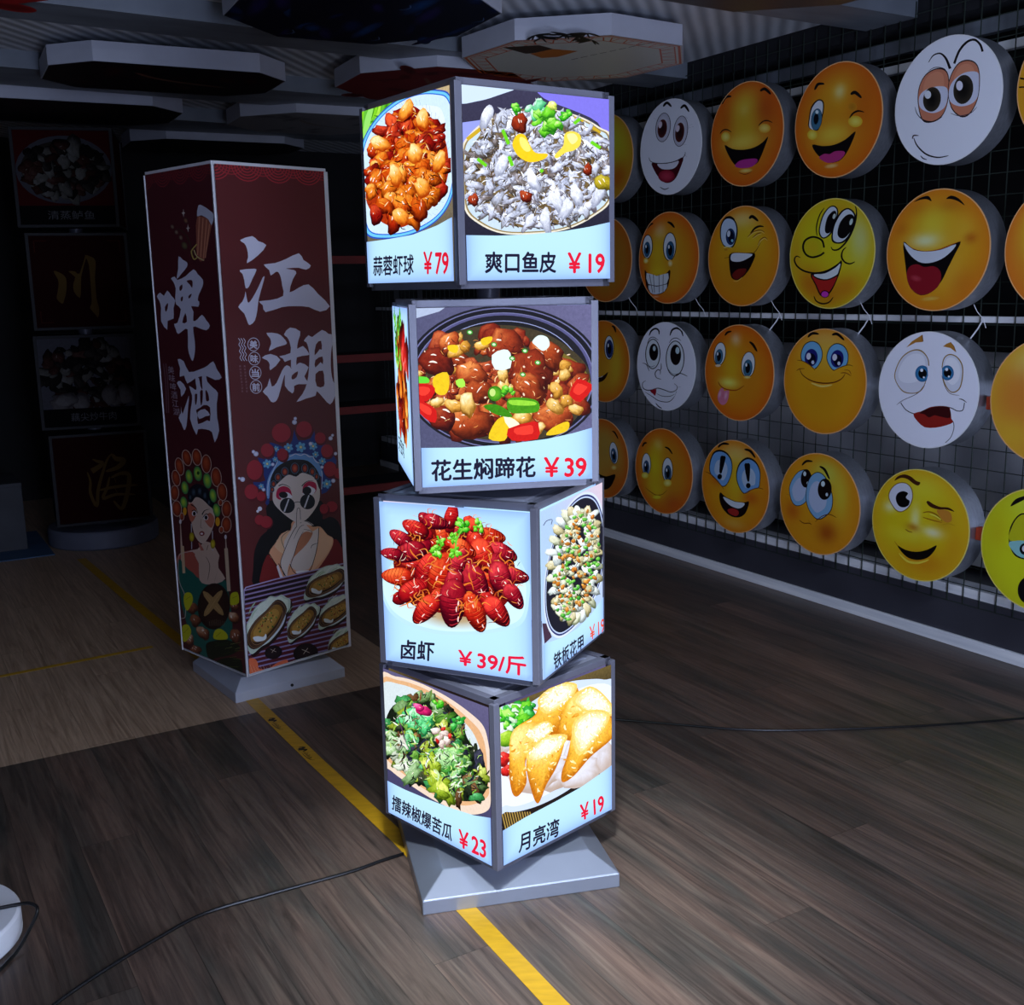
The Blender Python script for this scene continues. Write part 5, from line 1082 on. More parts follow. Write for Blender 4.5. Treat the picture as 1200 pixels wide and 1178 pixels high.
def d22(A):
    A.field(rimmed((234, 168, 30), (232, 130, 24), (-.05, .78, .5, .22, (250, 236, 160), 1), (.1, .35, .5, .3, (236, 200, 40), .9), (0, -.5, .8, .5, (226, 140, 30), .8)))
    A.set(820, 230, 8.418)
    A.poly([(200, 380), (205, 290), (245, 215), (300, 208), (350, 240), (375, 320), (365, 420), (325, 505), (245, 498), (210, 440)], BLK, 4); A.poly([(210, 380), (216, 295), (250, 232), (300, 222), (342, 252), (362, 325), (352, 415), (318, 494), (248, 488), (218, 436)], (206, 222, 246), 4)
    A.ell(304, 400, 42, 78, (30, 60, 110), 0, line=4); A.ell(308, 400, 28, 60, (10, 14, 40)); A.ell(286, 370, 16, 32, (232, 240, 255), .1); A.ell(320, 438, 12, 14, (150, 214, 240))
    A.line([(235, 508), (270, 500), (318, 510)], 9, (255, 236, 150)); A.ell(258, 528, 26, 14, (206, 120, 30), edge=(232, 180, 40)); A.line([(250, 212), (300, 205), (345, 232)], 20, BLK)
    brow(A, [(488, 222), (520, 200), (578, 246)], 32); A.line([(500, 366), (545, 316), (590, 296), (632, 300)], 20, BLK)
    for p in ([(470, 405), (530, 350), (600, 335), (640, 356)], [(520, 410), (570, 370), (610, 360)], [(575, 480), (600, 430), (640, 405), (668, 428)]): A.line(p, 10, (150, 90, 20)); A.line([(x, y + 12) for x, y in p], 8, (252, 214, 110))
    A.line([(240, 610), (290, 600), (320, 560), (420, 560), (510, 568), (560, 530), (600, 450)], 8, (120, 70, 14))
    A.poly([(288, 600), (320, 566), (420, 562), (545, 565), (520, 660), (470, 750), (400, 818), (345, 825), (305, 780)], (20, 8, 12), 3)
    A.poly([(305, 600), (330, 564), (420, 562), (520, 572), (480, 610), (400, 645), (320, 640)], (232, 234, 244), 3); A.poly([(320, 780), (360, 730), (400, 715), (460, 720), (430, 780), (360, 822)], (120, 30, 26), 4); A.line([(330, 835), (370, 838), (420, 800)], 8, (255, 200, 90))
def d23(A):
    A.field(rimmed((230, 214, 32), (226, 190, 30), (.75, .35, .3, .5, (220, 236, 200), .8), (.2, .8, .3, .2, (226, 150, 40), .7), (-.6, -.7, .5, .45, (214, 100, 24), 1), (0, -.95, .6, .35, (206, 100, 24), 1), (.5, -.7, .4, .3, (222, 120, 26), .9), (-.9, 0, .15, .6, (220, 140, 40), .7)))
    A.set(915, 225, 8.123)
    A.poly([(360, 380), (390, 240), (450, 150), (510, 130), (548, 180), (530, 300), (470, 410), (400, 445)], BLK, 4); A.poly([(372, 372), (400, 246), (455, 160), (505, 142), (535, 185), (515, 300), (460, 400), (402, 432)], (226, 232, 244), 4)
    A.poly([(420, 340), (445, 240), (500, 180), (530, 200), (520, 300), (470, 385), (430, 390)], BLK, 4); A.ell(508, 232, 14, 26, (214, 226, 220), .3)
    A.line([(345, 420), (340, 330), (370, 220), (415, 150)], 13, BLK)
    A.poly([(482, 450), (500, 320), (560, 200), (630, 152), (690, 180), (716, 240), (700, 330), (650, 430), (590, 485), (520, 490)], BLK, 4); A.poly([(496, 440), (512, 325), (570, 212), (630, 166), (682, 194), (700, 250), (680, 340), (630, 430), (580, 472), (528, 476)], (226, 232, 244), 4)
    A.poly([(540, 400), (560, 300), (620, 225), (680, 215), (706, 270), (680, 350), (620, 430), (570, 440)], BLK, 4); A.ell(670, 285, 14, 32, (214, 230, 226), .3); A.line([(708, 130), (722, 200), (700, 320), (640, 450), (560, 540), (500, 552), (478, 522)], 17, BLK, 5, 1)
    A.ell(300, 530, 92, 98, (226, 190, 30), -.3, edge=(214, 200, 30)); A.line([(412, 530), (390, 460), (310, 428), (235, 460), (212, 530), (240, 595), (300, 622), (370, 605), (414, 576)], 19, BLK, 6, 0)
    A.line([(188, 626), (150, 612), (130, 650), (160, 710), (230, 755), (330, 772), (440, 750), (540, 690), (578, 650)], 17, BLK, 6, 1); A.line([(622, 526), (590, 560), (580, 620), (610, 668), (660, 684), (706, 664)], 17, BLK, 6, 1)
    A.poly([(285, 780), (420, 765), (520, 710), (582, 655), (570, 740), (530, 850), (480, 950), (420, 998), (370, 980), (325, 880)], BLK, 3); A.poly([(300, 790), (420, 780), (520, 720), (572, 672), (560, 740), (520, 850), (470, 940), (420, 985), (380, 970), (338, 880)], (190, 40, 36), 3)
    A.poly([(305, 788), (420, 772), (520, 716), (574, 664), (560, 750), (540, 800), (440, 842), (350, 830)], BLK, 3); A.poly([(316, 786), (420, 776), (520, 722), (568, 680), (552, 750), (530, 790), (440, 830), (356, 818)], (236, 240, 244), 3)
    A.ell(420, 972, 42, 36, BLK); A.ell(420, 974, 34, 28, (214, 60, 190)); A.line([(315, 990), (340, 1040), (400, 1064), (460, 1050), (500, 1000)], 16, (50, 24, 14))
def d24(A):
    A.field(rimmed((238, 166, 30), (236, 130, 30), (-.1, .42, .35, .4, (240, 214, 60), .9), (-.22, .17, .3, .12, (246, 250, 200), .9), (.25, .75, .25, .12, (196, 120, 30), .6), (-.5, .75, .25, .12, (200, 130, 30), .5), (.55, .35, .25, .25, (244, 196, 60), .6), (.65, .18, .12, .08, (196, 90, 20), .8), (-.75, .4, .15, .12, (206, 110, 24), .6), (.3, -.3, .3, .5, (244, 190, 60), .6), (.6, -.6, .3, .3, (226, 120, 30), .6)))
    A.set(1030, 210, 7.14)
    A.poly([(292, 192), (340, 158), (400, 140), (425, 150), (440, 184), (400, 168), (350, 172)], BLK, 3); A.poly([(562, 165), (600, 138), (650, 150), (690, 182), (718, 220), (660, 184), (600, 166)], BLK, 3)
    A.line([(205, 520), (280, 580), (380, 606), (500, 590), (600, 550), (688, 520)], 10, (190, 90, 20), 5, 1)
    A.poly([(205, 525), (280, 582), (390, 604), (500, 592), (600, 556), (685, 524), (640, 620), (580, 740), (520, 860), (440, 945), (350, 972), (280, 930), (240, 850), (222, 720)], (14, 10, 12), 3)
    A.poly([(208, 530), (290, 590), (400, 606), (520, 590), (645, 545), (600, 610), (520, 670), (420, 702), (330, 690), (250, 620)], (228, 230, 244), 3)
    A.poly([(232, 790), (260, 730), (320, 712), (380, 736), (450, 728), (500, 752), (522, 810), (500, 890), (430, 950), (350, 968), (280, 930), (245, 870)], (150, 26, 40), 4); A.ell(310, 830, 56, 30, (196, 66, 80), .2, edge=(150, 26, 40)); A.ell(430, 1000, 90, 22, (240, 190, 80), -.1, edge=(236, 150, 36))
def d31(A):
    A.field(ground((234, 236, 248))); A.set(740, 365, 9.42)
    A.line([(195, 268), (220, 215), (265, 190), (300, 210), (305, 255)], 20, BLK); A.line([(425, 268), (450, 205), (505, 185), (550, 215), (570, 275)], 22, BLK)
    for x, y, rx, ry in ((236, 470, 74, 158), (482, 520, 94, 188)): A.ell(x, y, rx, ry, (226, 234, 240), .02, line=10)
    A.ell(246, 450, 50, 94, (20, 12, 14)); A.ell(252, 410, 16, 28, (196, 220, 226)); A.ell(488, 480, 60, 114, (20, 12, 14)); A.ell(508, 432, 22, 38, (200, 226, 232))
    A.line([(175, 360), (200, 300), (245, 285), (298, 320)], 8, BLK); A.line([(415, 350), (450, 305), (500, 295), (550, 325)], 8, BLK); A.line([(172, 585), (215, 612), (262, 596)], 6, (90, 96, 110)); A.line([(395, 620), (450, 690), (520, 690)], 6, (80, 86, 100))
    A.line([(120, 570), (160, 582), (182, 620), (195, 660)], 9, BLK); A.line([(455, 750), (490, 705), (545, 685), (620, 718)], 10, BLK)
    A.line([(328, 570), (328, 630), (312, 655)], 9, BLK); A.line([(318, 696), (318, 655), (290, 645), (262, 680), (275, 730), (330, 750)], 10, BLK)
    A.line([(158, 765), (125, 790), (125, 840), (165, 868), (220, 868), (290, 848), (360, 866), (430, 890), (490, 872), (505, 830), (470, 795)], 10, BLK, 6, 1); A.line([(500, 840), (545, 832)], 9, BLK, 0); A.line([(150, 890), (230, 940), (300, 985), (400, 1000), (460, 960), (500, 880)], 9, BLK)
    A.poly([(210, 875), (290, 852), (350, 870), (430, 895), (490, 890), (465, 950), (400, 988), (320, 975), (262, 930)], (226, 230, 240), 3); A.poly([(205, 876), (275, 856), (262, 930), (240, 912)], (150, 20, 40), 2); A.line([(275, 905), (340, 935), (420, 938), (475, 915)], 7, BLK)
    A.line([(268, 1012), (300, 1050), (338, 1072)], 12, BLK)
def d32(A):
    A.field(rimmed((234, 140, 26), (232, 100, 22), (-.1, .72, .14, .14, (255, 224, 190), 1), (-.2, .1, .3, .5, (240, 190, 36), .9), (-.28, -.22, .28, .1, (255, 244, 110), 1), (.4, 0, .35, .5, (230, 146, 34), .5)))
    A.set(815, 370, 9.061)
    brow(A, [(312, 212), (340, 178), (384, 165)], 22); brow(A, [(572, 276), (612, 310), (655, 382)], 28)
    eye(A, 258, 405, 58, 118, .12, (60, 110, 140), -8, 32, .68, 7); eye(A, 560, 520, 68, 132, .08, (60, 110, 140), -4, 38, .68, 7)
    A.ell(240, 530, 30, 14, (255, 226, 190)); A.ell(550, 655, 40, 16, (255, 240, 160), edge=(240, 170, 40))
    A.line([(240, 700), (270, 750), (340, 785), (440, 790), (520, 740)], 12, (170, 66, 14)); A.poly([(262, 780), (290, 770), (305, 800), (330, 795), (358, 805), (345, 890), (315, 940), (275, 945), (240, 900), (238, 840)], (232, 130, 160), 4); A.ell(258, 835, 18, 46, (250, 190, 214), .2, edge=(232, 130, 160)); A.ell(322, 850, 18, 50, (250, 186, 210), .2, edge=(232, 130, 160)); A.line([(298, 800), (286, 860)], 7, (170, 60, 90), 0)
def d33(A):
    A.field(rimmed((240, 168, 26), (236, 140, 24), (0, .95, .9, .3, (250, 232, 170), 1), (0, .55, .8, .4, (244, 196, 70), .7), (0, -.3, .6, .5, (226, 150, 22), .5)))
    A.set(910, 375, 8.128)
    brow(A, [(298, 166), (340, 128), (405, 134)], 26); brow(A, [(528, 142), (580, 136), (645, 192)], 28)
    for p, cx, cy in (([(245, 385), (240, 310), (275, 235), (340, 208), (400, 235), (432, 310), (420, 390), (365, 462), (310, 440)], 330, 360), ([(545, 475), (500, 420), (482, 350), (510, 270), (570, 230), (640, 255), (678, 330), (665, 425), (600, 450)], 578, 370)):
        mx, my = sum(q[0] for q in p) / len(p), sum(q[1] for q in p) / len(p)
        A.poly([(mx + (x - mx) * 1.07, my + (y - my) * 1.07) for x, y in p], BLK, 4); A.poly(p, (126, 190, 236), 4)
        A.ell(cx, cy, 62, 84, (34, 34, 120), .1); A.ell(cx + 4, cy + 14, 40, 56, (10, 10, 40)); A.ell(cx - 24, cy - 14, 22, 32, (240, 236, 250), .1); A.ell(cx + 16, cy + 44, 14, 18, (226, 232, 255))
    A.poly([(200, 390), (260, 395), (340, 445), (370, 480), (320, 500), (250, 480)], (240, 170, 30), 4); A.poly([(545, 485), (600, 450), (680, 430), (730, 440), (680, 500), (600, 500)], (240, 170, 30), 4)
    A.line([(196, 384), (250, 392), (320, 432), (368, 484)], 8, (110, 56, 14)); A.line([(540, 488), (600, 455), (680, 430), (730, 440)], 8, (110, 56, 14))
    A.line([(222, 470), (250, 525), (330, 578), (440, 602), (550, 594), (620, 560), (655, 512)], 12, (110, 44, 14), 6, 1); A.line([(190, 484), (222, 466), (270, 464)], 9, (150, 70, 20)); A.line([(610, 506), (660, 505), (712, 534)], 10, (150, 70, 20)); A.line([(640, 478), (690, 482), (712, 520)], 7, (150, 70, 20))
    A.line([(330, 600), (430, 632), (530, 618)], 20, (252, 216, 110))
def d34(A):
    A.field(ground((238, 240, 252))); A.set(1020, 380, 7.85)
    for p in ([(330, 215), (380, 160), (480, 96), (488, 160), (420, 166)], [(668, 205), (700, 180), (740, 165), (770, 200), (792, 258), (740, 220)]): A.poly(p, (130, 80, 30), 1); A.poly([(x * .94 + .06 * p[0][0], y * .94 + .06 * p[0][1]) for x, y in p], (180, 124, 50), 1)
    A.poly([(222, 500), (240, 390), (300, 290), (390, 236), (470, 240), (530, 310), (540, 400), (510, 540), (460, 620), (380, 640), (290, 615)], (150, 116, 50), 4); A.poly([(230, 500), (248, 392), (305, 298), (392, 246), (466, 252), (522, 314), (530, 400), (502, 536), (454, 612), (380, 632), (294, 606)], (222, 224, 236), 4)
    A.poly([(256, 470), (280, 380), (340, 300), (420, 270), (490, 300), (505, 400), (470, 500), (380, 540), (290, 530)], (238, 240, 250), 4)
    A.poly([(660, 480), (655, 400), (675, 310), (730, 274), (800, 300), (850, 380), (850, 500), (820, 600), (750, 632), (690, 570)], (150, 116, 50), 4); A.poly([(668, 480), (663, 402), (683, 316), (732, 284), (794, 308), (840, 384), (840, 498), (812, 592), (750, 622), (698, 566)], (222, 226, 238), 4); A.poly([(680, 470), (690, 340), (735, 305), (790, 330), (824, 400), (815, 500), (750, 560)], (240, 242, 250), 4)
    for x, y, r, q in ((478, 455, 66, 1), (708, 448, 60, 1)): A.ell(x, y, r, r * 1.15, (70, 150, 196), edge=(40, 100, 150)); A.ell(x + 2, y, r * .6, r * .68, (12, 10, 14)); A.ell(x - 6, y - 32, 14, 15, (240, 246, 255)); A.ell(x + 14, y + 34, 9, 9, (240, 246, 255))
    A.poly([(522, 380), (548, 400), (548, 480), (515, 560), (500, 560), (530, 470)], (238, 240, 252), 3); A.poly([(640, 400), (658, 400), (662, 500), (680, 570), (640, 520)], (238, 240, 252), 3)
    A.line([(240, 745), (290, 705), (400, 655), (450, 620), (510, 540)], 6, (90, 80, 90)); A.line([(655, 470), (690, 580), (740, 640), (820, 655)], 6, (90, 70, 50))
    A.line([(280, 724), (330, 790), (410, 824), (480, 800), (560, 765), (660, 756), (740, 770), (800, 798), (850, 790), (866, 722)], 8, BLK, 5, 0); A.line([(258, 730), (300, 708)], 6, BLK, 0); A.line([(815, 686), (850, 695), (886, 722)], 9, (40, 10, 16))
    A.poly([(395, 824), (480, 800), (560, 762), (660, 756), (730, 768), (745, 870), (765, 900), (700, 930), (600, 952), (500, 948), (430, 890)], (150, 36, 30), 2); A.poly([(450, 815), (560, 768), (660, 758), (726, 770), (735, 860), (640, 850), (590, 838), (540, 858), (500, 830)], (60, 14, 16), 3)
    A.line([(765, 900), (768, 960), (740, 1040), (690, 1090)], 6, BLK, 5, 0)
def d41(A):
    A.field(rimmed((226, 146, 34), (228, 100, 24), (-.2, .62, .15, .15, (250, 224, 150), .8), (-.3, .1, .3, .6, (236, 206, 36), 1), (-.25, -.5, .35, .25, (236, 200, 36), .9), (.4, -.75, .4, .25, (206, 80, 40), .7)))
    A.set(735, 490, 9.82)
    brow(A, [(172, 330), (198, 290), (226, 286)], 22); brow(A, [(432, 332), (480, 356), (520, 415)], 20)
    eye(A, 220, 530, 48, 122, 0, (50, 80, 120), 0, 40, .66, 7); eye(A, 464, 595, 56, 134, 0, (50, 80, 110), 4, 40, .68, 8)
    A.ell(206, 660, 40, 36, (255, 244, 130), edge=(236, 200, 40)); A.ell(464, 748, 48, 44, (255, 246, 150), edge=(236, 190, 40))
    A.line([(210, 800), (270, 850), (330, 885), (400, 880), (460, 830)], 10, (160, 100, 20)); A.ell(340, 910, 50, 22, (240, 226, 60), 0, edge=(232, 190, 36))
def d42(A):
    A.field(rimmed((238, 160, 28), (236, 130, 24), (.05, .8, .55, .3, (250, 226, 140), 1), (.05, .1, .3, .5, (240, 200, 40), .9), (-.55, .1, .2, .15, (220, 90, 24), .6), (.5, -.18, .25, .15, (214, 90, 24), .7), (0, -.85, .4, .12, (250, 214, 110), .8)))
    A.set(815, 500, 8.727)
    brow(A, [(232, 215), (270, 176), (345, 180)], 26); brow(A, [(500, 232), (560, 250), (612, 320)], 26)
    for p, ex in (([(158, 480), (150, 390), (185, 285), (250, 256), (320, 285), (365, 360), (368, 460), (330, 570), (280, 608), (220, 550)], 0), ([(498, 680), (440, 590), (425, 490), (455, 390), (530, 335), (610, 370), (655, 460), (655, 560), (640, 625), (580, 640)], 1)):
        mx, my = sum(q[0] for q in p) / len(p), sum(q[1] for q in p) / len(p)
        A.poly([(mx + (x - mx) * 1.07, my - 6 + (y - my) * 1.08) for x, y in p], BLK, 4); A.poly(p, (126, 176, 232), 4); A.poly([(mx + (x - mx) * .6, my + 16 + (y - my) * .6) for x, y in p], (196, 214, 240), 4)
    A.poly([(256, 310), (285, 300), (310, 320), (270, 470), (258, 478), (244, 462)], BLK, 2); A.ell(248, 512, 24, 28, BLK, .2); A.poly([(500, 390), (530, 376), (560, 390), (552, 550), (540, 560), (528, 550)], BLK, 2); A.ell(540, 604, 24, 27, BLK)
    A.line([(100, 460), (160, 490), (230, 560), (290, 640)], 8, (120, 60, 14)); A.line([(490, 690), (560, 652), (640, 628), (695, 642)], 8, (120, 60, 14))
    A.poly([(245, 690), (262, 675), (300, 712), (400, 762), (500, 775), (545, 765), (540, 820), (500, 900), (430, 930), (350, 910), (280, 840), (248, 760)], (24, 12, 14), 3); A.poly([(288, 718), (400, 768), (498, 782), (490, 815), (440, 838), (360, 810), (305, 760)], (232, 236, 246), 3); A.poly([(330, 850), (380, 836), (435, 860), (440, 895), (410, 915), (350, 890)], (180, 44, 40), 4)
def d43(A):
    A.field(rimmed((238, 162, 28), (236, 146, 26), (.25, .75, .45, .35, (214, 226, 90), .95), (.55, .3, .2, .5, (232, 210, 60), .8), (-.7, -.25, .22, .2, (200, 84, 20), .8), (.22, -.55, .26, .22, (176, 76, 20), .9), (-.2, -.5, .3, .2, (232, 150, 24), .5)))
    A.set(905, 515, 8.128)
    brow(A, [(282, 248), (325, 208), (385, 210)], 22); brow(A, [(450, 256), (500, 290), (546, 382)], 24)
    for p, ex, ey, rx, ry in (([(165, 480), (185, 400), (240, 320), (310, 292), (355, 320), (370, 380), (350, 520), (310, 600), (240, 630), (190, 590)], 322, 372, 50, 88), ([(325, 520), (340, 420), (380, 345), (440, 318), (500, 360), (550, 460), (572, 580), (545, 690), (440, 758), (365, 690), (330, 600)], 500, 475, 66, 102)):
        mx, my = sum(q[0] for q in p) / len(p), sum(q[1] for q in p) / len(p)
        A.poly([(mx + (x - mx) * 1.05, my + (y - my) * 1.04) for x, y in p], BLK, 4); A.poly(p, (140, 186, 226), 4); A.poly([(mx - 10 + (x - mx) * .68, my + 16 + (y - my) * .68) for x, y in p], (196, 206, 236), 4)
        A.ell(ex, ey, rx, ry, (24, 12, 12), .05); A.ell(ex - rx * .25, ey - ry * .5, rx * .28, ry * .26, (226, 240, 246)); A.ell(ex + rx * .3, ey + ry * .5, rx * .18, ry * .17, (214, 226, 240))
    A.line([(410, 785), (470, 735), (545, 715), (612, 746)], 9, (110, 56, 14)); A.line([(138, 520), (160, 530)], 9, (110, 50, 14), 0); A.line([(256, 768), (300, 798), (350, 798), (374, 812)], 9, (110, 44, 14)); A.line([(340, 770), (362, 790)], 7, (110, 44, 14), 0)
def d44(A):
    A.field(rimmed((238, 208, 26), (240, 180, 30), (.1, .8, .5, .3, (240, 236, 70), .7), (-.65, .25, .14, .1, (250, 250, 190), 1), (-.08, .1, .1, .25, (255, 250, 170), .9), (-.12, -.06, .14, .07, (196, 120, 20), .9), (.3, -.08, .22, .1, (255, 250, 200), 1), (.5, .2, .2, .2, (216, 140, 40), .6), (.2, -.7, .7, .3, (226, 140, 20), .9), (.75, -.3, .25, .4, (232, 156, 24), .7), (-.3, -.22, .4, .12, (246, 226, 60), .6)))
    A.set(1010, 540, 7.853)
    A.poly([(300, 185), (330, 145), (390, 126), (450, 145), (500, 185), (538, 200), (520, 228), (480, 215), (420, 170), (360, 158)], (74, 34, 16), 4); A.poly([(595, 385), (612, 370), (660, 400), (720, 425), (800, 432), (852, 470), (780, 450), (700, 448), (630, 425)], (70, 32, 16), 4)
    A.poly([(245, 340), (265, 260), (330, 205), (410, 205), (462, 260), (470, 350), (430, 435), (360, 475), (300, 445)], (150, 110, 40), 4); A.poly([(252, 340), (272, 264), (334, 212), (408, 212), (454, 264), (462, 348), (424, 428), (360, 466), (305, 438)], (232, 230, 244), 4)
    A.poly([(312, 350), (330, 300), (380, 280), (425, 300), (405, 335), (420, 355), (440, 370), (430, 410), (380, 430), (335, 410)], (10, 8, 8), 4)
    A.line([(560, 480), (620, 470), (690, 500), (740, 560)], 14, (170, 120, 20)); A.line([(560, 520), (640, 545), (740, 570)], 12, (180, 120, 20)); A.line([(620, 490), (680, 510), (730, 545)], 12, (250, 240, 90)); A.poly([(690, 455), (800, 465), (830, 540), (790, 570), (740, 540)], (216, 140, 50), 4)
    A.line([(400, 630), (430, 650), (465, 660)], 8, (130, 60, 14)); A.line([(740, 590), (800, 580), (860, 600)], 9, (210, 160, 20)); A.line([(300, 740), (340, 790), (420, 830), (500, 840)], 9, (200, 140, 20))
    A.poly([(328, 780), (400, 820), (500, 838), (600, 820), (688, 778), (660, 840), (600, 895), (510, 914), (430, 895), (370, 845)], (16, 8, 8), 3); A.line([(340, 850), (420, 925), (520, 940), (620, 910)], 22, (250, 220, 70), 5, 1)
def d10(A):
    A.field(rimmed((214, 196, 40), (216, 150, 40), (.5, -.5, .5, .4, (206, 96, 24), .9), (0, .5, .6, .5, (206, 206, 60), .7))); A.local(DR)
    eye(A, -.35, .25, .14, .26, 0, (70, 130, 170), 0, -.06, .6, .02); A.line([(-.5, -.25), (-.1, -.4), (.25, -.3)], .04, BLK)
def d20(A):
    A.field(rimmed((196, 130, 40), (206, 100, 30), (.3, .2, .3, .7, (190, 120, 40), .6))); A.local(DR)
    A.line([(-.6, .2), (-.45, .3), (-.3, .2)], .04, BLK); A.line([(-.6, -.3), (-.2, -.45), (.2, -.3)], .04, BLK)
def d30(A):
    A.field(rimmed((230, 160, 40), (232, 110, 26), (.5, -.1, .25, .6, (236, 190, 50), .9), (-.1, .5, .3, .4, (232, 120, 30), .7)))
    A.set(695, 360, 9.067)
    brow(A, [(198, 200), (225, 215), (242, 270)], 22); eye(A, 170, 430, 46, 122, 0, (30, 50, 110), 4, 14, .78, 7); A.poly([(20, 730), (70, 745), (120, 720), (160, 690), (130, 760), (80, 795), (20, 790)], (40, 14, 14), 3); A.poly([(30, 735), (70, 748), (110, 726), (90, 745), (40, 752)], WHT, 2)
    A.local(DR); eye(A, -.5, .25, .13, .26, 0, (30, 50, 110), 0, -.03, .75, .02); A.line([(-.55, .66), (-.45, .72), (-.35, .66)], .05, BLK)
def d40(A):
    A.field(rimmed((214, 156, 60), (226, 96, 26), (.1, .3, .4, .5, (206, 160, 70), .8), (.5, -.6, .4, .4, (214, 100, 24), .6)))
    A.set(695, 480, 9.817)
    brow(A, [(220, 250), (250, 265), (290, 340)], 18); eye(A, 238, 500, 44, 122, -.1, (50, 90, 130), 0, 30, .68, 6); A.ell(240, 668, 34, 30, (250, 230, 140), edge=(226, 150, 50)); A.poly([(40, 740), (150, 770), (255, 745), (235, 830), (190, 900), (120, 920), (50, 860)], (24, 12, 14), 3)
    A.local(DR); eye(A, -.45, .2, .12, .26, 0, (50, 90, 130), 0, -.06, .68, .02)
def d15(A):
    A.field(rimmed((236, 156, 40), (236, 166, 40))); A.set(1140, 40, 6.933)
    A.line([(384, 360), (416, 364), (450, 380)], 14, BLK, 4, 0); A.line([(376, 432), (416, 430), (450, 436)], 12, BLK, 4, 0); A.local(DR)
    for x in (-.3, .3): A.line([(x - .2, .2), (x, .32), (x + .2, .2)], .05, BLK)
    A.line([(-.4, -.3), (0, -.5), (.4, -.3)], .06, BLK)
def d25(A):
    A.field(rimmed((234, 150, 40), (236, 120, 36), (-.5, .4, .4, .4, (244, 214, 50), .9), (-.4, 0, .3, .2, (230, 206, 60), .6))); A.local(DR)
    for x in (-.2, .35): eye(A, x, .3, .13, .2, 0, (70, 130, 170), 0, -.04, .6, .02)
    A.line([(-.3, -.3), (.1, -.45), (.5, -.3)], .06, BLK)
def d35(A):
    A.field(rimmed((230, 140, 50), (236, 176, 50), (-.4, .7, .4, .3, (244, 220, 120), .9), (-.2, .35, .12, .3, (250, 240, 190), .7), (-.6, -.6, .5, .3, (238, 190, 50), .8))); A.local(DR)
    for x in (-.1, .4): eye(A, x, .25, .13, .2, 0, (70, 130, 170), 0, -.04, .6, .02)
    A.line([(-.2, -.35), (.15, -.45), (.5, -.35)], .06, BLK)
def d45(A):
    A.field(rimmed((226, 226, 30), (214, 206, 30), (-.1, .85, .5, .3, (226, 246, 90), 1), (-.75, .2, .2, .3, (216, 190, 24), .6))); A.set(1130, 550, 6.2)
    A.poly([(335, 270), (370, 220), (434, 195), (470, 195), (434, 222), (380, 250)], BLK, 3); A.poly([(322, 520), (335, 420), (380, 345), (434, 318), (520, 340), (560, 430), (550, 560), (500, 650), (430, 655), (360, 620)], BLK, 4); A.poly([(332, 520), (345, 424), (386, 354), (436, 328), (514, 350), (550, 432), (540, 520)], (206, 200, 30), 3); A.poly([(330, 526), (540, 526), (536, 560), (490, 640), (430, 645), (366, 610)], (150, 206, 206), 3); A.ell(440, 580, 38, 42, BLK); A.ell(440, 578, 20, 24, (232, 226, 236)); A.ell(445, 580, 8, 10, BLK)
    A.ell(470, 880, 82, 100, BLK); A.local(DR); eye(A, .45, .2, .13, .24, 0, (120, 180, 180), 0, -.1, .4, .02)

ROWS = [[d10, d11, d12, d13, d14, d15], [d20, d21, d22, d23, d24, d25], [d30, d31, d32, d33, d34, d35], [d40, d41, d42, d43, d44, d45]]
SMI = {(0, 0): ('yellow and orange round sign half hidden behind the topmost food cube, top row', 'orange'),
 (0, 1): ('white round smiley sign with brown eyes and open red laughing mouth', 'white'),
 (0, 2): ('orange round smiley with closed laughing eyes and a purple tongue, both eyes shut', 'orange'),
 (0, 3): ('orange round winking smiley with one blue eye and a pink tongue', 'orange'),
 (0, 4): ('white round smiley sign with heavy brown eyelids and a thin smirk', 'white'),
 (0, 5): ('orange sign cut by the right edge beside the white heavy-lidded smiley', 'orange'),
 (1, 0): ('brownish orange round sign half hidden behind the topmost food cube, second row down', 'orange'),
 (1, 1): ('orange round smiley with blue eyes and a wide grin of clenched teeth', 'orange'),
 (1, 2): ('orange round smiley winking with crow-foot wrinkles and one big white eye', 'orange'),
 (1, 3): ('lime yellow round face with a ball nose and tall cartoon eyes', 'yellow'),
 (1, 4): ('orange round smiley with closed eyes, white teeth and a large red tongue', 'orange'),
 (1, 5): ('orange sign cut by the right edge beside the big laughing red-tongued smiley', 'orange'),
 (2, 0): ('orange smiley with one eye showing, half behind the pot of stew picture', 'orange'),
 (2, 1): ('white round smiley sign drawn in black outline with a curled nose', 'white'),
 (2, 2): ('orange round smiley sticking a small pink tongue out', 'orange'),
 (2, 3): ('golden round smiley with big light blue eyes and a closed smile', 'orange'),
 (2, 4): ('white round smiley sign with crossed blue eyes and crooked red mouth', 'white'),
 (2, 5): ('orange sign cut by the right edge beside the white cross-eyed smiley', 'orange'),
 (3, 0): ('orange smiley with one eye and open black mouth, bottom row beside the cube tower', 'orange'),
 (3, 1): ('yellow and orange round smiley with a faint closed smile, bottom row', 'orange'),
 (3, 2): ('golden round smiley with exclamation marks in its blue eyes', 'orange'),
 (3, 3): ('orange round smiley looking up shyly with large pale eyes and blushing cheeks', 'orange'),
 (3, 4): ('bright yellow round smiley winking with thick brown eyebrows', 'yellow'),
 (3, 5): ('lemon yellow sleepy-eyed round sign cut by the right edge, bottom row', 'yellow')}
DS = [[(-.20, 2.24), (-.769, 2.237), (-1.339, 2.231), (-1.907, 2.219), (-2.463, 2.218), (-3.012, 2.212)],
      [(-.19, 1.685), (-.759, 1.677), (-1.332, 1.667), (-1.898, 1.659), (-2.454, 1.654), (-3.005, 1.648)],
      [(-.17, 1.106), (-.745, 1.106), (-1.32, 1.104), (-1.883, 1.097), (-2.444, 1.098), (-2.985, 1.095)],
      [(-.16, .532), (-.732, .532), (-1.308, .531), (-1.879, .533), (-2.441, .533), (-2.985, .533)]]
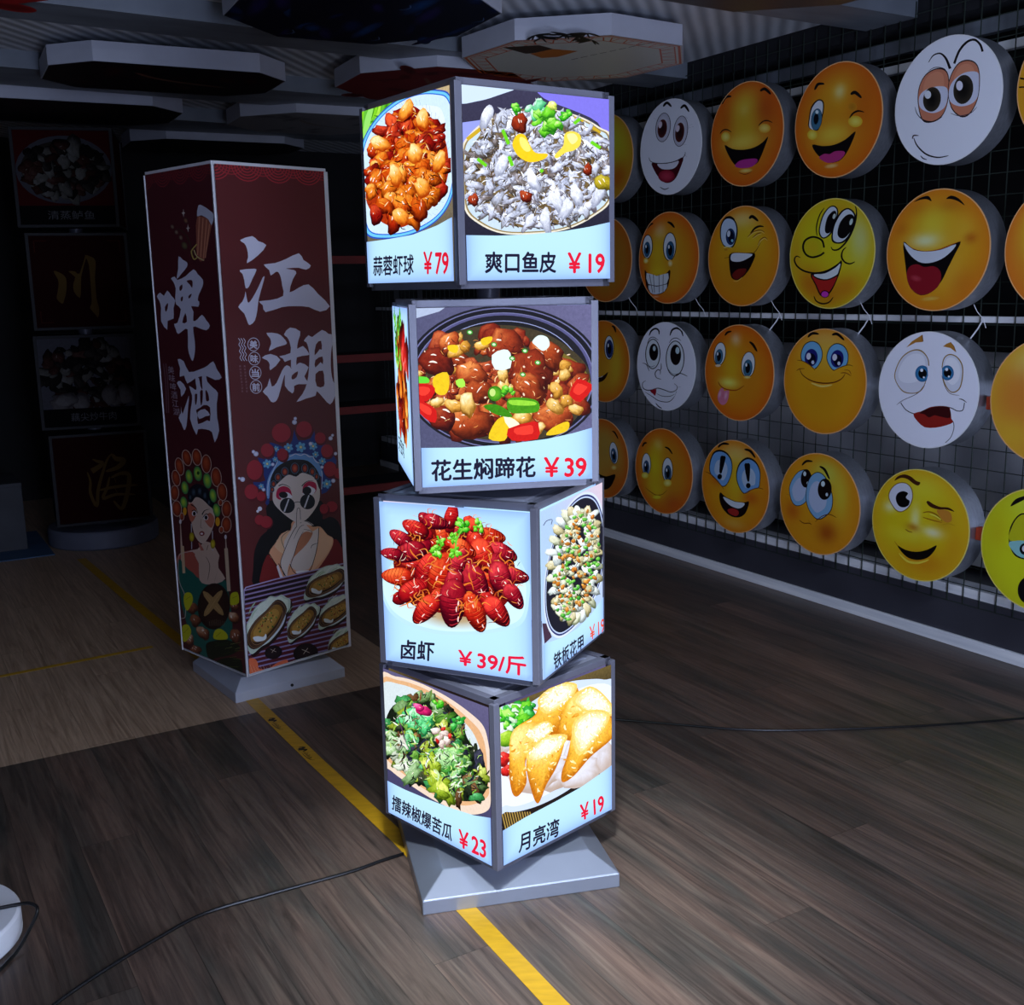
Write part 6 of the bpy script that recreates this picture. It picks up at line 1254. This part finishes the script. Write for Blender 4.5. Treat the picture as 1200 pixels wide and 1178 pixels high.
drum = MB(); DD = .105
drum.loft([[(DR * k * math.cos(2 * math.pi * i / 72), y, DR * k * math.sin(2 * math.pi * i / 72)) for i in range(72)] for k, y in ((.97, .0005), (1.0, .0005), (1.0, DD), (.0001, DD))], cap=False)
M_EDGE = {'orange': principled('cream_acrylic_edge', (236, 180, 120), .4), 'yellow': principled('yellow_acrylic_edge', (232, 216, 110), .4), 'white': M_WHITE}
drum_me = None
for r in range(4):
    for c in range(6):
        s, z = DS[r][c]; lab, kind = SMI[(r, c)]
        root = empty('smiley_light_box', rp(s, DT, z), DRZ, lab, 'smiley sign', 'round smiley signs on the wire screen')
        if drum_me is None: d = drum.build('drum', M_DRUM, root, smooth=True); drum_me = d.data
        else: d = bpy.data.objects.new('drum', drum_me); COL.objects.link(d); d.parent = root
        P = Matrix.Translation(rp(s, DT, z)) @ Matrix.Rotation(DRZ, 4, 'Z')
        A = Art(2 * DR, radius=DR * .985, plane=P); ROWS[r][c](A)
        if kind != 'white': A.C = [(q[0] * .82, q[1] * .87, q[2] * .85, q[3]) for q in A.C]
        A.build('face_panel', P_DISC, root)
        # thin lip around the print
        lip = MB(); lip.loft([[(DR * k * math.cos(2 * math.pi * i / 72), y, DR * k * math.sin(2 * math.pi * i / 72)) for i in range(72)] for k, y in ((.984, 0), (1.0025, 0), (1.0025, .003), (.984, .003), (.984, 0))], cap=False)
        lip.build('edge_ring', M_EDGE[kind], root)
        if r == 1 and c < 5 or r == 2 and c > 1:                        # the white flex tails by the middle rail
            f = MB(); x0 = (.10, .12, .11, .10, .12, .1)[c]
            if r == 1: f.tube([(x0, DD - .015, -DR * .9), (x0 + .006, DD, -DR - .004), (x0 + .022, DD + .02, -DR - .035), (x0 + .03, DD + .03, -DR - .07)], .0016, 6)
            else: f.tube([(x0, DD - .01, DR * .88), (x0 + .008, DD, DR - .01), (x0 + .012, DD + .02, DR + .012), (x0 + .012, DD + .038, DR + .034)], .003, 6)
            f.build('flex', M_WHITEWIRE, root, smooth=True)
# orange clips showing between the right-hand signs
for s, z in ((-2.70, 1.062), (-2.69, .535)):
    cl = MB().box(-.016, .016, -.018, .014, -.026, .026).build('cable_clip', M_ORANGE, bevel=.003)
    cl.location = rp(s, .08, z); cl.rotation_euler = (0, 0, DRZ)
    tag(cl, 'small orange plastic clip between the %s signs at the right' % ('third row' if z > 1 else 'bottom row'), 'clip')

# wire screen
g = MB(); s = -4.2
while s < 3.4:
    g.box(s - .0017, s + .0017, -.0175, -.0141, .19, 2.66); s += .0785
z = .19
while z < 2.66:
    g.box(-4.2, 3.4, -.0205, -.0171, z - .0017, z + .0017); z += .0835
w = g.build('wire_screen', M_WIRE); w.matrix_world = ROOM
tag(w, 'tall dark wire grid screen that holds the rows of smiley signs', 'wire grid')

# ---------------------------------------------------------------- octagonal signs hung under the ceiling
def octo_plane(s, t, a, zb=2.55):
    return Matrix.Translation(rp(s, t, zb)) @ Matrix.Rotation(a, 4, 'Z') @ Matrix.Rotation(math.pi / 2, 4, 'X')
def octagon(s, t, a, sx, sy, cut, label, paint, zb=2.55, top=2.637):
    root = empty('ceiling_light_box', rp(s, t, zb), a, label, 'ceiling sign', 'octagonal signs under the ceiling')
    x, y = sx / 2, sy / 2
    pts = [(-x + cut, -y), (x - cut, -y), (x, -y + cut), (x, y - cut), (x - cut, y), (-x + cut, y), (-x, y - cut), (-x, -y + cut)]
    MB().prism(pts, .001, top - zb).build('housing', M_OCT, root, .0015)
    for px in (-x * .5, x * .5): MB().tube([(px, 0, top - zb - .001), (px, 0, 2.679 - zb)], .004, 8).build('hanger', M_FRAME, root)
    A = Art(sx * .996, sy * .996, plane=octo_plane(s, t, a, zb)); A.clip = [(px * .99, -py * .99) for px, py in pts][::-1]
    rect = [(-x, -y), (x, -y), (x, y), (-x, y)]
    paint(A, pts, x, y)
    o = A.build('picture_panel', P_FILM, root); o.rotation_euler = (math.pi / 2, 0, 0)
    return root
def bg(A, x, y, c, tex=.3): A.local(1.0); A.poly([(-x * 1.1, -y * 1.1), (x * 1.1, -y * 1.1), (x * 1.1, y * 1.1), (-x * 1.1, y * 1.1)], c, 0, tex)
def bamboo(A, pts, x, y):
    bg(A, x, y, (206, 208, 196), .1)
    ring = [(px * .97, py * .97) for px, py in pts]
    for k, w in ((.97, .012), (.93, .006), (.80, .008)): A.line([(px * k, py * k) for px, py in pts], w, (206, 92, 40), 0, 0, True)
    for i in range(8):
        a, b = pts[i], pts[(i + 1) % 8]
        for q in range(9):
            f = (q + .5) / 9; p = (a[0] + (b[0] - a[0]) * f, a[1] + (b[1] - a[1]) * f); f2 = f + (.05 if q % 2 else -.05); p2 = (a[0] + (b[0] - a[0]) * f2, a[1] + (b[1] - a[1]) * f2)
            A.line([(p[0] * .93, p[1] * .93), (p2[0] * .81, p2[1] * .81)], .006, (206, 92, 40), 0, 0)
    A.set(520, 0, 3.75); r = random.Random(3)
    for x0, y0, n_ in ((400, 155, 9), (540, 150, 10), (630, 145, 9), (650, 175, 9), (430, 165, 6), (590, 160, 7)):
        for k in range(n_):
            a = r.uniform(-.5, 3.6); A.line([(x0, y0), (x0 + 34 * math.cos(a), y0 + 9 * math.sin(a)), (x0 + 78 * math.cos(a), y0 + 22 * math.sin(a))], 7, (26, 28, 30), 3, 1)
    A.line([(320, 158), (420, 150), (640, 140), (690, 140)], 4, (40, 40, 40), 3)
    A.poly([(258, 208), (420, 198), (480, 214), (410, 232), (360, 236)], (70, 56, 46), 0); A.poly([(380, 236), (480, 215), (590, 224), (500, 250), (430, 255)], (196, 116, 50), 0)
    for k in range(9): A.line([(560 + k * 42, 262 - k * 9), (590 + k * 42, 256 - k * 9)], 9, (40, 40, 40), 0)
def galaxy(A, pts, x, y):
    bg(A, x, y, (10, 16, 34), .6); r = random.Random(8)
    for k in range(30): A.ell(r.uniform(-x, x), r.uniform(-y, y), r.uniform(.05, .2), r.uniform(.015, .05), r.choice([(14, 40, 90), (20, 70, 130), (40, 30, 90), (12, 24, 60)]), r.uniform(-.3, .5), edge=(10, 16, 34), tex=.6)
    for k in range(4): q = (r.uniform(-x, x), r.uniform(-y, y)); A.line([q, (q[0] + .05, q[1] + .02), (q[0] + .09, q[1] - .01)], .004, (90, 120, 170), 4)
def plain(c, c2=None):
    def f(A, pts, x, y):
        bg(A, x, y, c, .5); r = random.Random(int(c[0] * 7 + c[1]))
        for k in range(12): A.ell(r.uniform(-x, x) * .8, r.uniform(-y, y) * .8, r.uniform(.04, .16), r.uniform(.02, .06), c2 or mix(c, (0, 0, 0), .4), r.uniform(0, 3), edge=c, tex=.6)
        if c2: A.line([(-x * .4, -y * .3), (0, 0), (x * .3, y * .6)], .03, mix(c2, (255, 220, 160), .3), 5)
    return f
B = ROOM_RZ
octagon(-1.04, .917, B + math.radians(5), .97, .97, .284, 'octagonal ceiling sign with orange border and bamboo drawing', bamboo)
octagon(-1.42, 2.12, B + math.radians(-4), .95, .95, .27, 'octagonal ceiling sign with a dark blue night sky picture', galaxy)
octagon(.18, 2.465, B + math.radians(-3), .69, 1.08, .17, 'long octagonal ceiling sign with dark underside at upper left', plain((30, 22, 24), (70, 24, 24)))
octagon(-.20, 1.20, B + math.radians(-4), .95, .95, .28, 'octagonal ceiling sign with maroon underside behind the prawn picture', plain((120, 40, 42), (70, 22, 26)))
octagon(1.38, 2.75, B + math.radians(-3), .80, 1.25, .2, 'dark octagonal ceiling sign at far left, above the dim cube stack', plain((30, 28, 30)))
octagon(1.28, 1.30, B + math.radians(-3), .85, 1.0, .26, 'octagonal ceiling sign with pale end face above the column sign', plain((150, 150, 154), (90, 90, 96)))
octagon(2.60, 1.55, B + math.radians(-3), .75, 1.2, .2, 'farthest octagonal ceiling sign, just above the top of the column sign', plain((30, 28, 32)))
octagon(-2.54, 1.05, B + math.radians(3), .95, .95, .28, 'octagonal ceiling sign cut by the top edge above the smileys', plain((66, 60, 58), (40, 36, 36)))
octagon(-1.30, 3.63, B + math.radians(-3), .9, .9, .26, 'red octagonal ceiling sign cut by the top left edge', plain((170, 36, 36)))

# ---------------------------------------------------------------- dim stack of big cubes at the far left
LB, LP = .56, .592
base = rp(1.83, 2.66)
lt = empty('unlit_cube_stack', base, 0, 'unlit stack of four big cube signs on a round white base at far left', 'light box sign')
MB().lathe([(.325, 0), (.335, .01), (.335, .10), (.325, .115)], 72).build('base_drum', M_DRUMSHADED, lt, .002, True)
MB().lathe([(.06, .11), (.06, .17)], 32).build('pole', M_FRAME, lt, smooth=True)
GOLD = (206, 160, 84)
def a_hai(A):
    A.field(lambda u, v: (96, 18, 20)); A.set(40, 500, 6.667)
    A.line([(455, 255), (490, 270), (535, 290), (450, 350)], 44, GOLD, 4, 2); A.line([(415, 355), (440, 430), (440, 520), (490, 620), (500, 500), (530, 380), (570, 260), (610, 210)], 26, GOLD, 5, 1)
    A.line([(610, 215), (640, 250), (700, 265), (650, 320), (560, 350)], 40, GOLD, 5, 1); A.line([(590, 390), (570, 480), (540, 560), (640, 530), (790, 530)], 26, GOLD, 4, 1); A.line([(600, 400), (680, 365), (740, 380), (735, 480), (710, 590), (680, 640), (620, 580)], 36, GOLD, 5, 1); A.line([(500, 500), (640, 470), (810, 455)], 24, GOLD, 4, 1); A.line([(630, 400), (640, 440)], 24, GOLD, 0); A.line([(630, 480), (650, 515)], 22, GOLD, 0)
def a_chuan(A):
    A.field(lambda u, v: (92, 16, 20)); A.set(20, 270, 7.5)
    A.poly([(320, 360), (370, 370), (430, 420), (432, 540), (415, 610), (398, 645), (350, 600), (360, 520), (362, 440)], GOLD, 3); A.poly([(450, 360), (510, 362), (550, 380), (600, 220), (605, 250), (565, 400), (562, 520), (552, 595), (500, 540), (495, 470), (510, 410)], GOLD, 2)
    A.poly([(595, 222), (640, 228), (690, 270), (685, 420), (700, 600), (722, 690), (712, 765), (680, 730), (640, 680), (655, 640), (650, 520), (630, 300)], GOLD, 3)
    A.local(LB)
    for sx in (-1, 1):
        for sy in (-1, 1): A.line([(sx * .3, sy * .42), (sx * .42, sy * .42), (sx * .42, sy * .3)], .012, (150, 60, 50), 0, 0)
def dish(seed, txt, plate):
    def f(A):
        A.field(lambda u, v: (40, 40, 44)); A.local(LB); r = random.Random(seed)
        A.poly([(-.47, -.28), (.47, -.28), (.47, .47), (-.47, .47)], (150, 40, 44) if seed == 1 else (170, 170, 186), 0, .4)
        if plate: A.ell(.0, .08, .47, .34, (206, 206, 214), .05, edge=(160, 160, 176)); A.ell(0, .1, .42, .27, (60, 50, 44), .05, edge=(110, 100, 90))
        pal = [((14, 12, 14), (46, 40, 40), (120, 110, 104)), ((40, 20, 20), (110, 60, 50), (170, 120, 110)), ((60, 60, 56), (190, 186, 176), (240, 240, 236))]
        A.pile([(.4 * math.cos(q) * (1 if plate else 1.1), .08 + .26 * math.sin(q) * (1 if plate else 1.35)) for q in [k * .3 for k in range(21)]], 90, (.03, .07), pal + pal[:1], r, (1.1, 2.2), .2, .6)
        if not plate:
            for k in range(8): A.lump(r.uniform(-.4, .4), r.uniform(-.25, -.12), .08, 1.4, r.uniform(0, 3), ((130, 120, 120), (214, 206, 206), (245, 240, 240)), r)
        A.poly([(-.47, -.28), (.47, -.28), (.47, -.47), (-.47, -.47)], (30, 30, 33), 0)
        A.text(txt, (-.2, -.42), (.26, -.42), (-.2, -.33), (206, 206, 214), .0)
    return f
facing = math.atan2(2.56 + .0368, 2.81 + 4.085)                       # towards the aisle
for i, (paint, dphi, nm) in enumerate(((a_hai, .06, 'lowest cube, dark red with one gold brush character'), (dish(2, '藕尖炒牛肉', False), -.05, 'second cube from the floor, photo of a stir-fried dish'), (a_chuan, .0, 'second cube from the top, dark red with three gold strokes'), (dish(1, '清蒸鲈鱼', True), -.12, 'topmost cube, photo of a fish dish on an oval plate'))):
    ang = facing + dphi; z = .16 + i * LP
    bx = sub('light_box', lt, (0, 0, z), (0, 0, ang)); bx['label'] = nm
    f = MB(); q = LB / 2
    f.box(-q + .01, q - .01, -q + .01, q - .01, .006, LB - .006)
    for k in range(4):
        Mk = Matrix.Rotation(k * math.pi / 2, 4, 'Z'); f.box(q - .018, q, q - .018, q, 0, LB, Mk); f.box(-q + .018, q - .018, -q, -q + .015, 0, .016, Mk); f.box(-q + .018, q - .018, -q, -q + .015, LB - .016, LB, Mk)
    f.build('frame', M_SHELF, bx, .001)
    if i < 3: MB().lathe([(.04, LB - .01), (.04, LP + .01)], 20).build('spindle', M_FRAME, bx, smooth=True)
    Pm = Matrix.Translation(base + Vector((0, 0, z + LB / 2))) @ Matrix.Rotation(ang, 4, 'Z') @ Matrix.Translation((0, -q + .008, 0))
    A = Art(LB - .036, LB - .032, plane=Pm); paint(A); A.C = [(q[0] * .13, q[1] * .13, q[2] * .13, q[3]) for q in A.C]; o = A.build('picture_panel', P_DIM, bx); o.location = (0, -q + .008, LB / 2)  # ink scaled down: the far corner's dimness is put into the colours
    A = Art(LB - .036, LB - .032); A.field(lambda u, v: (92, 16, 20), 2, 2); A.local(LB); A.text('湖鲜江味'[i], (-.22, -.25), (.22, -.25), (-.22, .25), (130, 36, 36), .03); A.C = [(q[0] * .25, q[1] * .25, q[2] * .25, q[3]) for q in A.C]  # side ink darkened for the same painted shade
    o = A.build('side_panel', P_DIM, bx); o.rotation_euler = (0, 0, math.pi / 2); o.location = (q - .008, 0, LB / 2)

# ---------------------------------------------------------------- shelving in the dark, mat, cartons
sh = empty('shelf_rack', rp(1.95, 1.25), ROOM_RZ, 'dark shelf rack with red beams between the column and the lit tower', 'shelf')
for x in (-.2, .2):
    for y in (-.85, .85): MB().box(x - .02, x + .02, y - .02, y + .02, 0, 2.2).build('upright', M_SHELF, sh)
for z in (.15, .72, 1.08, 1.75):
    MB().box(-.178, .178, -.86, .86, z, z + .02).build('shelf_board', M_SHELF, sh); MB().box(-.222, -.2005, -.86, .86, z - .03, z + .022).build('beam', M_RED, sh)
b = MB(); b.tube([(-.23, .62, 1.72), (-.23, -.1, 1.10)], .014, 8); b.build('brace', M_SHELF, sh)
mt = room(MB().box(-.25, .55, -.55, .55, .0005, .006).build('floor_mat', M_BLUE, bevel=.002)); mt.matrix_world = Matrix.Translation(rp(1.80, 3.55)) @ Matrix.Rotation(ROOM_RZ, 4, 'Z')
tag(mt, 'blue mat on the floor at far left', 'mat')
ct = empty('carton', rp(2.05, 3.45), ROOM_RZ, 'grey carton on the floor left of the unlit cube stack', 'box')
MB().box(-.25, .25, -.33, .33, .006, .42).build('body', M_GREY, ct, .004); MB().box(-.252, .252, -.03, .03, .3, .4215).build('tape', M_STRIP, ct); MB().box(-.251, .251, -.331, .331, .40, .424).build('lid', M_GREY, ct, .003)

# ---------------------------------------------------------------- tape, cables, round base on the floor
def ribbon(name, pts, w, z, label):
    b = MB(); L = []
    for i, p in enumerate(pts):
        d = (Vector(pts[min(i + 1, len(pts) - 1)]) - Vector(pts[max(0, i - 1)])).normalized(); q = Vector((-d.y, d.x))
        L.append((p[0] + q.x * w / 2, p[1] + q.y * w / 2)); L.insert(0, (p[0] - q.x * w / 2, p[1] - q.y * w / 2))
    n_ = len(pts); vs = [(x, y, .0004) for x, y in L] + [(x, y, z) for x, y in L]; m = 2 * n_
    fs = [(i, (i + 1) % m, m + (i + 1) % m, m + i) for i in range(m)]
    for i in range(n_ - 1): a, b2, c, d = n_ - 1 - i, n_ - 2 - i, n_ + i + 1, n_ + i; fs += [(m + a, m + b2, m + c, m + d), (d, c, b2, a)]
    b.add(vs, fs); o = b.build(name, M_YELLOW); return tag(o, label, 'floor tape')
# tape runs (floor points)
T1 = [(0.52, -1.30), (0.122, -.67), (-.286, .075), (-.62, .62), (-.993, 1.248), (-1.55, 2.09), (-2.02, 2.80), (-2.515, 3.563)]
tp = ribbon('floor_tape', T1, .05, .0012, 'yellow tape running diagonally along the floor past both towers')
T2 = [(-1.56, 1.874), (-2.082, 1.525), (-2.9, .98)]
ribbon('floor_tape', T2, .028, .0010, 'thin yellow tape crossing the pale boards at left')
A = Art(.6, .046); A.local(1.0); r = random.Random(4); INKB = (36, 26, 12)
for x0 in (-.155, .155):                                             # the tape maker's small black print, twice
    A.line([(x0 - .062, -.004), (x0 - .05, .014), (x0 - .04, -.008), (x0 - .03, .013), (x0 - .018, -.004)], .012, INKB, 3)
    A.ell(x0 - .046, -.004, .008, .006, INKB); A.line([(x0 - .055, -.013), (x0 - .025, -.012)], .005, INKB, 0)
    for k in range(7): A.line([(x0 - .008 + k * .009, -.006), (x0 - .006 + k * .009, .007 if k % 2 else .002)], .004, INKB, 0, 0)
    A.line([(x0 - .01, -.011), (x0 + .03, -.010), (x0 + .06, -.004), (x0 + .064, .008)], .003, INKB, 4)
o = A.build('ink_mark', P_FILM, tp); tdir = Vector((-.62 - -.993, .62 - 1.248)); o.rotation_euler = (-math.pi / 2, 0, math.atan2(tdir.y, tdir.x))
o.location = (-.745, .82, .0013)

def cable(name, pts, r_, label, sm=8):
    q = catmull([(p[0], p[1]) for p in pts], sm, False); z = np.interp(np.linspace(0, 1, len(q)), np.linspace(0, 1, len(pts)), [p[2] if len(p) > 2 else r_ + .0005 for p in pts])
    b = MB().tube([(x, y, float(h_)) for (x, y), h_ in zip(q, z)], r_, 8); o = b.build(name, M_RUBBER, smooth=True); return tag(o, label, 'cable')
def fl(x, y, z=0.0):
    d = FWD * F + RGT * (x - PW / 2) + UPV * (PH / 2 - y); P = CAM_LOC + d * ((z - CAM_LOC.z) / d.z); return (P.x, P.y)
cable('power_cable', [(-.272, -.009), (-.33, -.045), (-.416, -.104), (-.602, -.201), (-.75, -.285), (-.838, -.39), (-.921, -.511), (-.985, -.625), (-1.04, -.76), (-1.10, -.95)], .0045, 'black power cable curving from the lit tower to the lower left corner')
cable('power_cable', [(.10, .93), (.30, .92), (.423, .913), (.62, .86), (.85, .80), (1.067, .785), (1.45, .80), (1.86, .849), (2.05, .90)], .004, 'thin black cable crossing the floor from the lit tower to the right edge')
wb = empty('round_sign_base', (-1.378, -.40, 0), 0, 'round white sign base on the floor at the lower left corner', 'sign base')
MB().lathe([(.195, 0), (.20, .006), (.20, .058), (.194, .066)], 72).build('disc', M_WHITE, wb, .0015, True)
MB().lathe([(.035, .066), (.035, .075), (.03, .08), (.018, .08), (.018, .4)], 32).build('socket', M_WHITE, wb, smooth=True)
cable('power_cable', [(-1.36, -.40, .0712), (-1.28, -.37, .0712), (-1.22, -.345, .0712), (-1.172, -.33, .071), (-1.145, -.34, .06), (-1.15, -.385, .03), (-1.162, -.45, .0052), (-1.20, -.56, .0052), (-1.40, -.70, .0052)], .0045, 'black cable looped over the round white base at lower left')
